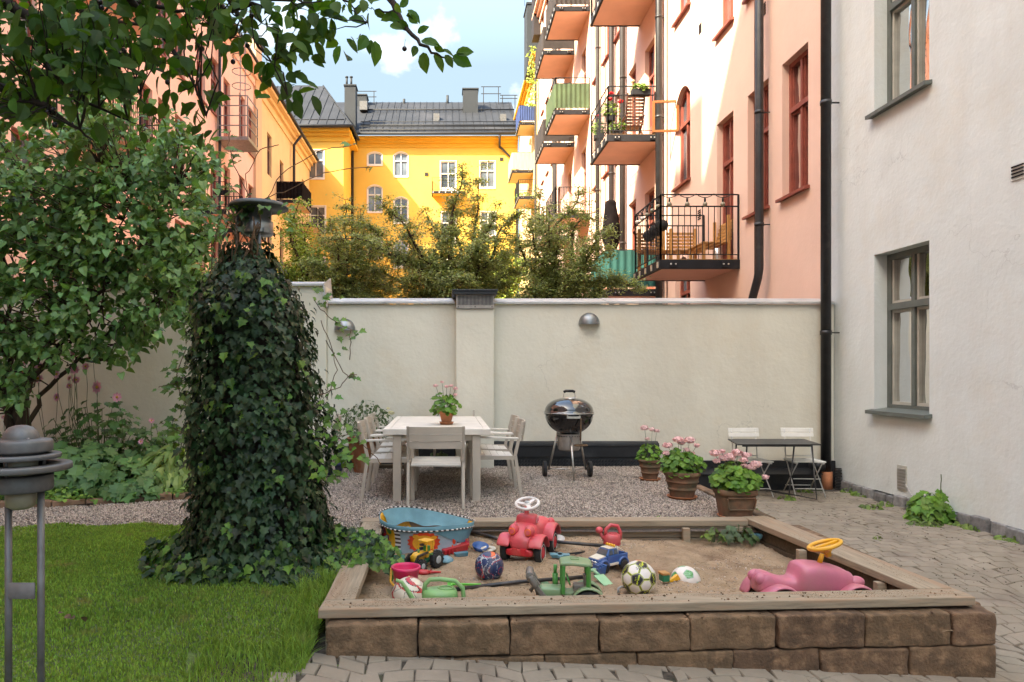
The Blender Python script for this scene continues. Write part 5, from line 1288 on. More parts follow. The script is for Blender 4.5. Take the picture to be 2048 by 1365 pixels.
# tall pot with rose by the wall
cr_ = Vector(((727-CX)/F*9.2, 9.25, GZ)); rp_ = thing('potted_rose', cr_, 'leggy white rose in a tall lime streaked terracotta pot left of the dining table', 'potted plant')
pot(rp_, .13, .215, .46, M['terrastain'], GZ, rim=.02); soil(rp_, .19, GZ+.44, cr_)
geranium(rp_, (cr_.x+.02,cr_.y), .36, .55, 420, [(.34,.34,.04),(.30,.40,.025)], GZ+.44, ls=(.035,.065), nparts=50, petal='cream_petal', leafm='geranbg', tmp=OVAL)
cs = Vector(((668-CX)/F*8.9, 8.9, GZ)); bp_ = thing('small_potted_plant', cs, 'small dark blue pot with pale saucer and silvery plant by the ivy column', 'potted plant')
saucer(bp_, .14, GZ, cs, M['ash']); pot(bp_, .09, .12, .16, M['p_navy'], GZ+.014); soil(bp_, .1, GZ+.16, cs)
geranium(bp_, cs, .18, .40, 110, [(0,.38,.02),(-.06,.33,.02),(.07,.30,.02)], GZ+.16, ls=(.025,.045), nparts=0, petal='petal2', leafm='geranbg', tmp=OVAL)
ch_ = Vector(((877-CX)/F*9.5, 9.5, GZ)); hp = thing('planter_box', ch_, 'small concrete planter with a low green plant behind the dining table', 'planter')
k = MB(); k.hexa([(ch_.x-.05,9.45,GZ),(ch_.x+.05,9.45,GZ),(ch_.x+.05,9.55,GZ),(ch_.x-.05,9.55,GZ),(ch_.x-.065,9.43,GZ+.17),(ch_.x+.065,9.43,GZ+.17),(ch_.x+.065,9.56,GZ+.17),(ch_.x-.065,9.56,GZ+.17)]); k.build('pot', M['ash'], hp, bevel=.006)
geranium(hp, ch_, .09, .08, 50, [], GZ+.17, ls=(.03,.05), nparts=0, leafm='geranbg')
# wooden board under the pots
k = MB(); k.box(-1.75,-.55,9.55,9.70,GZ-.01,GZ+.05); tag(k.build('board', M['timberdark'], loc=(-1.1,9.6,GZ)), 'dark plank lying on the gravel along the foot of the wall left of the table', 'plank')
# ---- kettle grill
gx = (1138-CX)/F*8.72; gy = 8.72; gg = thing('kettle_grill', (gx,gy,GZ), 'black enamel kettle barbecue on three legs standing by the cream wall', 'grill')
def z_(v): return GZ+v
R0 = .30
k = MB(); k.lathe([(R0*math.sin(a)*1.0, .80-(.80-.545)*math.cos(a)) for a in [PI/2*i/10 for i in range(2,11)]]+[(R0+.008,.80),(R0+.008,.808),(R0-.01,.812)], (gx,gy,GZ), 40); k.build('bowl', M['enamel'], gg)
k = MB(); k.lathe([(R0+.004,.815),(R0+.012,.818),(R0+.012,.828),(R0+.002,.832)]+[(R0*math.cos(a)**.85,.835+.17*math.sin(a)) for a in [PI/2*i/12 for i in range(1,12)]]+[(.001,1.006)], (gx,gy,GZ), 40); lid = k.build('lid', M['enamel'], gg)
k = MB(); k.lathe([(R0+.013,.812),(R0+.016,.817),(R0+.013,.822)], (gx,gy,GZ), 40); k.build('rim_band', M['chrome'], lid)
k = MB(); k.tube([(gx-.075,gy-.02,z_(.995)),(gx-.065,gy-.02,z_(1.075)),(gx+.065,gy-.02,z_(1.075)),(gx+.075,gy-.02,z_(.995))], .006, 8); k.build('handle_bracket', M['chrome'], lid)
k = MB(); k.tube([(gx-.07,gy-.02,z_(1.075)),(gx-.04,gy-.02,z_(1.088)),(gx+.04,gy-.02,z_(1.088)),(gx+.07,gy-.02,z_(1.075))], .017, 10); k.build('lid_handle', M['rubber'], lid)
k = MB(); k.tube(ring((gx,gy-.05,z_(1.0)), .08, 20, ry=.05)[0:11], .008, 6); k.lathe([(.05,.985),(.055,1.0),(.001,1.004)], (gx,gy-.08,GZ), 16); k.build('lid_vent', M['chrome'], lid)
k = MB(); k.box(gx-.075,gx+.075,gy-.335,gy-.315,z_(.765),z_(.79)); k.box(gx-.08,gx-.068,gy-.33,gy-.28,z_(.765),z_(.80)); k.box(gx+.068,gx+.08,gy-.33,gy-.28,z_(.765),z_(.80)); k.build('bowl_handle', M['chrome'], gg)
k = MB(); k.lathe([(.12,.35),(.135,.37),(.14,.44),(.143,.545),(.145,.55),(.12,.556)], (gx,gy,GZ), 30); ash = k.build('ash_catcher', M['ash'], gg)
k = MB()
for i in range(26):
    a = 2*PI*i/26; k.wheel((gx+.144*math.cos(a),gy+.144*math.sin(a),z_(.53)), (math.cos(a),math.sin(a),0), .007, .006, 6)
k.build('vent_holes', M['rubber'], ash)['kind'] = 'stuff'
for (ax, ay, bx, by) in ((.0,-.15,.01,-.30),(-.14,.05,-.235,.12),(.14,.05,.235,.12)):
    k = MB(); top = z_(.56) if ay < 0 else z_(.60)
    k.tube([(gx+ax*.9,gy+ay*.8,top),(gx+bx,gy+by,z_(0) if ay < 0 else z_(.09))], .0125, 10); k.build('leg', M['chrome'], gg)
for s_ in (-1,1):
    k = MB(); k.wheel((gx+s_*.285,gy+.12,z_(.10)), (1,0,0), .10, .045, 24); whl = k.build('wheel', M['rubber'], gg)
    k = MB(); k.wheel((gx+s_*.285,gy+.12,z_(.10)), (1,0,0), .055, .05, 16); k.build('hub', M['p_black'], whl)
k = MB(); k.tube([(gx-.27,gy+.12,z_(.10)),(gx+.27,gy+.12,z_(.10))], .006, 6); k.build('axle', M['chrome'], gg)
k = MB(); k.tube([(gx+.085,gy-.33,z_(.77)),(gx+.085,gy-.31,z_(.5))], .009, 8); k.tube(ring((gx+.10,gy-.24,z_(.435)), .075, 18, ry=.04), .012, 6, closed=True); k.tube([(gx+.085,gy-.31,z_(.5)),(gx+.10,gy-.28,z_(.44))], .004, 5)
tag(k.build('grill_brush', M['vine'], loc=(gx+.085,gy-.33,z_(.77))), 'worn long handled grill brush hanging from the kettle grill handle', 'brush')
# ---- bistro table and folding chairs
zp0 = -.01
bt = thing('folding_table', (3.95,8.75,zp0), 'narrow graphite slatted steel table standing in front of the two white folding chairs', 'table')
xa, xb_ = (1462-CX)/F*8.55, (1622-CX)/F*8.55
a0 = PG(1462,882,zp0+.71); 
Yn, Yf = (H-(zp0+.71))*F/(889-CY), (H-(zp0+.71))*F/(878-CY)
xl, xr = (1475-CX)/F*Yn, (1643-CX)/F*Yn; xl2, xr2 = (1455-CX)/F*Yf, (1608-CX)/F*Yf
n = 5
for i in range(n):
    t0, t1 = i/n, (i+.86)/n; k = MB()
    A = lambda t, s_: (lerp(xl,xl2,t) if s_ == 0 else lerp(xr,xr2,t), lerp(Yn,Yf,t))
    p = [A(t0,0),A(t0,1),A(t1,1),A(t1,0)]; k.hexa([(x,y,zp0+.695) for x,y in p]+[(x,y,zp0+.712) for x,y in p]); k.build('tabletop_slat', M['graphite'], bt, bevel=.004)
def legset(xt, yt_, xb2, yb2, xm, ym):
    k = MB(); k.tube([(xt,yt_,zp0+.69),(xb2,yb2,zp0+.02),(xm,ym,zp0+.10)], .0105, 8); k.build('leg', M['graphite'], bt)
xm, ym = (xl+xr)/2-.1, (Yn+Yf)/2
legset(xr-.10, Yn+.04, xr-.05, Yn+.02, xm, ym); legset(xr-.28, Yn+.12, xr-.26, Yn+.30, xm, ym)
legset(xl+.16, Yn+.10, xl+.10, Yn+.04, xm, ym); legset(xl2+.08, Yf-.1, xl2+.06, Yf-.05, xm, ym)
k = MB(); k.box(xl+.1,xr-.08,Yn+.08,Yn+.1,zp0+.67,zp0+.694); k.box(xl2+.1,xr2-.05,Yf-.12,Yf-.1,zp0+.67,zp0+.694); k.build('rail', M['graphite'], bt)
def folding_chair():
    t = local_thing('folding_chair', 'x', 'chair', 'white folding chairs against the wall')
    W = .40
    for i in range(2): k = MB(); k.hexa([(-W/2-.01,.19+.012*i,.745+i*.062),(W/2+.01,.19+.012*i,.745+i*.062),(W/2+.01,.205+.012*i,.745+i*.062),(-W/2-.01,.205+.012*i,.745+i*.062),(-W/2-.01,.20+.012*i,.798+i*.062),(W/2+.01,.20+.012*i,.798+i*.062),(W/2+.01,.215+.012*i,.798+i*.062),(-W/2-.01,.215+.012*i,.798+i*.062)]); k.build('back_slat', M['whitewood'], t, bevel=.002)
    for i in range(5): k = MB(); k.box(-W/2,W/2,-.20+i*.075,-.14+i*.075,.445,.46); k.build('seat_slat', M['whitewood'], t, bevel=.002)
    for s_ in (-1,1):
        x = s_*(W/2-.035); k = MB(); k.tube([(x,.215,.85),(x,.16,.48),(x+s_*.02,-.22,0)], .008, 6); k.build('leg', M['whitesteel'], t)
        k = MB(); k.tube([(x-s_*.012,-.19,.44),(x+s_*.0,.24,0)], .008, 6); k.build('leg', M['whitesteel'], t)
        k = MB(); k.box(x-.012,x+.012,-.2,.18,.425,.443); k.build('seat_rail', M['whitesteel'], t)
    for y, z in ((-.155,.10),(.16,.10),(-.1,.22),(.17,.49)): k = MB(); k.tube([(-W/2+.03,y,z),(W/2-.03,y,z)], .007, 6); k.build('crossbar', M['whitesteel'], t)
    return t
fc = folding_chair()
place(fc, ((1497-CX)/F*9.3,9.22,zp0), .06, 'white slatted folding chair on the left behind the graphite table', copy=True)
place(fc, ((1601-CX)/F*9.3,9.22,zp0), -.08, 'white slatted folding chair on the right behind the graphite table, next to the downpipe', copy=False)
# ---- bollard lamp in the left foreground
bx, by = (42-CX)/F*2.6, 2.6; zb = zlawn(bx,by)-.02
bl = thing('bollard_lamp', (bx,by,zb), 'weathered grey metal bollard garden light with stacked rings at the left edge', 'garden lamp')
def zy(y): return H+(CY-y)*2.6/F
s_ = 2.6/F
k = MB(); k.lathe([(.082,zy(912)),(.082,zy(885)),(.001,zy(885))], (bx,by,0), 28); k.build('lamp_body', M['lampgrey'], bl)
k = MB(); k.lathe([(31*s_*1.0,zy(889)),(34*s_,zy(880)),(31*s_,zy(866)),(22*s_,zy(855)),(10*s_,zy(851)),(.001,zy(850))], (bx,by,0), 28); k.build('dome', M['lampgrey'], bl)
k = MB(); k.lathe([(34*s_,zy(903)),(56*s_,zy(903)),(57*s_,zy(900)),(57*s_,zy(884)),(55*s_,zy(880)),(34*s_,zy(877))], (bx,by,0), 36); k.build('cap_ring', M['lampgrey'], bl)
for r_, ya, yb_ in ((72,908,917),(92,928,940)):
    k = MB(); k.lathe([((r_-38)*s_,zy(yb_)),((r_-1)*s_,zy(yb_)),(r_*s_,zy(yb_-2)),(r_*s_,zy(ya+2)),((r_-1)*s_,zy(ya)),((r_-38)*s_,zy(ya)),((r_-38)*s_,zy(yb_))], (bx,by,0), 40); k.build('louvre_ring', M['lampgrey'], bl)
k = MB(); k.lathe([(30*s_,zy(960)),(30*s_,zy(903))], (bx,by,0), 24); k.build('inner_glass', M['frost'], bl)
k = MB(); k.lathe([(57*s_,zy(981)),(58*s_,zy(978)),(58*s_,zy(951)),(56*s_,zy(949)),(34*s_,zy(949))], (bx,by,0), 36); k.build('collar', M['lampgrey'], bl)
k = MB(); k.lathe([(16*s_,zy(1018)),(26*s_,zy(1012)),(28*s_,zy(1000)),(28*s_,zy(981))], (bx,by,0), 20); k.build('lower_glass', M['frost'], bl)
for x in (17,82):
    k = MB(); X = (x-CX)*s_; k.tube([(X,by,zy(980)),(X+.02*0,by,zb)], .0125, 12); k.build('post', M['lampgrey'], bl)
for a in range(3):
    k = MB(); an = a*2.1+.4; k.tube([(bx+.075*math.cos(an),by+.075*math.sin(an),zy(975)),(bx+.075*math.cos(an),by+.075*math.sin(an),zy(880))], .006, 8); k.build('spacer_rod', M['lampgrey'], bl)
for a in range(3):
    k = MB(); an = a*2.1-.7; k.ball((bx+.07*math.cos(an),by+.07*math.sin(an),zy(878)), .008, 8, 6); k.build('screw', M['lampgrey'], bl)
k = MB(); X0 = (17-CX)*s_+.012; X1 = (82-CX)*s_-.012; n = 10; k.smooth = True
pts = [(lerp(X0,X1,i/n), by-.02-.0*math.sin(PI*i/n)) for i in range(n+1)]
k.add([(x,y,z) for z in (zy(1195),zy(1163)) for x,y in pts]+[(x,y+.004,z) for z in (zy(1195),zy(1163)) for x,y in pts], [(i,i+1,i+n+2,i+n+1) for i in range(n)]+[(i+2*(n+1),i+1+2*(n+1),i+n+2+2*(n+1),i+n+1+2*(n+1)) for i in range(n)]+[(n+1+i,n+2+i,3*(n+1)+i+1,3*(n+1)+i) for i in range(n)]); k.build('brace', M['lampgrey'], bl)
# ================================================================ TOYS
def gp(x, y, dz=0.0):
    """point on the sand seen at a pixel"""
    z = .15
    for _ in range(6):
        q = PG(x, y, z); z = zsand(min(2.8,max(-.6,q.x)), min(6.0,max(3.9,q.y)))
    return Vector((q.x, q.y, z+dz))
def lt(name, loc, heading, label, cat, group=None, tilt=(0,0), s=1.0):
    """thing whose parts are modelled in local coordinates: x forward, z up"""
    t = thing(name, loc, label, cat, group)
    Mx = Matrix.Translation(Vector(loc)) @ Matrix.Rotation(heading, 4, 'Z') @ Matrix.Rotation(tilt[0], 4, 'X') @ Matrix.Rotation(tilt[1], 4, 'Y') @ Matrix.Scale(s, 4)
    return t, Mx
def lmb(Mx): k = MB(); k.M = Mx; return k
# ---- red ride-on car
fl = gp(1034, 1123); fl.z = .150
t, X = lt('ride_on_car', (.665, 5.50, .155), math.atan2(-.92,-.40), 'faded red ride-on car with white steering wheel, facing the viewer in the sand', 'toy car', 'ride-on cars')
k = lmb(X)   # body lofted along x (front +x)
k.loft([(-.285,0,.20,.055,.05,2.5),(-.27,0,.20,.10,.07,3),(-.20,0,.20,.125,.085,3),(-.10,0,.18,.095,.075,3),(0,0,.18,.085,.08,3),(.05,0,.195,.085,.10,3),(.12,0,.205,.105,.095,3),(.20,0,.18,.10,.075,3),(.26,0,.16,.085,.055,3),(.285,0,.15,.06,.035,2.5)], 28)
body = k.build('body', M['p_rose'], t, subsurf=1)
k = lmb(X); k.loft([(-.01,0,.29,.065,.04,4),(.0,0,.30,.078,.045,4),(.11,0,.30,.082,.05,4),(.125,0,.295,.07,.04,4)], 24); k.build('bonnet', M['p_rose'], t, subsurf=1)
for sy in (-1,1):
    k = lmb(X); pts = []; n = 9
    k.smooth = True; vs_ = []
    for i in range(n+1):   # front mudguards: arched shells
        a = PI*(.02+.86*i/n); cx_, cz_, r_ = .185, .095, .125
        for w_ in (.075,.10,.165,.175): vs_.append((cx_-r_*math.cos(a)*(1 if w_ < .17 else .93), sy*w_, cz_+r_*math.sin(a)*(.98 if .08 < w_ < .17 else .88)))
    k.add(vs_, [(i*4+j, i*4+j+1, i*4+5+j, i*4+4+j) for i in range(n) for j in range(3)])
    o = k.build('mudguard', M['p_rose'], t, subsurf=1); so3 = o.modifiers.new('solid', 'SOLIDIFY'); so3.thickness = .008
    k = lmb(X); vs_ = []; k.smooth = True
    for i in range(n+1):
        a = PI*(.05+.90*i/n); cx_, cz_, r_ = -.17, .105, .125
        for w_ in (.08,.11,.165,.175): vs_.append((cx_-r_*math.cos(a), sy*w_, cz_+r_*math.sin(a)*(1.08 if .1 < w_ < .17 else .96)))
    k.add(vs_, [(i*4+j, i*4+j+1, i*4+5+j, i*4+4+j) for i in range(n) for j in range(3)])
    o = k.build('mudguard', M['p_rose'], t, subsurf=1); so3 = o.modifiers.new('solid', 'SOLIDIFY'); so3.thickness = .008
    k = lmb(X); k.ball((.205,sy*.062,.245), .048, 16, 10, (1.15,.85,.95)); hl = k.build('headlight', M['p_rose'], t)
    k = lmb(X); k.wheel((.258,sy*.062,.245), (1,0,.15), .027, .006, 18); k.build('headlight_lens', M['p_orange'], hl)
    k = lmb(X); k.wheel((.261,sy*.062,.243), (1,0,.15), .018, .006, 16); k.build('headlight_eye', M['p_rose'], hl)
    for x_, r_ in ((.185,.085),(-.17,.09)):
        k = lmb(X); k.wheel((x_,sy*.135,r_), (0,1,0), r_, .05, 26); wh = k.build('wheel', M['rubber'], t)
        k = lmb(X); k.wheel((x_,sy*.139,r_), (0,1,0), r_*.55, .05, 20); k.build('hub', M['p_red'], wh)
        k = lmb(X); k.tube([Vector((x_+r_*.74*math.cos(a),sy*.161,r_+r_*.74*math.sin(a))) for a in [2*PI*i/24 for i in range(24)]], .0022, 5, closed=True); k.build('rim_stripe', M['p_white'], wh)
    k = lmb(X); k.ball((-.262,sy*.10,.225), .038, 14, 8, (1,.9,1)); k.build('tail_light', M['p_rose'], t)
k = lmb(X); k.loft([(.235,0,.09,.10,.025,4),(.275,0,.092,.105,.028,4),(.285,0,.092,.09,.02,4)], 20); k.box(.245,.288,-.055,-.012,.075,.125); k.box(.245,.288,.012,.055,.075,.125); k.build('bumper', M['p_red'], t, bevel=.004)
k = lmb(X); k.loft([(-.2,0,.11,.06,.04,4),(.25,0,.11,.06,.04,4)], 16); k.build('chassis', M['p_red'], t)
k = lmb(X); k.tube([(.085,0,.33),(.07,0,.40)], [.016,.02], 12); k.tube([(.085,0,.33),(.082,0,.35)], .022, 12); k.build('steering_column', M['p_rose'], t)
W_ = X @ Matrix.Translation((.065,0,.425)) @ Matrix.Rotation(.34,4,'Y')
k = lmb(W_); k.tube(ring((0,0,0), .088, 32), .0125, 10, closed=True); sw = k.build('steering_wheel', M['p_white'], t)
k = lmb(W_)
for a in (.5, 2.64, -PI/2): k.bar((0,0,-.008),(math.cos(a)*.082,math.sin(a)*.082,0), .028, .012)
k.lathe([(.028,-.02),(.03,0),(.02,.01)], (0,0,0), 18); k.build('spokes', M['p_white'], sw)
k = lmb(W_); k.lathe([(.018,.01),(.018,.016),(.001,.02)], (0,0,0), 16); k.build('horn_button', M['p_palegrey'], sw)
k = lmb(X)   # bonnet side emblem, plain outline flame shape
em = [(.03,.29),(.06,.285),(.10,.29),(.10,.30),(.085,.315),(.085,.335),(.072,.325),(.062,.34),(.055,.325),(.04,.325),(.045,.31),(.03,.305)]
k.tube([Vector((x_,.0845,z)) for x_, z in em], .0012, 4, closed=True); k.build('emblem', M['p_white'], t)
k = lmb(X); k.poly([(x_*.8+.014,.0850,z*.8+.062) for x_, z in em]); k.build('emblem_fill', M['p_pinkred'], t)
# ---- pink ride-on car lying low at the right
t, X = lt('ride_on_car', (2.26, 4.36, .185), .05, 'dusty pink ride-on car with yellow steering wheel in the right corner of the sandpit', 'toy car', 'ride-on cars', s=.98)
def prof(pts, hw, e=3):
    return [(x, 0, (a+b)/2, hw(x), (b-a)/2, e) for x, a, b in pts]
k = lmb(X); k.loft([(-.36,0,.10,.03,.03,2.5),(-.345,0,.115,.07,.055,3),(-.30,0,.13,.085,.075,3),(-.22,0,.10,.07,.055,3),(-.13,0,.095,.075,.05,3),(-.105,0,.10,.08,.06,3),(-.085,0,.135,.10,.095,3.5),(-.06,0,.14,.11,.105,4),(.06,0,.14,.115,.10,4),(.17,0,.13,.105,.09,3),(.24,0,.115,.09,.075,3),(.29,0,.09,.07,.05,3),(.33,0,.07,.05,.03,2.5)], 28)
k.build('body', M['p_pink'], t, subsurf=1)
for sy in (-1,1):
    for cx_, r_ in ((.245,.13),(-.235,.13)):
        k = lmb(X); k.smooth = True; vs_ = []; n = 10
        for i in range(n+1):
            a = PI*(.04+.92*i/n)
            for w_ in (.05,.10,.15,.16): vs_.append((cx_-r_*math.cos(a)*(1.02 if w_ < .155 else .95), sy*w_, .0+r_*math.sin(a)*(1.02 if .06 < w_ < .155 else .93)))
        k.add(vs_, [(i*4+j, i*4+j+1, i*4+5+j, i*4+4+j) for i in range(n) for j in range(3)])
        o = k.build('mudguard', M['p_pink'], t, subsurf=1); so3 = o.modifiers.new('solid', 'SOLIDIFY'); so3.thickness = .01
        k = lmb(X); k.wheel((cx_,sy*.12,.01), (0,1,0), .10, .05, 24); k.build('wheel', M['rubber'], t)
    k = lmb(X); k.ball((-.32,sy*.045,.145), .036, 16, 10, (1.4,.8,1.15)); k.build('tail_light', M['p_pink'], t)
    k = lmb(X); k.ball((.275,sy*.06,.125), .042, 16, 10, (1.3,.85,.9)); k.build('headlight', M['p_pink'], t)
k = lmb(X); k.tube([(.075,0,.23),(.095,0,.29)], [.016,.013], 12); k.build('steering_column', M['p_yellow'], t)
W_ = X @ Matrix.Translation((.11,0,.345)) @ Matrix.Rotation(-.30,4,'Y') @ Matrix.Rotation(-.12,4,'X')
k = lmb(W_); k.tube(ring((0,0,0), .095, 32), .013, 10, closed=True); sw = k.build('steering_wheel', M['p_yellow'], t)
k = lmb(W_)
for a in (0.2, 2.3, -2.0): k.bar((0,0,-.055),(math.cos(a)*.088,math.sin(a)*.088,-.004), .022, .012)
k.lathe([(.018,-.075),(.022,-.05),(.04,-.03)], (0,0,0), 16); k.bar((-.085,0,0),(.085,0,0),.03,.012); k.build('spokes', M['p_yellow'], sw)
# ---- balls
def ico_ball(t, c, r, fn, mats, sub=5, name='ball_skin', seam=.006, rot=(0,0,0)):
    """football: 32 panels with recessed seams; fn(panel, direction, edge distance) gives the material slot"""
    bmx = bmesh.new(); bmesh.ops.create_icosphere(bmx, subdivisions=sub, radius=1.0)
    b0 = bmesh.new(); bmesh.ops.create_icosphere(b0, subdivisions=1, radius=1.0)
    pent = [v.co.normalized() for v in b0.verts]; hexa = [f.calc_center_median().normalized() for f in b0.faces]; b0.free()
    cen = [(p, 0, .0) for p in pent]+[(p, 1, 0) for p in hexa]
    A = np.array([tuple(p) for p, _, _ in cen]); wgt = np.array([1.0]*12+[1.0]*20)
    def near(d):
        dd = np.arccos(np.clip(A@np.array(d), -1, 1))*np.array([1.10]*12+[1.0]*20)
        i = np.argsort(dd)[:2]; return i[0], dd[i[1]]-dd[i[0]]
    R = Matrix.Rotation(rot[0],3,'X') @ Matrix.Rotation(rot[1],3,'Y') @ Matrix.Rotation(rot[2],3,'Z')
    for v in bmx.verts:
        i, e = near(v.co.normalized()); v.co = v.co*(1-seam*max(0, 1-e/.045))
    bmx.faces.ensure_lookup_table()
    for f in bmx.faces:
        d = f.calc_center_median().normalized(); i, e = near(d); f.smooth = True
        f.material_index = fn(i, R @ d, e, cen[i][0], d)
    bmx.transform(R.to_4x4())
    me = bpy.data.meshes.new(name); bmx.to_mesh(me); bmx.free()
    for m in mats: me.materials.append(m)
    me.transform(Matrix.Translation(c-org(t)) @ Matrix.Scale(r, 4)); o = bpy.data.objects.new(name, me); C.objects.link(o); o.parent = t; return o
def ball_at(x, ytop, ybot, label, zc=None, grp='footballs lying in the sandpit'):
    """world position from its outline; radius from the depth"""
    d = ybot-ytop; return
# match ball, white with black and yellow
Yb = 4.56; r = 34/F*Yb; c = Vector(((1277-CX)/F*Yb, Yb, H+(CY-1156.5)*Yb/F)); 
t = thing('football', (c.x,c.y,c.z-r), 'white match football with black panels and acid yellow stripes', 'ball', 'footballs lying in the sandpit')
def fn_match(i, d, e, cc, d0):
    if i < 12:
        if e < .05: return 3
        ax = cc.cross(Vector((.3,.2,1))).normalized(); u = d0.dot(ax)
        q = (u*22) % 1.0
        return 2 if (abs(u) < .10 and q < .38) else 1
    if e < .035: return 3
    if e < .075: return 1
    if e < .095: return 2
    return 0
ico_ball(t, c, r, fn_match, [M['p_white'],M['p_black'],M['p_lime'],M['p_grey']], rot=(.35,.1,.5))
# lettering on the top of the ball
def ball_text(t, txt, c, r, up, size, m, spin=0):
    cu = bpy.data.curves.new('lettering', 'FONT'); cu.body = txt; cu.size = size; cu.align_x = 'CENTER'; cu.align_y = 'CENTER'; cu.resolution_u = 3
    o = bpy.data.objects.new('lettering', cu); C.objects.link(o); bpy.context.view_layer.update()
    me = bpy.data.meshes.new_from_object(o.evaluated_get(bpy.context.evaluated_depsgraph_get())); bpy.data.objects.remove(o)
    bm_ = bmesh.new(); bm_.from_mesh(me); bmesh.ops.triangulate(bm_, faces=bm_.faces[:]); 
    z = Vector(up).normalized(); x = z.cross(Vector((0,-1,.3))).normalized(); x = Matrix.Rotation(spin,3,z) @ x; y = z.cross(x)
    for v in bm_.verts:
        d = (z+x*(v.co.x/r)+y*(v.co.y/r)).normalized(); v.co = c+d*(r*1.006)-org(t)
    bm_.to_mesh(me); bm_.free(); me.materials.clear(); me.materials.append(m)
    ob = bpy.data.objects.new('lettering', me); C.objects.link(ob); ob.parent = t; return ob
ball_text(t, 'SELECT', c, r, (.12,-.62,.78), .032, M['p_black'], spin=.25)
Yb = 4.88; r = 29/F*Yb; c = Vector(((978.5-CX)/F*Yb, Yb, H+(CY-1133)*Yb/F))
t = thing('football', (c.x,c.y,c.z-r), 'dark blue football with white and red swirls in the middle of the sand', 'ball', 'footballs lying in the sandpit')
def fn_blue(i, d, e, cc, d0):
    v = noise.noise(d0*1.15+Vector((5,1,2))); w_ = noise.noise(d0*1.3+Vector((1,7,3)))
    if abs(v) < .028: return 1
    if abs(v-.09) < .018: return 2
    if abs(w_) < .02: return 1
    if abs(w_-.35) < .03: return 2
    if d.z > .72 and d.x > .1 and d.x < .4: return 4
    return 3 if e < .02 else 0
ico_ball(t, c, r, fn_blue, [M['p_navy'],M['p_palegrey'],M['p_red'],M['p_black'],M['p_orange']], rot=(.2,.5,.1), seam=.003)
Yb = 4.40; r = 36/F*Yb; c = Vector(((819-CX)/F*Yb, Yb, H+(CY-1191)*Yb/F))
t = thing('football', (c.x,c.y,c.z-r), 'cream football with red and black slashes behind the green watering can', 'ball', 'footballs lying in the sandpit')
def fn_red(i, d, e, cc, d0):
    v = noise.noise(Vector((d.x*1.2+d.z*2.2, d.y*1.2-d.z, d.z*1.5))+Vector((2,4,1)))
    if e < .02: return 3
    if -.05 < v < .12: return 1
    if .12 <= v < .17: return 2
    return 0
ico_ball(t, c, r, fn_red, [M['p_cream'],M['p_red'],M['p_black'],M['p_grey']], rot=(.3,.4,.8))
Yb = 4.86; r = 29/F*Yb; c = Vector(((1371-CX)/F*Yb, Yb, H+(CY-1162)*Yb/F))
t = thing('football', (c.x,c.y,c.z-r), 'white football with green stripes half sunk in a hollow on the right', 'ball', 'footballs lying in the sandpit')
def fn_green(i, d, e, cc, d0):
    if e < .025: return 2
    if i < 12:
        u = d0.dot(cc.cross(Vector((.2,1,.1))).normalized()); return 1 if (u*16) % 1 < .5 else 3
    return 0
ico_ball(t, c, r, fn_green, [M['p_white'],M['p_green'],M['p_palegrey'],M['p_mint']], rot=(.1,.9,.2))
# ---- fabric toy bin with lion
q0 = P(853,1100,5.75); bc = Vector(((853-CX)/F*5.78, 5.78, .16)); RX, RY = .385, .22
t = thing('fabric_toy_bin', bc, 'sagging oval fabric toy bin with teal rim and a printed lion face', 'toy bin')
def rimz(a):   # height of the rim round the oval
    return .228+.040*math.sin(a)+.03*math.cos(a+2.6)-.02*math.sin(2*a)
def bin_pt(a, v, out=0.0):
    sag = 1-.06*math.sin(PI*v); fold = .012*math.sin(a*7+v*2)*(1-v)+.008*math.sin(a*13+1)
    r_ = (1*sag+fold+out); tx = .03*v
    return Vector((bc.x+RX*r_*math.cos(a)*(.93+.07*v)+tx*0, bc.y+RY*r_*math.sin(a)*(.93+.07*v), bc.z-.02+(rimz(a)+.02)*v))
n, mm = 120, 14; k = MB(); k.smooth = True
vs_ = [bin_pt(2*PI*i/n, j/mm) for j in range(mm+1) for i in range(n)]
slots = ['p_paleblue','p_yellow','p_purple','p_brown','p_white','p_red','p_teal','p_pinkred','p_orange','fabric_teal']
for j in range(mm):
    for i in range(n):
        a = (i/n)*360
        v = (j+.5)/mm
        # front is at a = 270 degrees; u runs 0 (left) .. 1 (right) across the front
        u = (a-180)/180 if 180 <= a <= 360 else -1
        mi = 1
        if u >= 0:
            if u < .07: mi = 2 if (j//3) % 2 else 1
            elif u < .17: mi = [1,5,2,1][(j//4+int(u*40)) % 4]
            elif u < .25: mi = 1
            elif u < .30: mi = 3 if j % 2 else 4
            elif u < .68: mi = 0
            elif u < .74: mi = 0
            elif u < .80: mi = 3 if j % 2 else 4
            elif u < .9: mi = [2,7,2,1][(j//3+int(u*30)) % 4]
            else: mi = [7,2,1,7][(j//2+int(u*40)) % 4]
        k.mi = mi; b0 = j*n
        k.m_tmp = None
        if not hasattr(k, 'done'): k.add(vs_, []); k.done = True
        k.f.append((b0+i, b0+(i+1) % n, b0+n+(i+1) % n, b0+n+i)); k.m.append(mi); k.sm.append(True)
o = k.build('printed_wall', [M[s_] for s_ in slots], t)
sd_ = o.modifiers.new('solid', 'SOLIDIFY'); sd_.thickness = .004
# inner yellow lining and floor
k = MB(); k.smooth = True; vs_ = [bin_pt(2*PI*i/40, v, -.02) for v in (0,.5,.96) for i in range(40)]
k.add(vs_, [(j*40+i, j*40+(i+1) % 40, (j+1)*40+(i+1) % 40, (j+1)*40+i) for j in range(2) for i in range(40)]+[tuple(range(40))]); k.build('lining', M['p_yellow'], t)
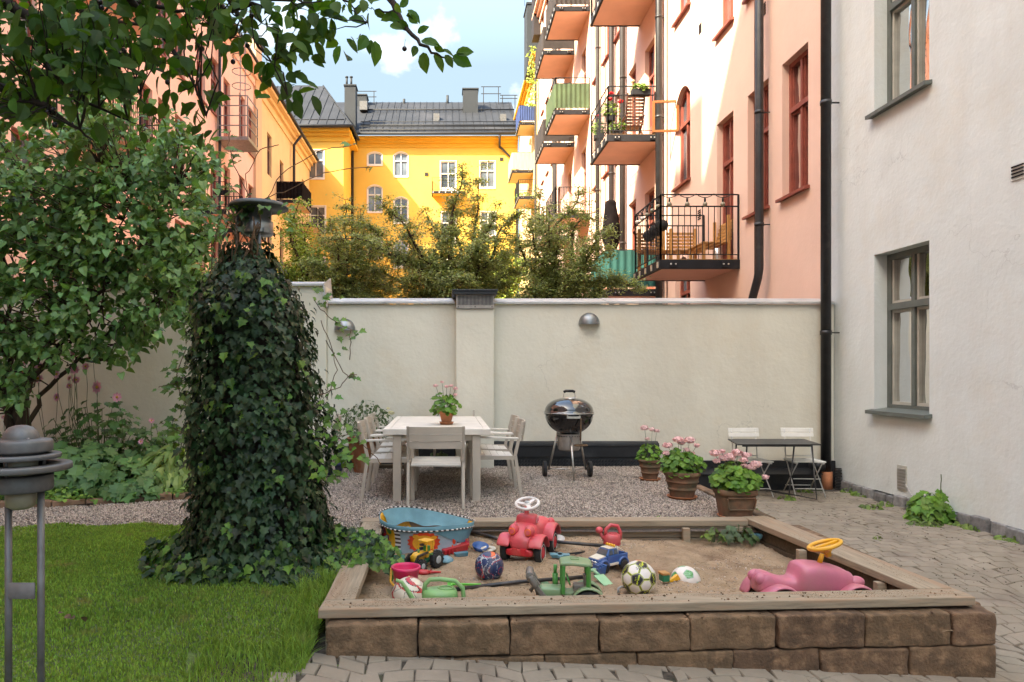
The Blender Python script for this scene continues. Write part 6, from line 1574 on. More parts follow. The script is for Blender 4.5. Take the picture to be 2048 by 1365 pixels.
# teal flap drooping over the rim, deeper at the right front and inside at the back
M['tealcloth'] = pm('teal_cotton_rim', (0.15, 0.30, 0.34), 0.9, scale=6, var=0.12, bump=.002, bscale=12)
k = MB(); k.smooth = True; n2 = 96; vs_ = []
for i in range(n2+1):
    a = 2*PI*i/n2; d = a*180/PI
    dep = .035+.10*max(0, math.cos((a-math.radians(325))*1.6))**2*(1 if 270 < d < 360 or d < 20 else 0)
    top = bin_pt(a, 1); top.z += .012
    vs_ += [top+Vector((0,0,-.005)), bin_pt(a, 1, .02)+Vector((0,0,.006)), bin_pt(a, max(.2, 1-dep*.5/rimz(a)), .035), bin_pt(a, max(.2, 1-dep/rimz(a)), .03+.008*math.sin(i*.9))]
k.add(vs_, [(i*4+j, (i+1)*4+j, (i+1)*4+j+1, i*4+j+1) for i in range(n2) for j in range(3)]); k.build('rim_cloth', M['tealcloth'], t)
k = MB(); k.smooth = True; vs_ = []; m0, m1 = 20, 165
for i in range(31):
    a = math.radians(lerp(m0, m1, i/30)); w_ = math.sin(PI*i/30)
    vs_ += [bin_pt(a, 1, -.01)+Vector((0,0,.008)), bin_pt(a, .86, -.05-.05*w_), bin_pt(a, .62-.05*math.sin(i*.5), -.08-.20*w_)]
k.add(vs_, [(i*3+j, (i+1)*3+j, (i+1)*3+j+1, i*3+j+1) for i in range(30) for j in range(2)]); k.build('inner_flap', M['tealcloth'], t)
k = MB(); ks = MB()
for i in range(110):
    a0_, a1_ = 2*PI*i/110, 2*PI*(i+1)/110
    p0, p1 = bin_pt(a0_,1,.028)+Vector((0,0,.014)), bin_pt(a1_,1,.028)+Vector((0,0,.014))
    if PI < a0_: p0, p1 = bin_pt(a0_,.87,.045), bin_pt(a1_,.87,.045)
    (k if i % 2 else ks).tube([p0,p1], .006, 6)
k.build('piping', M['p_black'], t)['kind'] = 'stuff'; ks.build('piping', M['p_white'], t)['kind'] = 'stuff'
# lion face: flat printed patches following the cloth
def patch(u, v, ru, rv_, m, off, spikes=0, name='lion_print', rot=0, parent=t, n=28):
    k = MB(); pts = []
    for i in range(n if not spikes else spikes*2):
        nn = n if not spikes else spikes*2; a = 2*PI*i/nn; f_ = 1 if not spikes else (1.0 if i % 2 else .86)
        du, dv = ru*math.cos(a)*f_, rv_*math.sin(a)*f_; du, dv = du*math.cos(rot)-dv*math.sin(rot), du*math.sin(rot)+dv*math.cos(rot)
        pts.append((u+du, v+dv))
    c0 = bin_pt(PI+(u)*PI, v, off)
    vs_ = [c0]+[bin_pt(PI+a*PI, b, off) for a, b in pts]; nn = len(pts)
    inner = [bin_pt(PI+(u+(a-u)*.5)*PI, v+(b-v)*.5, off) for a, b in pts]
    vs_ += inner
    k.add(vs_, [(0, nn+1+i, nn+1+(i+1) % nn) for i in range(nn)]+[(nn+1+i, 1+i, 1+(i+1) % nn, nn+1+(i+1) % nn) for i in range(nn)])
    return k.build(name, m, parent)
lu, lv = .485, .46
M['mane'] = pm('printed_orange_red', (0.70, 0.055, 0.01), 0.7, scale=20, var=.2); M['liony'] = pm('printed_golden_yellow', (0.80, 0.33, 0.02), 0.7, scale=10, var=.12)
lion = patch(lu, lv, .125, .40, M['mane'], .022, spikes=16)
patch(lu-.07, lv+.26, .024, .075, M['liony'], .028, parent=lion, name='ear') if False else None
for du, dv, ru, rv_, m, nm, of in ((-.0,-.02,.080,.28,M['liony'],'face',.028),(-.055,.22,.022,.07,M['liony'],'ear',.030),(.070,.17,.022,.07,M['liony'],'ear',.030),(-.022,.085,.017,.055,M['p_white'],'eye',.034),(.026,.06,.017,.055,M['p_white'],'eye',.034),
                          (-.018,.08,.008,.026,M['p_black'],'pupil',.038),(.024,.055,.008,.026,M['p_black'],'pupil',.038),(-.012,-.07,.018,.05,M['p_brown'],'nose',.036),(-.004,-.14,.045,.09,M['p_yellow'],'muzzle',.031)):
    patch(lu+du, lv+dv, ru, rv_, m, of, name='printed_'+nm)
patch(.715, .50, .016, .16, M['mane'], .028, name='printed_balloon'); patch(.70,.2,.008,.14,M['p_orange'],.028,name='printed_stem')
patch(.13,.45,.04,.16,M['p_red'],.026,name='printed_flower'); patch(.13,.45,.018,.07,M['p_yellow'],.03,name='printed_flower'); patch(.05,.68,.03,.1,M['p_purple'],.026,name='printed_flower'); patch(.2,.75,.03,.1,M['p_green'],.026,name='printed_leaf')
patch(.88,.42,.035,.12,M['p_pinkred'],.03,name='printed_flower'); patch(.88,.42,.014,.05,M['p_yellow'],.034,name='printed_flower'); patch(.86,.2,.03,.08,M['p_yellow'],.03,name='printed_flower')
# ---- yellow and green toy tractor
t, X = lt('toy_tractor', gp(845,1137), math.atan2(-.80,-.62), 'small yellow and green toy tractor with black front loader', 'toy tractor', 'toy tractors', s=1.0)
def part(name, mat_, fn, parent, X, bevel=0, subsurf=0):
    k = lmb(X); fn(k); return k.build(name, mat_, parent, bevel=bevel, subsurf=subsurf)
part('chassis', M['p_darkgreen'], lambda k: (k.box(-.10,.10,-.028,.028,.04,.075), k.box(-.12,-.02,-.05,.05,.06,.10)), t, X, .004)
part('bonnet', M['p_yellow'], lambda k: k.loft([(.01,0,.10,.03,.032,4),(.08,0,.10,.03,.032,4),(.115,0,.092,.024,.022,3)],18), t, X)
part('mudguard', M['p_green'], lambda k: (k.box(-.13,-.02,-.075,-.045,.105,.115), k.box(-.13,-.02,.045,.075,.105,.115)), t, X, .004)
part('cab', M['p_yellow'], lambda k: (k.box(-.085,.005,-.045,.045,.195,.207), *[k.bar((x,y,.10),(x*.9,y,.20),.010) for x in (-.08,.0) for y in (-.04,.04)], k.box(-.085,.0,-.045,.045,.085,.12)), t, X, .004)
part('exhaust', M['p_green'], lambda k: k.tube([(.06,.012,.12),(.06,.012,.155)], .008, 8), t, X)
part('seat', M['p_green'], lambda k: k.box(-.07,-.03,-.02,.02,.12,.16), t, X, .004)
for sy in (-1,1):
    for x_, r_, w_ in ((-.075,.064,.042),(.085,.045,.034)):
        k = lmb(X); k.wheel((x_,sy*(.075 if x_ < 0 else .062),r_), (0,1,0), r_, w_, 22)
        for i in range(14):
            a = 2*PI*i/14; k.bar((x_+r_*math.cos(a),sy*(.075 if x_ < 0 else .062)-.018,r_+r_*math.sin(a)),(x_+r_*math.cos(a+.12),sy*(.075 if x_ < 0 else .062)+.018,r_+r_*math.sin(a+.12)),.008)
        wh = k.build('wheel', M['rubber'], t); k = lmb(X); k.wheel((x_,sy*((.075 if x_ < 0 else .062)+.006),r_), (0,1,0), r_*.5, w_*.85, 16); k.build('hub', M['p_palegrey'], wh)
    part('loader_arm', M['p_black'], lambda k: (k.bar((-.01,sy*.045,.125),(.10,sy*.045,.115),.012,.016), k.bar((.10,sy*.045,.118),(.165,sy*.045,.03),.012,.018)), t, X)
part('loader_bucket', M['p_black'], lambda k: k.prism([(.16,-.06,.01),(.20,-.06,.005),(.165,-.06,.05)], (0,.12,0)), t, X)
# ---- blue pick-up truck
t, X = lt('toy_pickup_truck', gp(1215,1138), math.atan2(-.55,-.84), 'blue and cream toy pickup truck with roof lights, dusted with sand', 'toy truck')
part('chassis', M['p_black'], lambda k: k.box(-.14,.14,-.045,.045,.035,.06), t, X, .004)
part('body', M['p_blue'], lambda k: (k.box(-.15,-.055,-.058,-.05,.06,.115), k.box(-.15,-.055,.05,.058,.06,.115), k.box(-.15,-.143,-.05,.05,.06,.115), k.box(-.143,-.055,-.05,.05,.058,.066), k.box(-.055,.06,-.058,.058,.06,.115), k.hexa([(.06,-.058,.06),(.145,-.055,.06),(.145,.055,.06),(.06,.058,.06),(.06,-.055,.112),(.145,-.05,.098),(.145,.05,.098),(.06,.055,.112)])), t, X, .005)
part('cab', M['p_blue'], lambda k: k.hexa([(-.055,-.055,.116),(.062,-.055,.116),(.062,.055,.116),(-.055,.055,.116),(-.05,-.045,.158),(.03,-.045,.158),(.03,.045,.158),(-.05,.045,.158)]), t, X, .004)
part('roof_panel', M['p_cream'], lambda k: k.box(-.05,.03,-.043,.043,.159,.164), t, X, .002)
part('bonnet_panel', M['p_cream'], lambda k: k.hexa([(.065,-.045,.1115),(.14,-.042,.099),(.14,.042,.099),(.065,.045,.1115),(.065,-.045,.117),(.14,-.042,.103),(.14,.042,.103),(.065,.045,.117)]), t, X)
part('windscreen', M['glassfar'], lambda k: k.hexa([(.064,-.046,.118),(.068,-.046,.118),(.068,.046,.118),(.064,.046,.118),(.033,-.038,.154),(.037,-.038,.154),(.037,.038,.154),(.033,.038,.154)]), t, X)
for sy in (-1,1):
    for a_, b_ in ((-.045,-.008),(.0,.038)):
        part('side_window', M['glassfar'], lambda k: k.hexa([(a_,sy*.0555,.120),(b_,sy*.0555,.120),(b_,sy*.052,.120),(a_,sy*.052,.120),(a_+.002,sy*.0485,.152),(b_-.008,sy*.0485,.152),(b_-.008,sy*.045,.152),(a_+.002,sy*.045,.152)]), t, X)
    part('side_step', M['p_cream'], lambda k: k.box(-.06,.055,sy*.052-.012,sy*.052+.012,.045,.062), t, X, .002)
    for x_ in (-.10,.095):
        k = lmb(X); k.wheel((x_,sy*.062,.036), (0,1,0), .038, .034, 20); wh = k.build('wheel', M['rubber'], t)
        part('mudguard', M['p_blue'], lambda k: k.tube([Vector((x_+.046*math.cos(a),sy*.06,.042+.046*math.sin(a))) for a in [PI*i/8 for i in range(9)]], .010, 8), t, X)
part('bull_bar', M['chrome'], lambda k: (*[k.tube([(.152,-.045,z),(.157,0,z),(.152,.045,z)], .004, 6) for z in (.05,.066,.082)], *[k.tube([(.153,y,.045),(.153,y,.09)], .004, 6) for y in (-.03,0,.03)]), t, X)
part('roll_bar', M['p_cream'], lambda k: (k.tube([(-.06,-.045,.11),(-.06,-.04,.165),(-.06,.04,.165),(-.06,.045,.11)], .005, 6), k.tube([(-.06,.035,.165),(-.14,.045,.115)], .004, 6), k.tube([(-.06,-.035,.165),(-.14,-.045,.115)], .004, 6)), t, X)
for i in range(4): part('roof_light', M['p_yellow'], lambda k: k.wheel((-.03,-.033+.022*i,.176), (1,0,0), .010, .014, 10), t, X)
# ---- big green tractor
t, X = lt('toy_tractor', (.78, 4.32, .115), PI-.12, 'x', 'toy tractor', 'toy tractors', s=.97)
t['label'] = 'large sage green plastic tractor with grey loader near the front plank'
part('body', M['p_sage'], lambda k: (k.box(-.12,.19,-.05,.05,.08,.145), k.loft([(.04,0,.135,.055,.035,5),(.19,0,.135,.055,.035,5),(.205,0,.13,.045,.025,4)],20)), t, X, .006)
part('cab_roof', M['p_sage'], lambda k: k.loft([(-.125,0,.318,.07,.006,5),(-.11,0,.322,.082,.012,5),(0,0,.332,.085,.014,5),(.06,0,.326,.08,.012,5),(.075,0,.32,.07,.006,5)],28), t, X, 0)
part('roof_hatch', M['p_green'], lambda k: k.tube([(-.045,-.028,.348),(.005,-.028,.349),(.005,.028,.349),(-.045,.028,.348)], .0018, 5, closed=True), t, X)
for x_ in (-.10,.055):
    for sy in (-1,1): part('cab_pillar', M['p_green'], lambda k: k.bar((x_*1.05,sy*.065,.14),(x_,sy*.072,.318),.02,.024), t, X)
part('exhaust', M['p_green'], lambda k: (k.tube([(.10,-.055,.14),(.10,-.055,.235)], .018, 14), k.tube([(.10,-.055,.235),(.10,-.055,.29)], .011, 12)), t, X)
part('seat', M['p_grey'], lambda k: (k.box(-.08,-.01,-.035,.035,.14,.19), k.box(-.09,-.075,-.035,.035,.15,.25)), t, X, .006)
part('steering_wheel', M['p_green'], lambda k: k.tube([Vector((.02+.012*math.sin(a),.035*math.cos(a),.215+.035*math.sin(a))) for a in [2*PI*i/18 for i in range(18)]], .005, 6, closed=True), t, X)
for sy in (-1,1):
    k = lmb(X); k.wheel((-.10,sy*.085,.075), (0,1,0), .095, .05, 26); wh = k.build('wheel', M['rubber'], t); k = lmb(X); k.wheel((-.10,sy*.09,.075), (0,1,0), .06, .05, 20); k.build('hub', M['p_palegrey'], wh)
    k = lmb(X); k.smooth = True; vs_ = []
    for i in range(11):
        a = PI*(.02+.9*i/10)
        for w_ in (.055,.115): vs_.append((-.10+.108*math.cos(a), sy*w_, .075+.108*math.sin(a)))
    k.add(vs_, [(2*i,2*i+2,2*i+3,2*i+1) for i in range(10)]); o = k.build('mudguard', M['p_sage'], t); so3 = o.modifiers.new('solid','SOLIDIFY'); so3.thickness = .008
    k = lmb(X); k.wheel((.15,sy*.075,.055), (0,1,0), .06, .04, 22); k.build('wheel', M['rubber'], t)
    part('loader_arm', M['p_grey'], lambda k: k.bar((.16,sy*.05,.10),(.275,sy*.05,.235),.03,.03), t, X, .005)
part('loader_bucket', M['p_grey'], lambda k: (k.tube([(.262,-.075,.245),(.262,.075,.245)], .026, 14), k.tube([(.262,-.075,.245),(.225,-.075,.18)], .02, 10), k.tube([(.262,.075,.245),(.225,.075,.18)], .02, 10)), t, X, .004)
part('tow_hook', M['p_grey'], lambda k: k.tube([(.26,0,.13),(.235,0,.16),(.215,0,.13),(.21,0,.11)], .014, 10), t, X)
# ---- watering cans
t, X = lt('watering_can', (-.03, 4.13, .20), PI+.05, 'light green plastic watering can with long spout by the front plank', 'watering can', 'watering cans')
Xc = X
k = lmb(X); k.lathe([(.088,0),(.098,.01),(.10,.05),(.099,.052),(.10,.056),(.097,.10),(.09,.118),(.06,.126),(.001,.128)], (0,0,0), 32, sx=1.08, sy=.82); k.build('tank', M['p_can'], t)
k = lmb(X); k.tube([(.085,0,.018),(.12,0,.022),(.155,0,.055),(.19,0,.115),(.225,0,.165),(.26,0,.178)], [.022,.020,.016,.013,.011,.010], 14); k.build('spout', M['p_can'], t)
k = lmb(X); k.tube([(.095,0,.09),(.088,0,.15),(.06,0,.178),(0,0,.18),(-.09,0,.168),(-.135,0,.125),(-.14,0,.07),(-.115,0,.015),(-.09,0,.01)], .0135, 12); k.build('handle', M['p_can'], t)
k = lmb(X); k.tube(ring((-.035,0,.128), .045, 20, ry=.032), .006, 8, closed=True); k.build('filler_rim', M['p_can'], t)
q = gp(1224,1091)
t, X = lt('watering_can', (q.x,q.y,q.z-.02), PI+.1, 'small faded red plastic watering can standing by the back plank', 'watering can', 'watering cans', s=1.0)
k = lmb(X); k.lathe([(.062,0),(.068,.008),(.066,.08),(.064,.11),(.05,.118),(.001,.12)], (0,0,0), 28, sx=1.05, sy=.8); k.build('tank', M['p_rose'], t)
k = lmb(X); k.tube([(.05,0,.06),(.085,0,.10),(.10,0,.135)], [.018,.013,.012], 12); k.ball((.106,0,.15), .028, 14, 10, (1.1,1,.95)); k.build('spout_rose', M['p_rose'], t)
k = lmb(X); k.tube([(.055,0,.10),(.05,0,.155),(.01,0,.19),(-.045,0,.18),(-.07,0,.13),(-.068,0,.07)], .014, 12); k.build('handle', M['p_rose'], t)
k = lmb(X); k.tube(ring((-.01,0,.122), .032, 18, ry=.024), .005, 8, closed=True); k.build('filler_rim', M['p_rose'], t)
# ---- buckets
q = gp(812,1182); t = thing('toy_bucket', (-.258,4.62,.15), 'bright pink toy bucket with yellow handle behind the cream and red football', 'bucket', 'toy buckets')
c = t.location; k = MB(); k.lathe([(.062,0),(.066,.004),(.088,.15),(.096,.155),(.098,.17),(.088,.172),(.084,.155),(.06,.01),(.001,.01)], c, 30); 
k.build('pail', M['p_pinkred'], t)
k = MB(); k.tube([(c.x-.095,c.y,c.z+.16),(c.x-.10,c.y-.03,c.z+.08),(c.x-.06,c.y-.085,c.z+.05)], .008, 8); k.tube([(c.x+.03,c.y-.09,c.z+.13),(c.x+.005,c.y-.094,c.z+.10)], .008, 6); k.build('handle', M['p_yellow'], t)
q = gp(1283,1138)
t, X = lt('toy_bucket', (q.x,q.y,q.z+.05), .7, 'orange toy bucket tipped on its side behind the match football', 'bucket', 'toy buckets', tilt=(0,1.0))
k = lmb(X); k.lathe([(.055,.0),(.06,.004),(.07,.05),(.088,.12),(.09,.125)], (0,0,-.09), 9, power=.9); k.build('pail', M['p_orange'], t, subsurf=1)
k = lmb(X); k.tube([(.0,.088,.03),(.06,.06,.055),(.09,0,.06),(.06,-.06,.055),(0,-.088,.03)], .005, 6); k.build('handle', M['p_white'], t)
# ---- small things: one mesh each
def small(name, q, label, cat, mat_, fn, heading=0, group=None, bevel=0, tilt=(0,0), subsurf=0):
    Mx = Matrix.Translation(q) @ Matrix.Rotation(heading,4,'Z') @ Matrix.Rotation(tilt[0],4,'X') @ Matrix.Rotation(tilt[1],4,'Y')
    k = lmb(Mx); fn(k); o = k.build(name, mat_, loc=q, bevel=bevel, subsurf=subsurf); return tag(o, label, cat, group)
def tubebetween(name, pts, r, m, label, cat):
    k = MB(); k.tube(pts, r, 12); return tag(k.build(name, m, loc=pts[0]), label, cat)
a, b = gp(912,1184), gp(1165,1158); tubebetween('black_pipe', [a+Vector((0,0,.01)), a.lerp(b,.5)+Vector((0,0,.02)), b+Vector((0,0,.012))], .0135, M['p_black'], 'black plastic pipe lying across the sand behind the green tractor', 'pipe')
pts = [gp(940,1068)+Vector((0,0,.03)), gp(1000,1083)+Vector((0,0,.03)), gp(1110,1092)+Vector((0,0,.03)), gp(1212,1100)+Vector((0,0,.03))]
tubebetween('black_pipe', pts, .014, M['p_black'], 'long black plastic pipe behind the red ride-on car', 'pipe')
pts = [gp(1100,1102), gp(1130,1100)+Vector((0,0,.01)), gp(1170,1106), gp(1150,1110)]; tubebetween('hose', pts, .007, M['rubber'], 'short loop of thin black hose beside the red ride-on car', 'hose')
def spade_fn(L_, w_, hr=.008):
    return lambda k: (k.tube([(0,0,.01),(L_,0,.012)], hr, 8), k.hexa([(L_,-w_*.5,.004),(L_+w_*1.3,-w_*.45,.0),(L_+w_*1.3,w_*.45,.0),(L_,w_*.5,.004),(L_,-w_*.5,.014),(L_+w_*1.3,-w_*.45,.005),(L_+w_*1.3,w_*.45,.005),(L_,w_*.5,.014)]), k.tube([(-.005,-.022,.01),(-.005,.022,.01)], hr, 8))
small('toy_spade', gp(1186,1155,.04), 'pale green toy spade beside the big green tractor', 'toy spade', M['p_mint'], spade_fn(.06,.085,.012), -1.1, 'toy spades', tilt=(0,.3))
small('toy_spade', gp(1075,1168,.0), 'small mint green scoop lying on the black pipe', 'toy spade', M['p_mint'], spade_fn(.02,.045,.006), .2, 'toy spades')
small('toy_rake', gp(905,1172,.0), 'bright green toy rake lying on the sand behind the watering can', 'toy rake', M['p_bright'], lambda k: (k.box(0,.19,-.008,.008,.005,.017), k.box(-.012,0,-.045,.045,.0,.02), *[k.box(-.035,-.012,-.043+i*.017,-.036+i*.017,.0,.012) for i in range(6)]), -.05, bevel=.002)
small('toy_spade', gp(795,1136,.03), 'dark green toy spade standing in the sand beside the pink bucket', 'toy spade', M['p_darkgreen'], lambda k: (k.box(-.06,.06,-.004,.004,-.03,.065), k.box(.02,.035,-.008,.008,.065,.10)), .2, 'toy spades', bevel=.004, tilt=(-.5,0))
small('toy_trowel', gp(842,1150,.02), 'dusty red toy trowel between the pink bucket and the blue football', 'toy trowel', M['p_red'], lambda k: (k.loft([(-.04,0,0,.02,.016,2),(.0,0,0,.03,.02,2),(.045,0,0,.028,.018,2),(.06,0,0,.01,.008,2)],16), k.tube([(.055,0,.0),(.08,0,.003),(.145,0,.004)], [.014,.010,.005], 8), k.prism([(.058,-.004,.0),(.075,-.004,.03),(.08,-.004,.0)],(0,.008,0))), -.1)
small('sand_mould', gp(910,1107,.0), 'shallow red sand mould tray in front of the fabric toy bin', 'sand mould', M['p_red'], lambda k: (k.hexa([(-.10,-.03,0),(.10,-.02,.02),(.10,.03,.02),(-.10,.03,0),(-.11,-.045,.04),(.115,-.03,.075),(.115,.04,.075),(-.11,.045,.04)]), *[k.box(-.10+i*.03,-.09+i*.03,-.052,-.04,.0,.04) for i in range(4)]), .35, 'sand moulds', bevel=.004)
small('sand_mould', gp(893,1123,.0), 'pale teal domed sand mould in front of the red tray', 'sand mould', M['p_sky'], lambda k: k.lathe([(.058,0),(.056,.012),(.04,.03),(.015,.042),(.001,.044)], (0,0,0), 10), 0, 'sand moulds')
small('sand_mould', gp(922,1113,.0), 'small blue mould tucked under the red tray', 'sand mould', M['p_teal'], lambda k: k.hexa([(-.05,-.02,0),(.05,-.02,0),(.05,.02,0),(-.05,.02,0),(-.055,-.025,.03),(.055,-.025,.035),(.055,.025,.035),(-.055,.025,.03)]), .3, 'sand moulds', bevel=.004)
small('sand_mould', gp(1120,1116,.0), 'grey blue boat shaped sand mould in front of the red ride-on car', 'sand mould', M['p_sky'], lambda k: (k.hexa([(-.06,-.02,0),(.05,-.02,0),(.05,.02,0),(-.06,.02,0),(-.08,-.035,.03),(.075,-.03,.03),(.075,.03,.03),(-.08,.035,.03)]), k.box(-.02,.02,-.045,.045,.005,.03)), -.1, 'sand moulds', bevel=.005)
small('sand_mould', gp(1198,1150,.0), 'bright blue toothed sand mould between the pickup truck and green tractor', 'sand mould', M['p_blue'], lambda k: (k.hexa([(-.03,-.02,0),(.04,-.02,0),(.04,.02,0),(-.03,.02,0),(-.035,-.03,.05),(.05,-.03,.07),(.05,.03,.07),(-.035,.03,.05)]), *[k.box(-.03+i*.025,-.018+i*.025,-.03,.03,.05,.075) for i in range(3)]), .5, 'sand moulds', bevel=.003)
small('sand_mould', PG(1511,1077,.20), 'turquoise sand mould in the far right corner of the sandpit', 'sand mould', M['p_teal'], lambda k: (k.hexa([(-.04,-.025,0),(.04,-.025,0),(.04,.025,0),(-.04,.025,0),(-.055,-.035,.035),(.055,-.035,.035),(.055,.035,.035),(-.055,.035,.035)]),), -.2, 'sand moulds', bevel=.004)
def bowl_fn(r, h): return lambda k: k.lathe([(r*.6,0),(r*.85,h*.4),(r,h),(r*.96,h),(r*.8,h*.45),(.001,h*.25)], (0,0,0), 24)
small('toy_bowl', gp(960,1101,.0), 'blue plastic bowl half buried beside the fabric bin', 'bowl', M['p_blue'], bowl_fn(.068,.045), 0, 'toy bowls', tilt=(.25,.1))
small('toy_bowl', gp(977,1106,.0), 'beige plastic bowl in front of the blue one', 'bowl', M['p_cream'], bowl_fn(.062,.03), 0, 'toy bowls', tilt=(.1,-.05))
small('toy_bowl', gp(1118,1086,.0), 'white plastic cup behind the rear wheel of the red ride-on car', 'bowl', M['p_white'], bowl_fn(.04,.05), 0, 'toy bowls', tilt=(.4,.1))
small('sand_mould', Vector((.38,4.08,.16)), 'bright green pointed mould by the front plank', 'sand mould', M['p_bright'], lambda k: k.prism([(-.02,-.03,0),(.03,-.03,0),(-.015,-.03,.055)], (0,.05,0)), 0, 'sand moulds', bevel=.003)
small('toy_boat', Vector((.17,4.1,.165)), 'flat blue toy boat beside the green watering can', 'toy boat', M['p_blue'], lambda k: (k.loft([(-.09,0,.01,.01,.01,3),(-.06,0,.015,.035,.018,3),(.06,0,.012,.03,.014,3),(.10,0,.008,.008,.006,3)],16), k.tube([(-.02,-.03,.035),(.0,.0,.045),(.02,.03,.035)], .007, 6)), -.1)
small('clear_handle', gp(1245,1190,.0), 'translucent grey plastic handle beside the match football', 'plastic handle', M['p_palegrey'], lambda k: k.tube([(-.03,0,0),(-.03,0,.03),(-.01,0,.04),(.05,0,.035)], .008, 8), .2)
t, X = lt('toy_wagon', gp(1330,1166,.0), .2, 'little green and yellow toy wagon in the hollow beside the pale football', 'toy wagon')
part('box', M['p_darkgreen'], lambda k: k.box(-.03,.02,-.03,.03,.015,.06), t, X, .003)
part('lid', M['benchwood'], lambda k: k.box(-.035,.02,-.035,.035,.0605,.075), t, X, .003)
part('tow_bar', M['p_yellow'], lambda k: k.hexa([(.02,-.01,.0),(.11,-.015,.02),(.11,.015,.02),(.02,.01,.0),(.02,-.01,.012),(.09,-.015,.055),(.09,.015,.055),(.02,.01,.012)]), t, X, .003)
# ================================================================ PLANTS
def in_poly(x, y, poly):
    c = False; j = len(poly)-1
    for i in range(len(poly)):
        xi, yi = poly[i]; xj, yj = poly[j]
        if (yi > y) != (yj > y) and x < (xj-xi)*(y-yi)/(yj-yi)+xi: c = not c
        j = i
    return c
def crooked(a, b, n=6, w_=.12, sag=0):
    a, b = Vector(a), Vector(b); L_ = (b-a).length; out = []
    o1 = rv(); 
    for i in range(n+1):
        t = i/n; q = a.lerp(b, t)+(noise.noise_vector(o1*3+Vector((t*2.5,0,0)))*L_*w_)*math.sin(PI*t)**.7
        q.z -= sag*L_*t*t; out.append(q)
    return out
def cluster_crown(t, skel, centers, per, spread, tm, m, size, nparts, barkm, twig_r=.006, hang=.3, up=.5, name='foliage', jitter=.5, out_c=None):
    """twigs run from the nearest limb point to each cluster, leaves sit along the outer half of each twig"""
    pts = [p for poly in skel for p in poly[len(poly)//4:]]
    A = np.array([tuple(p) for p in pts]); P_, N_, T_, S_ = [], [], [], []; tw = MB()
    for c in centers:
        c = Vector(c); d = A-np.array(tuple(c)); dist = (d**2).sum(1)+np.where(A[:,2] > c.z, .25, 0); base = Vector(A[int(dist.argmin())])
        path = crooked(base, c, 4, .18); tw.tube(path, [twig_r*1.5, twig_r*1.3, twig_r, twig_r*.8, twig_r*.4], 4, cap=False)
        dr = (c-path[2]); dr = dr.normalized() if dr.length > 1e-5 else rv().normalized()
        for j in range(per):
            tt = rng.random(); q = path[2].lerp(c, .3+.9*tt) if tt < .5 else c+Vector((0,0,0))
            q = q+rv(spread*jitter)
            nrm = Vector((rng.gauss(0,.5), rng.gauss(-.35,.5), up+rng.random()*.7)); tip = dr*.5+rv(.5)+Vector((0,0,-hang))
            P_.append(q); N_.append(nrm); T_.append(tip); S_.append(size*rng.uniform(.65,1.2))
    o = tw.build('twigs', barkm, t); o['kind'] = 'stuff'
    foliage(t, P_, N_, T_, S_, tm, m, nparts, stuff=name)
# ---- ivy column wrapped round an old lamp
IX, IY = (512-CX)/F*4.93, 4.93
iv = thing('ivy_covered_lamp', (IX,IY,GZ), 'old garden lamp post smothered in dark green ivy forming a tall column on the lawn', 'lamp post')
s_ = 4.93/F
def iz(y): return H+(CY-y)*s_
prof_ = [(1150,.60),(1120,.54),(1080,.48),(1030,.455),(960,.44),(900,.425),(800,.405),(700,.39),(640,.375),(605,.355),(575,.315),(550,.25),(528,.185),(505,.15),(485,.135),(465,.13),(440,.12),(415,.10)]
def irad(z):
    y = CY-(z-H)/s_
    for (y0,r0),(y1,r1) in zip(prof_[:-1], prof_[1:]):
        if y <= y0 and y >= y1: return lerp(r0, r1, (y0-y)/(y0-y1))
    return prof_[0][1] if y > prof_[0][0] else 0
def icx(z): return IX+.03*math.sin(z*2.1)-.02*(z-1)
# inner tangle
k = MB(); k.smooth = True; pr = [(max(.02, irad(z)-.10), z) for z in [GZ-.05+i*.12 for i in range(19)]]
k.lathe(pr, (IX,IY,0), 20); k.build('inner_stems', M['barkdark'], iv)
# lamp: two posts, body, disc hood
hx, hz = (517-CX)*s_, iz(408)
k = MB(); k.lathe([(.205,hz-.035),(.208,hz-.03),(.19,hz-.005),(.09,hz+.018),(.001,hz+.022)], (hx,IY,0), 36); k.build('lamp_hood', M['lampdark'], iv)
k = MB(); k.lathe([(.11,iz(470)),(.112,iz(468)),(.112,iz(446)),(.10,iz(444)),(.10,iz(420)),(.08,iz(412))], (hx-.01,IY,0), 28); k.build('lamp_body', M['galv'], iv)
for x in (480, 523):
    k = MB(); X_ = (x-CX)*s_; k.tube([(X_,IY-.06,iz(560)),(X_,IY-.06,iz(412))], .014, 10); k.build('post', M['galv'], iv)
k = MB()
for i in range(13):
    a = rng.uniform(0,2*PI); x0 = hx+rng.uniform(-.10,.10); 
    pth = crooked((x0+.06*math.cos(a), IY-.13+rng.uniform(-.02,.05), iz(rng.uniform(500,600))), (hx+rng.uniform(-.15,.15), IY-.13, iz(rng.uniform(405,470))), 7, .16); k.tube(pth, rng.uniform(.003,.007), 5)
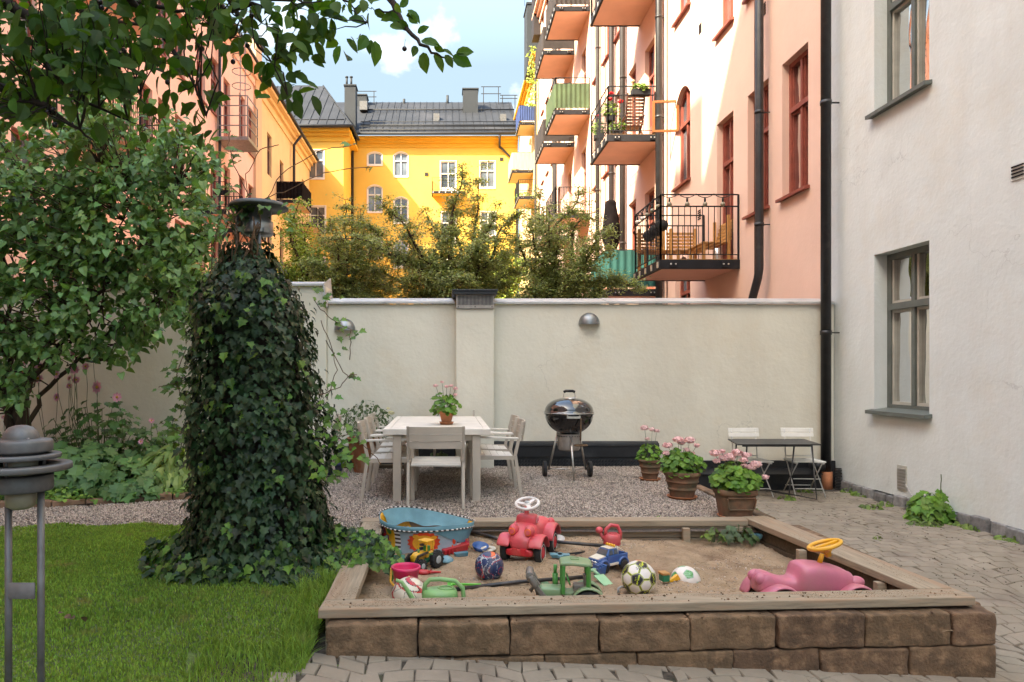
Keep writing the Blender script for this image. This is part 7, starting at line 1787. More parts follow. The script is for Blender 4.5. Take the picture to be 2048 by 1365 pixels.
for (pts_) in ([(505,405),(470,330),(455,290),(462,262)],[(530,405),(560,350),(640,300),(700,292)],[(520,400),(575,380),(650,345),(740,335)],[(500,405),(490,350),(520,300),(560,290)],[(480,420),(440,470),(450,540),(430,600)],[(455,410),(430,470),(420,560),(425,650)],[(640,640),(665,690),(672,740),(655,800)],[(625,600),(660,640),(705,660),(700,720)],[(650,680),(690,745),(700,755),(712,750)],[(640,790),(680,775),(700,748),(707,750)],[(620,880),(700,870),(740,900),(760,930)],[(390,830),(360,790),(350,750),(372,700)],[(400,880),(350,860),(330,850),(320,845)],[(395,740),(355,765),(330,770),(318,775)]):
    P3 = [P(x+rng.uniform(-3,3), y, IY-.15) for x, y in pts_]; fine = []
    for i in range(len(P3)-1):
        for j in range(5): fine.append(P3[i].lerp(P3[i+1], j/5)+rv(.004))
    fine.append(P3[-1]); k.tube(fine, .0032, 5)
k.build('dry_vines', M['vine'], iv)['kind'] = 'stuff'
P_, N_, T_, S_ = [], [], [], []
zs_ = []
while len(P_) < 11500:
    z = rng.uniform(GZ-.02, iz(415))
    if z > iz(490) and rng.random() < .88: continue
    r = irad(z)
    if rng.random() > (r+.12)/.75: continue
    a = rng.uniform(0, 2*PI)
    lump = .10*noise.noise(Vector((math.cos(a)*2.0,math.sin(a)*2.0,z*2.0)))+.05*noise.noise(Vector((math.cos(a)*6,math.sin(a)*6,z*6)))
    rr = r+lump+rng.gauss(-.01,.03); 
    P_.append((icx(z)+rr*math.cos(a), IY+rr*math.sin(a), z)); 
    N_.append(Vector((math.cos(a),math.sin(a),rng.uniform(.1,1.5)))+rv(.25)); T_.append(Vector((math.cos(a)*.6+rng.gauss(0,.35),math.sin(a)*.6,-1))); S_.append(rng.uniform(.022,.042)+.045*rng.random()**3)
foliage(iv, P_, N_, T_, S_, IVY, M['ivy'], 280)
# young shoots: sprays out of the column, light green
P_, N_, T_, S_ = [], [], [], []
def spray(x, y, n, sx, sy, Y=IY-.55, dY=.12, s0=.03, s1=.065):
    for _ in range(n):
        q = P(x+rng.gauss(0,sx), y+rng.gauss(0,sy), Y+rng.gauss(0,dY)); P_.append(q); N_.append(Vector((rng.gauss(0,.4),-.6,.8))); T_.append(Vector((rng.gauss(0,.8),rng.gauss(0,.3),-.5))); S_.append(rng.uniform(s0,s1))
for _ in range(48):
    z = rng.uniform(GZ, iz(540)); a = rng.uniform(PI*1.05, PI*1.98); r = irad(z)+.03
    for j in range(rng.randint(2,6)):
        P_.append((icx(z)+r*math.cos(a)+rng.gauss(0,.03), IY+r*math.sin(a)+rng.gauss(0,.02), z+rng.gauss(0,.025))); N_.append(Vector((math.cos(a),math.sin(a),.8))+rv(.3)); T_.append(Vector((rng.gauss(0,.6),-.3,-.8))); S_.append(rng.uniform(.03,.07))
for x, y, n, sx, sy, Y in ((440,425,26,30,14,IY-.1),(462,305,16,10,18,IY-.1),(455,380,8,12,10,IY-.1),(700,290,3,6,3,IY-.1),(740,335,2,5,3,IY-.1),(500,415,14,30,10,IY-.15),(575,420,8,6,24,IY-.1),(700,655,6,14,14,IY-.1),(685,700,5,14,20,IY-.1),(705,752,5,6,4,IY-.1),
                    (665,860,22,26,20,IY-.3),(690,905,26,22,16,IY-.3),(660,800,12,12,20,IY-.3),(370,770,30,12,26,IY-.1),(350,745,12,14,12,IY-.1),(325,775,6,8,4,IY-.1),(375,690,16,14,30,IY-.1),(350,840,14,20,12,IY-.1),(335,850,6,10,6,IY-.1),(640,600,12,18,12,IY-.2),(675,650,5,10,10,IY-.2),(662,950,16,16,14,IY-.3)):
    spray(x, y, n, sx, sy, Y, .05, .03, .062)
foliage(iv, P_, N_, T_, S_, IVY, M['ivyhi'], 60, stuff='young_leaves')
# skirt of ivy running over the ground and into the sandpit
gi = thing('ivy_ground_cover', (-.75,4.85,GZ), 'low skirt of brighter ivy spilling from the column onto lawn and sandpit corner', 'ivy')
P_, N_, T_, S_ = [], [], [], []; P2, N2, T2, S2 = [], [], [], []
for _ in range(1500):
    a = rng.uniform(0,2*PI); r = rng.uniform(.40, .80)+.06*math.sin(a*5); x = IX+r*math.cos(a)*1.0; y = IY+r*math.sin(a)*.75; z = GZ+max(.0,(.86-r))*.5*rng.random()+rng.uniform(0,.06)
    tgt = (P_,N_,T_,S_) if rng.random() < .6 else (P2,N2,T2,S2)
    tgt[0].append((x,y,z)); tgt[1].append(Vector((math.cos(a)*.5,math.sin(a)*.5-.2,.9))+rv(.35)); tgt[2].append(Vector((math.cos(a),math.sin(a),-.2))+rv(.4)); tgt[3].append(rng.uniform(.04,.085))
for _ in range(900):   # bush spilling onto the corner of the pit
    u = rng.random(); x = lerp(-1.0, -.42, u)+rng.gauss(0,.06); y = lerp(5.15, 4.95, u)+rng.gauss(0,.16); hgt = .24*(1-u*.6)*(1-min(1,abs(y-5.05)/.45)); z = GZ+.03+rng.random()*max(.05,hgt)
    if x > -.48: z -= .10*min(1,(x+.48)/.12)
    tgt = (P_,N_,T_,S_) if rng.random() < .45 else (P2,N2,T2,S2)
    tgt[0].append((x,y,z)); tgt[1].append(Vector((rng.gauss(0,.4),-.5,.8))); tgt[2].append(Vector((rng.gauss(.2,.6),-.5,-.4))); tgt[3].append(rng.uniform(.035,.07))
foliage(gi, P_, N_, T_, S_, IVY, M['ivy'], 60); foliage(gi, P2, N2, T2, S2, IVY, M['ivyhi'], 180, stuff='young_leaves')
# ---- lilac
tr = thing('lilac_tree', (-4.9,8.0,GZ+.05), 'multi stemmed lilac with heart shaped leaves growing in the flower bed before the wall', 'tree')
skel = []
k = MB(); base = P(30,850,8.0)
for (pts_, r0) in (([(28,880),(25,820),(15,700),(10,560),(0,420)],.085),([(40,880),(60,760),(95,660),(120,560),(150,420),(200,330)],.07),([(35,880),(45,780),(110,700),(160,640),(220,560),(300,450),(360,370)],.06),([(30,870),(35,760),(40,640),(60,500),(70,380)],.065),([(45,880),(80,790),(170,700),(260,640),(340,580),(390,520)],.05),([(25,870),(0,760),(-60,640),(-120,500)],.07),([(50,800),(90,690),(140,665)],.025),([(60,760),(130,700),(200,610),(240,480),(260,380)],.04)):
    n = len(pts_); dy = rng.uniform(-.5,.5); P3 = [P(x,y,7.9+dy*(i/n)) for i,(x,y) in enumerate(pts_)]; fine = []
    for i in range(n-1):
        for j in range(5): fine.append(P3[i].lerp(P3[i+1], j/5)+rv(.018))
    fine.append(P3[-1]); m_ = len(fine); kk = MB(); kk.tube(fine, [r0*.6*(1-.8*i/(m_-1)) for i in range(m_)], 8); kk.build('limb', M['bark'], tr); skel.append(fine)
kk = MB()
for _ in range(7):
    a = rng.uniform(0,2*PI); kk.tube(crooked((base.x+.12*math.cos(a),8.0+.12*math.sin(a),GZ-.05),(base.x+.05*math.cos(a),8.0,GZ+.75),5,.1), [.06,.055,.05,.05,.045,.04], 8)
kk.build('trunk', M['bark'], tr)
poly = [(-160,250),(0,235),(90,225),(190,170),(260,185),(330,220),(420,285),(455,340),(400,370),(430,430),(450,480),(425,520),(440,560),(400,600),(385,655),(330,640),(320,690),(262,715),(250,745),(170,700),(70,740),(40,800),(-160,820)]
cen = []
while len(cen) < 1050:
    x, y = rng.uniform(-160,470), rng.uniform(165,800)
    if not in_poly(x, y, poly): continue
    if y < 330 and rng.random() < .35: continue
    if y > 600 and rng.random() < .35: continue
    if noise.noise(Vector((x/55,y/55,1))) < -.22: continue
    cen.append(P(x, y, rng.uniform(6.9,8.7)))
cluster_crown(tr, skel, cen, 13, .12, HEART, M['lilac'], .088, 290, M['bark'], .006, hang=.75, up=.25)
# ---- cherry overhanging from the left, close to the camera
ct_ = thing('cherry_tree', (-4.6,2.2,GZ), 'dark backlit cherry branches with small black fruit hanging into the top left corner', 'tree')
def PB(x, y, Y): return P(x, y, Y)
limbs = [([(-900,500),(-700,100),(-400,-150),(-150,-60),(60,30),(180,110),(280,190)],.10,3.3),([(-400,-150),(-150,-250),(120,-120),(260,0),(340,90),(390,170),(412,232)],.05,3.4),
         ([(-150,-250),(150,-300),(380,-120),(470,20),(530,110),(575,190)],.045,3.5),([(150,-300),(420,-260),(600,-100),(690,0),(735,45)],.04,3.5),([(420,-260),(640,-180),(760,-40),(800,40),(838,92),(900,118),(935,122)],.035,3.55),
         ([(-400,-150),(-250,60),(-60,150),(80,210),(160,260),(200,300)],.05,3.1),([(-150,-60),(40,-40),(180,30),(310,60),(400,80)],.035,3.6),([(60,30),(90,130),(150,200),(260,240),(290,262)],.02,3.2),([(260,0),(350,20),(430,60),(500,80)],.015,3.5),([(470,20),(560,0),(640,5),(690,20)],.012,3.5),([(800,40),(760,20),(735,15)],.008,3.55)]
skel = []; trunk0 = P(-900,500,3.3)
for i,(pts_, r0, Y) in enumerate(limbs):
    P3 = [P(x,y,Y+.12*math.sin(j*1.7+i)*(1 if j else 0)) for j,(x,y) in enumerate(pts_)]; fine = []
    for a in range(len(P3)-1):
        for j in range(5): fine.append(P3[a].lerp(P3[a+1], j/5)+rv(.006))
    fine.append(P3[-1]); m_ = len(fine); kk = MB(); kk.tube(fine, [max(.002, r0*(1-j/(m_-1))**1.3) for j in range(m_)], 8); kk.build('branch', M['barkdark'], ct_); skel.append(fine)
kk = MB(); kk.tube([(-4.6,2.2,GZ-.1),(-4.5,2.4,1.2),trunk0], [.17,.14,.10], 12); kk.build('trunk', M['barkdark'], ct_)
dense = [(-150,-120),(520,-120),(500,40),(420,60),(330,60),(300,150),(330,190),(300,240),(250,240),(210,290),(130,265),(80,300),(-20,290),(-150,300)]
mid = [(330,-60),(610,-60),(600,120),(585,160),(500,150),(470,90),(430,120),(445,170),(425,235),(385,235),(330,190),(300,120)]
cen = []
while len(cen) < 185:
    x, y = rng.uniform(-150,520), rng.uniform(-120,300)
    if in_poly(x,y,dense) and not (y > 170 and rng.random() < .5) and noise.noise(Vector((x/60,y/60,4))) > -.18: cen.append(P(x,y,rng.uniform(2.7,3.8)))
for (x, y) in [(400,45),(450,30),(500,60),(540,30),(565,50),(520,110),(560,150),(585,175),(480,75),(435,15),(345,90),(370,140),(395,170),(410,205),(405,228),(355,190),(300,225),(330,130),(600,60),(620,20),(640,45),(652,60),(575,90),(610,90),(590,10),(660,0),(690,0),(720,10)]:
    cen.append(P(x+rng.uniform(-6,6),y+rng.uniform(-6,6),3.5+rng.uniform(-.06,.06)))
cluster_crown(ct_, skel, cen, 8, .055, OVAL, M['cherry'], .088, 200, M['barkdark'], .0028, hang=.9, up=.15, jitter=1.0)
# the leaves one can count against the sky
P_, N_, T_, S_ = [], [], [], []
for (x0,y0,x1,y1,s) in [(572,20,592,0,1),(600,30,612,52,1),(640,30,672,15,1),(620,40,605,75,1),(650,55,657,82,1),(640,50,628,75,1),(663,60,668,80,1),(696,46,665,44,1.05),(698,36,730,52,1.15),(728,0,727,22,1),(748,22,770,32,1),(733,72,712,105,1),(742,80,738,106,1),(750,82,768,112,.9),(770,28,798,40,1.1),(783,30,760,40,1),(800,15,815,0,1),(812,32,830,30,1),(780,50,805,65,1),(800,40,815,62,1),(815,20,842,36,1.1),(790,8,806,22,.8),(818,32,836,48,.8),(835,66,858,56,1),(842,82,878,88,1),(832,92,825,115,1.1),(846,105,850,142,1.25),(868,90,884,104,1.1),(884,100,910,98,1),(868,108,888,140,1.3),(890,110,906,132,1.1),(912,106,944,108,1),(905,112,940,128,1.2),(600,140,585,160,1),(590,180,600,212,1.1),(560,100,575,130,1),(700,8,708,-12,1),(560,60,545,85,1),(545,120,560,150,1.1),(580,120,590,148,1)]:
    a, b = P(x0,y0,3.5), P(x1,y1,3.5-rng.uniform(-.02,.04)); d = b-a; P_.append(a); T_.append(d); n_ = Vector((rng.gauss(0,.5),-1,rng.gauss(.1,.45))); N_.append(n_); S_.append(max(d.length, .06)*1.05)
foliage(ct_, P_, N_, T_, S_, OVAL, M['cherry'], 60)
for i,(x, y, Y) in enumerate([(231,82,3.2),(243,90,3.2),(232,92,3.2),(247,102,3.2),(237,108,3.2),(252,116,3.2),(157,45,3.1),(164,54,3.1),(404,98,3.4),(335,165,3.4),(466,124,3.5),(95,225,3.0),(106,220,3.0),(110,250,3.0),(142,249,3.1),(5,251,3.0),(203,16,3.2),(200,5,3.2),(118,15,3.1),(489,24,3.5),(465,22,3.5),(495,92,3.5),(503,32,3.5),(809,98,3.5),(240,96,3.25),(226,88,3.15)]):
    c = P(x,y,Y); kk = MB(); kk.ball(c, .0125, 12, 8); f_ = kk.build('cherry', M['cherryfruit'], ct_)
    kk = MB(); kk.tube([c+Vector((0,0,.012)), c+Vector((.004,.003,.05))], .0012, 4); kk.build('fruit_stalk', M['stem'], f_)
# ---- trees behind the garden wall
def back_tree(bx_, Y, label, tips, dens, m, size, nstem=6, name='hawthorn_tree', low=3.0, base_y=620, nleaf=34, spread=.12, nparts=0):
    t = thing(name, ((bx_-CX)/F*Y, Y, -.2), label, 'tree', None)
    root = P(bx_, base_y, Y); kk = MB(); kk.tube(crooked((root.x,Y,-.2), root, 6, .05), [.16,.15,.13,.12,.11,.10,.09], 10); kk.build('trunk', M['bark'], t)
    skel = []; cen = []; lb_ = MB()
    for (x, y) in tips:
        tip = P(x, y, Y+rng.uniform(-1.0,1.2)); pth = crooked(root+Vector((0,0,rng.uniform(-.4,.2))), tip, 12, .16)
        # arch: rise first, then spread
        for i,q in enumerate(pth): tt = i/12; q.z += .28*(tip-root).length*math.sin(PI*tt)*(.5 if abs(tip.x-root.x) > abs(tip.z-root.z) else .1)
        r0 = .055; lb2 = MB(); lb2.tube(pth, [r0*(1-.9*i/12) for i in range(13)], 6); lb2.build('limb', M['bark'], t); skel.append(pth)
        for i in range(3, 13):
            nn = dens if i < 12 else 2
            for _ in range(nn):
                d = rv(); d.normalize(); d.z *= .55; L_ = rng.uniform(.10,.75)*(1.2-i/16); cen.append(pth[i]+d*L_)
    A_, B_, C_, D_ = [], [], [], []; tw = MB()
    for c in cen:
        pts = min((q for s__ in skel for q in s__[2:]), key=lambda q: (q-c).length_squared)
        pth = crooked(pts, c, 3, .2); tw.tube(pth, [.007,.006,.004,.002], 3, cap=False)
        for _ in range(nleaf):
            u = rng.random(); q = pth[1].lerp(c, u) if u < .6 else c.copy(); q = q+rv(spread*.32)*Vector((1.3,1,.55)) if False else q+Vector((rng.gauss(0,.42)*spread,rng.gauss(0,.35)*spread,rng.gauss(0,.20)*spread))
            A_.append(q); B_.append(Vector((rng.gauss(0,.5),rng.gauss(-.3,.5),.8))); C_.append(rv()); D_.append(size*rng.uniform(.6,1.3))
    tw.build('twigs', M['bark'], t)['kind'] = 'stuff'
    foliage(t, A_, B_, C_, D_, SMALL, m, nparts); return t
back_tree(915, 14.0, 'broad twisted hawthorn rising behind the pillar of the garden wall', [(760,400),(700,440),(660,480),(850,420),(905,400),(925,330),(965,330),(1000,410),(1050,420),(800,460),(870,500),(960,480),(1020,500),(720,540),(820,560),(930,560),(1010,570),(880,590),(780,510),(980,440),(890,450),(830,520),(1040,540),(800,600),(960,600)], 9, M['haw'], .041, nleaf=34, spread=.16)
back_tree(1110, 13.6, 'hawthorn behind the wall right of the pillar, reaching across the pink building', [(1080,380),(1155,375),(1175,430),(1215,455),(1060,440),(1120,460),(1180,500),(1215,500),(1090,520),(1150,550),(1225,560),(1290,575),(1060,580),(1195,590),(1100,410),(1170,530),(1020,470),(1040,600),(1150,600)], 8, M['haw'], .040, nleaf=34, spread=.16)
back_tree(700, 14.6, 'hawthorn behind the wall between ivy column and pillar, in front of the yellow building', [(640,470),(690,400),(720,420),(620,520),(680,500),(750,480),(760,540),(700,560),(640,580),(790,580),(660,440),(730,450),(720,600),(650,545),(600,590),(760,595),(560,570)], 9, M['haw'], .041, nleaf=34, spread=.16)
back_tree(600, 15.5, 'slender pale green tree behind the wall just right of the ivy column', [(575,420),(600,400),(625,440),(590,470),(640,500),(612,520),(570,530),(655,560)], 8, M['birch'], .055, name='birch_tree', nleaf=18, spread=.22)
back_tree(430, 16.0, 'leafy tree behind the wall seen between lilac and ivy', [(330,520),(380,540),(240,560),(150,540),(60,540),(420,560),(300,575)], 6, M['birch'], .06, name='birch_tree', nleaf=20, spread=.25)
back_tree(1000, 30.0, 'sunlit yellow green tree far down the courtyard behind the hawthorns', [(960,480),(1010,500),(930,520),(1040,520),(880,540),(980,545)], 10, M['birch'], .11, name='birch_tree', nleaf=24, spread=.5, base_y=640)
# ---- flower bed
def bedz(x, y): return GZ+.015+.05*sstep(6.9,8.2,y)+.03*noise.noise(Vector((x*2,y*2,0)))
def patch_plant(name, c, rx, ry, h, n, tm, m, s0, s1, label, cat, nparts=0, group=None, tipz=-.3, dome=True):
    t = thing(name, c, label, cat, group); A_, B_, C_, D_ = [], [], [], []; st = MB()
    for i in range(n):
        a = rng.uniform(0,2*PI); q = math.sqrt(rng.random()); x, y = c[0]+rx*q*math.cos(a), c[1]+ry*q*math.sin(a)
        z = c[2]+h*(1-q*q*.75 if dome else 1)*rng.uniform(.35,1)
        A_.append((x,y,z)); B_.append(Vector((math.cos(a)*q*.8,math.sin(a)*q*.8-.3,.9))+rv(.2)); C_.append(Vector((math.cos(a),math.sin(a)-.3,tipz))+rv(.25)); D_.append(rng.uniform(s0,s1))
        if i % 3 == 0: st.tube([(c[0]+rx*.3*q*math.cos(a),c[1]+ry*.3*q*math.sin(a),c[2]-.02),(x,y,z)], .004, 4, cap=False)
    st.build('stems', M['stem'], t)['kind'] = 'stuff'
    foliage(t, A_, B_, C_, D_, tm, m, nparts); return t
MAPLE = tmpl([(0,0),(.32,-.12),(.30,.08),(.60,.18),(.40,.38),(.52,.62),(.22,.62),(0,1.0)], .12, .3)
patch_plant('rodgersia', (-4.05,7.55,GZ+.03), .72,.42,.60,330,MAPLE,M['bedleaf'],.09,.19,'large clump of broad lobed green leaves in the middle of the flower bed','perennial',90)
patch_plant('rodgersia', (-3.35,7.35,GZ+.03), .40,.30,.42,150,MAPLE,M['bedleaf'],.08,.17,'lower clump of big lobed leaves beside the hosta','perennial',50)
patch_plant('rodgersia', (-5.4,7.6,GZ+.03), .6,.4,.60,240,MAPLE,M['bedleaf'],.08,.17,'dark lobed leaves at the left edge behind the bollard lamp','perennial',50)
patch_plant('hosta', (-2.98,7.75,GZ+.05), .48,.34,.46,260,LONG,M['hosta'],.13,.24,'variegated yellow green hosta on the right of the flower bed','perennial',110,tipz=-.5)
patch_plant('bergenia', (-2.45,8.3,GZ+.05), .45,.4,.40,150,HEART,M['ivyhi'],.07,.12,'bright leafy clump between hosta and ivy column','perennial',60)
for i,(x, y, rx, ry, h, n) in enumerate(((-4.1,8.35,.95,.45,1.0,420),(-3.4,8.7,.8,.5,.62,420),(-5.8,8.3,.7,.5,.8,250),(-2.3,8.9,.5,.4,.5,220))):
    patch_plant('anemone_foliage', (x,y,GZ+.05), rx,ry,h,n,MAPLE,M['cover' if i == 1 else 'bedleaf'],.06,.12,['divided anemone leaves before the lilac trunk','light green anemone leaves against the wall','anemone leaves at the far left of the bed','thin leafy growth against the wall beside the ivy column'][i],'perennial',30)
gc = thing('ground_cover', (-3.6,7.1,GZ), 'bright low ground cover leaves filling the front of the flower bed', 'ground cover'); del gc['category']; gc['kind'] = 'stuff'
A_, B_, C_, D_ = [], [], [], []
while len(A_) < 5200:
    x = rng.uniform(-6.2,-2.1); y = rng.uniform(6.8,8.6)
    e = edge_y(x)
    if y < e+.10 or rng.random() < (y-e-.7)*.6: continue
    A_.append((x,y,bedz(x,y)+rng.uniform(.02,.13)*(1 if y > e+.2 else .6))); B_.append(Vector((0,-.25,1))+rv(.3)); C_.append(rv()); D_.append(rng.uniform(.035,.075))
foliage(gc, A_, B_, C_, D_, SMALL, M['cover'], 0, stuff='ground_cover_leaves')
for _ in range(5):
    pass
# stray leaves over the bricks
A_, B_, C_, D_ = [], [], [], []
for cx_ in (-4.55,-3.95,-3.62,-3.2,-2.75,-4.9):
    for _ in range(26): x = cx_+rng.gauss(0,.10); A_.append((x, edge_y(x)+rng.gauss(.03,.06), GZ+.06+rng.uniform(0,.05))); B_.append(Vector((0,-.3,1))+rv(.3)); C_.append(rv()); D_.append(rng.uniform(.035,.07))
foliage(gc, A_, B_, C_, D_, SMALL, M['cover'], 0, stuff='trailing_leaves')
# anemone flowers on tall stalks
PET = tmpl([(0,0),(.20,.3),(.26,.65),(.15,.95),(0,1.0)], .1, .1)
anem = [(33,738,15),(46,744,9),(80,735,13),(76,758,12),(115,749,12),(150,741,12),(172,734,10),(153,761,10),(196,775,16),(115,795,11),(235,795,12),(147,712,8),(186,708,9),(140,757,7),(139,773,8),(303,842,7),(282,884,7),(50,727,6),(145,705,6),(8,835,6)]
ORDS = ['first','second','third','fourth','fifth','sixth','seventh','eighth','ninth','tenth','eleventh','twelfth','thirteenth','fourteenth','fifteenth','sixteenth','seventeenth','eighteenth','nineteenth','twentieth']
for i,(x, y, s_) in enumerate(anem):
    Yf = rng.uniform(7.7,8.3); c = P(x,y,Yf); r = s_*.85*Yf/F
    t = thing('anemone_flower', (c.x,Yf,GZ+.05), '', 'flower', 'pink anemones on tall stalks in the flower bed')
    t['label'] = ('%s pink anemone on a tall thin stalk, counting along the flower bed from the left' % ORDS[sorted(a_[0]+i_*1e-3 for i_, a_ in enumerate(anem)).index(x+anem.index((x,y,s_))*1e-3)])
    kk = MB(); kk.tube(crooked((c.x+rng.uniform(-.1,.1),Yf+.1,GZ+.05), c, 6, .05), .003, 5); kk.build('stalk', M['stem'], t)
    face = Vector((rng.uniform(-.5,.5),-1,rng.uniform(.0,.7))).normalized(); fx = face.orthogonal().normalized()
    A_, B_, C_, D_ = [], [], [], []
    for ring_ in range(2):
        for j in range(8): 
            d = Matrix.Rotation(2*PI*j/8+ring_*.4,3,face) @ fx; A_.append(c+face*.004*ring_); B_.append(face+d*-.35*(1+ring_)); C_.append(d+face*(.15+.2*ring_)); D_.append(r*(1-.25*ring_))
    foliage(t, A_, B_, C_, D_, PET, M['petal2'], 0, stuff='petals')
    kk = MB(); kk.ball(c+face*.01, r*.28, 8, 6); kk.build('flower_centre', M['stamen'], t)
# ---- small green things
patch_plant('wild_shrub', ((1868-CX)/F*7.55,7.6,-.01), .21,.17,.36,150,MAPLE,M['geran'],.06,.12,'leafy self sown shrub growing against the foot of the white building','plant',60)
kk = MB(); kk.tube(crooked((5.38,7.6,.2),(5.35,7.55,.50),5,.08), .005, 5); tag(kk.build('shrub_shoot', M['stem'], loc=(5.38,7.6,.2)), 'single thin shoot rising above the self sown shrub', 'plant stem')
wl = [((1745,1018),'yellowish weed tuft in the paving below the wall grille'),((1770,1012),'weed tuft in the paving nearest the wall grille'),((1840,1050),'weed tuft between paving stones left of the self sown shrub'),((1862,1052),'weed tuft in the paving just below the self sown shrub'),((1935,1050),'weed against the granite plinth right of the self sown shrub'),((1960,1058),'broad leaved weed further along the granite plinth'),((2025,1080),'large weed clump at the right edge of the picture'),((1700,985),'small weed at the plinth beside the far corner'),((1722,992),'small weed at the plinth, second from the far corner'),((1610,985),'little fern like weed under the folding table'),((1575,1000),'flat weed under the folding table, left'),((1500,1022),'low weed beside the largest geranium pot'),((1650,1080),'tiny weed in the open paving'),((1758,1079),'tiny lone sprout in the paving')]
for i,((x,y),lab) in enumerate(wl):
    c = PG(x,y,-.01); c.x = min(c.x, 5.42); sc_ = .05 if 'tiny' in lab else .11
    patch_plant('weed', (c.x,c.y,zpat(c.x,c.y)), sc_,sc_*.8,.06 if sc_ > .06 else .025,34 if sc_ > .06 else 10,LONG if i % 2 else OVAL,M['weed'],.04,.085,lab,'weed',0,'weeds in the patio joints')
patch_plant('weed', (1.95,6.25,GZ), .12,.08,.04,30,LONG,M['weed'],.03,.05,'pale weed in the gravel just behind the back plank','weed',0)
patch_plant('weed', (2.45,5.85,.2), .16,.08,.14,50,MAPLE,M['geranbg'],.035,.07,'leafy weed in the far right corner of the sandpit','weed',30)
patch_plant('weed', (2.25,5.85,.2), .10,.06,.10,26,MAPLE,M['weed'],.03,.05,'sprawling weed beside the back post of the sandpit','weed',0)
patch_plant('weed', (-.98,3.75,.12), .09,.06,.05,22,OVAL,M['weed'],.04,.08,'broad leaved weed at the lawn corner by the block wall','weed',12)
patch_plant('weed', (-.55,3.60,.08), .04,.03,.04,10,OVAL,M['weed'],.02,.035,'tiny sprout at the foot of the first block','weed',0)
# balcony flowers
def balc_plant(c, r, h, n, label, m='geran', heads=(), petal='red_petal', box=None, ls=(.05,.09)):
    t = thing('balcony_plant', c, label, 'potted plant'); 
    if box: kk = MB(); kk.box(c[0]-box[0],c[0]+box[0],c[1]-box[1],c[1]+box[1],c[2]-.16,c[2]); kk.build('planter', M['steel'], t, bevel=.02)
    geranium(t, c, r, h, n, heads, c[2], ls=ls, nparts=0, petal=petal, leafm=m, sx=1.3)
zt2 = 7.45+.184
balc_plant((4.95,17.72,zt2+1.12), .16,.17,110,'leafy planter hung on the front rail of the flowery balcony', 'weed', [(-.2,.22,.05)], 'cream_petal', (.24,.08))
balc_plant((4.25,17.95,zt2+.55), .15,.42,90,'red geranium by the left corner of the flowery balcony','weed',[(-.0,.55,.07),(-.03,.40,.07)], 'red_petal',(.1,.1))
balc_plant((4.42,18.0,zt2+.18), .16,.35,90,'bushy plant with a red flower standing on the flowery balcony deck','weed',[(.1,.75,.075)], 'red_petal',(.12,.12))
balc_plant((4.22,19.2,zt2+.5), .14,.4,70,'green plant at the far end of the flowery balcony','weed',[(0,.5,.06)], 'red_petal',(.12,.12))
balc_plant((-8.15,25.6,7.35+.9), .2,.2,60,'plant pot on the lower left balcony rail', 'weed', [], 'red_petal', (.25,.1))
balc_plant((5.15,27.1,3.92+7.45-3.9+.2), .15,.35,60,'plant on the open balcony behind the hawthorn', 'weed', [], 'red_petal', (.12,.12))
balc_plant((4.85,43.2,12.3), .35,.5,120,'green plants on the far straw coloured balcony', 'weed', [], 'red_petal', (.3,.15), (.08,.14))
kv = thing('climbing_plant', (5.1,40.9,16.9), 'climbing plant trailing up a wire at the far end of the pink building', 'climber')
A_ = [(5.05+rng.gauss(0,.12),40.7+rng.gauss(0,.1),rng.uniform(17,20.6)) for _ in range(230)]
foliage(kv, A_, [Vector((0,-1,.5))+rv(.4) for _ in A_], [rv() for _ in A_], [rng.uniform(.1,.2) for _ in A_], OVAL, M['birch'], 0)
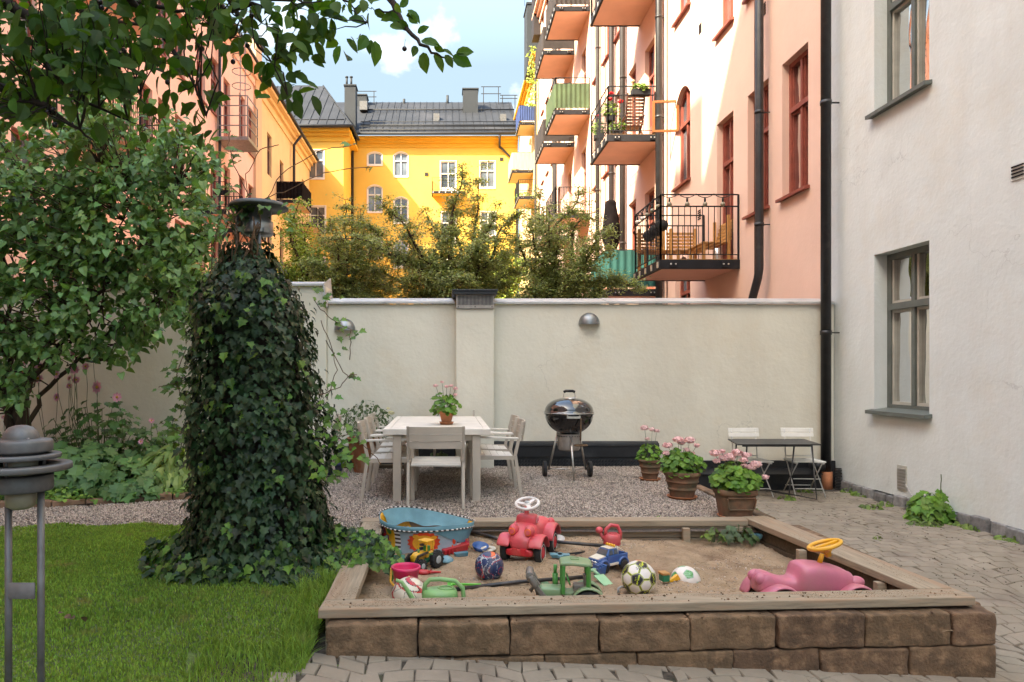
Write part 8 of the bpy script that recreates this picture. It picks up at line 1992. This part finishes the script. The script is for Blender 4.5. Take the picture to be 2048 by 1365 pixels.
# ---- grass
def grass(n, x0, x1, y0, y1, cond, h0, h1, name='grass', wdt=.0035, lean=.35):
    x = nr.uniform(x0,x1,n); y = nr.uniform(y0,y1,n); keep = np.array([cond(a,b) for a,b in zip(x,y)]); x = x[keep]; y = y[keep]; n = len(x)
    z = np.array([zlawn(a,b) for a,b in zip(x,y)])-.012
    clump = np.array([noise.noise(Vector((a*2.2,b*2.2,0))) for a,b in zip(x,y)])
    h = nr.uniform(h0,h1,n)*(1+.5*clump); a = nr.uniform(0,2*PI,n); la = nr.uniform(0,2*PI,n); ln = h*np.abs(nr.normal(0,lean,n))
    wx_, wy_ = np.cos(a)*wdt*(.6+y/6), np.sin(a)*wdt*(.6+y/6); lx, ly = np.cos(la)*ln, np.sin(la)*ln
    V = np.zeros((n,5,3)); V[:,0] = np.stack([x-wx_,y-wy_,z],1); V[:,1] = np.stack([x+wx_,y+wy_,z],1)
    V[:,2] = np.stack([x+wx_*.8+lx*.35,y+wy_*.8+ly*.35,z+h*.6],1); V[:,3] = np.stack([x-wx_*.8+lx*.35,y-wy_*.8+ly*.35,z+h*.6],1); V[:,4] = np.stack([x+lx,y+ly,z+h*.95],1)
    me = bpy.data.meshes.new(name); me.vertices.add(n*5); me.vertices.foreach_set('co', V.ravel())
    fl = np.array([0,1,2,3, 3,2,4]); loops = (fl[None]+(np.arange(n)*5)[:,None]).ravel(); tot = np.tile([4,3], n); st = np.concatenate([[0],np.cumsum(tot)[:-1]])
    me.loops.add(len(loops)); me.loops.foreach_set('vertex_index', loops.astype(np.int32)); me.polygons.add(len(tot)); me.polygons.foreach_set('loop_start', st.astype(np.int32)); me.polygons.foreach_set('loop_total', tot.astype(np.int32))
    me.materials.append(M['grass']); me.update(calc_edges=True); o = bpy.data.objects.new(name, me); C.objects.link(o); return tag(o, kind='stuff')
def lawnc(x, y):
    if x > -.70 or y > 6.0+.05*math.sin(x*9): return False
    if y < yfront(x)-.05 and x > -1.12+.2*math.sin(y*3): return False
    px = CX+F*x/y
    if (x-IX)**2/.36+(y-IY)**2/.2 < 1: return False
    return -60 < px and CY+F*(H-GZ)/y < 1480
o = grass(210000, -5.2, -.68, 2.0, 6.05, lawnc, .010, .028); o['label'] = 'short green lawn grass on the left'
def edgec(x, y):
    d = -.70-x
    return 0 < d < .22 and rng.random() < (1-d/.25) and y < 5.0
o = grass(8000, -.95, -.70, 3.45, 5.0, edgec, .03, .095, 'long_grass', .0022, .7); o['label'] = 'long uncut grass tufts along the sandpit timber'
o = grass(2500, -1.25, -.72, 3.0, 3.7, lambda x, y: x < -.74 and y > 3.2, .03, .09, 'long_grass', .0025, .6)
# leaf litter
A_ = [];
for (x, y) in ((130,1232),(150,1236),(118,1228),(165,1234),(262,1240)):
    A_.append(PG(x,y,GZ+.03))
for i,q in enumerate(A_):
    kk = MB(); R_ = frame_from(Vector((0,0,1))+rv(.3), rv()); V_ = [Vector((sum(R_[r][c]*v[c] for c in range(3)) for r in range(3)))*.05+q for v in OVAL[0]]; kk.add(V_, OVAL[1]); tag(kk.build('fallen_leaf', M['vine'], loc=q), ['dry leaf on the lawn right of the bollard lamp, middle of the little group','dry leaf on the lawn, lower right of the little group','leftmost dry leaf on the lawn beside the bollard lamp','rightmost dry leaf of the little group on the lawn','single dry leaf on the lawn, apart from the others towards the ivy'][i], 'leaf', 'fallen leaves on the lawn')
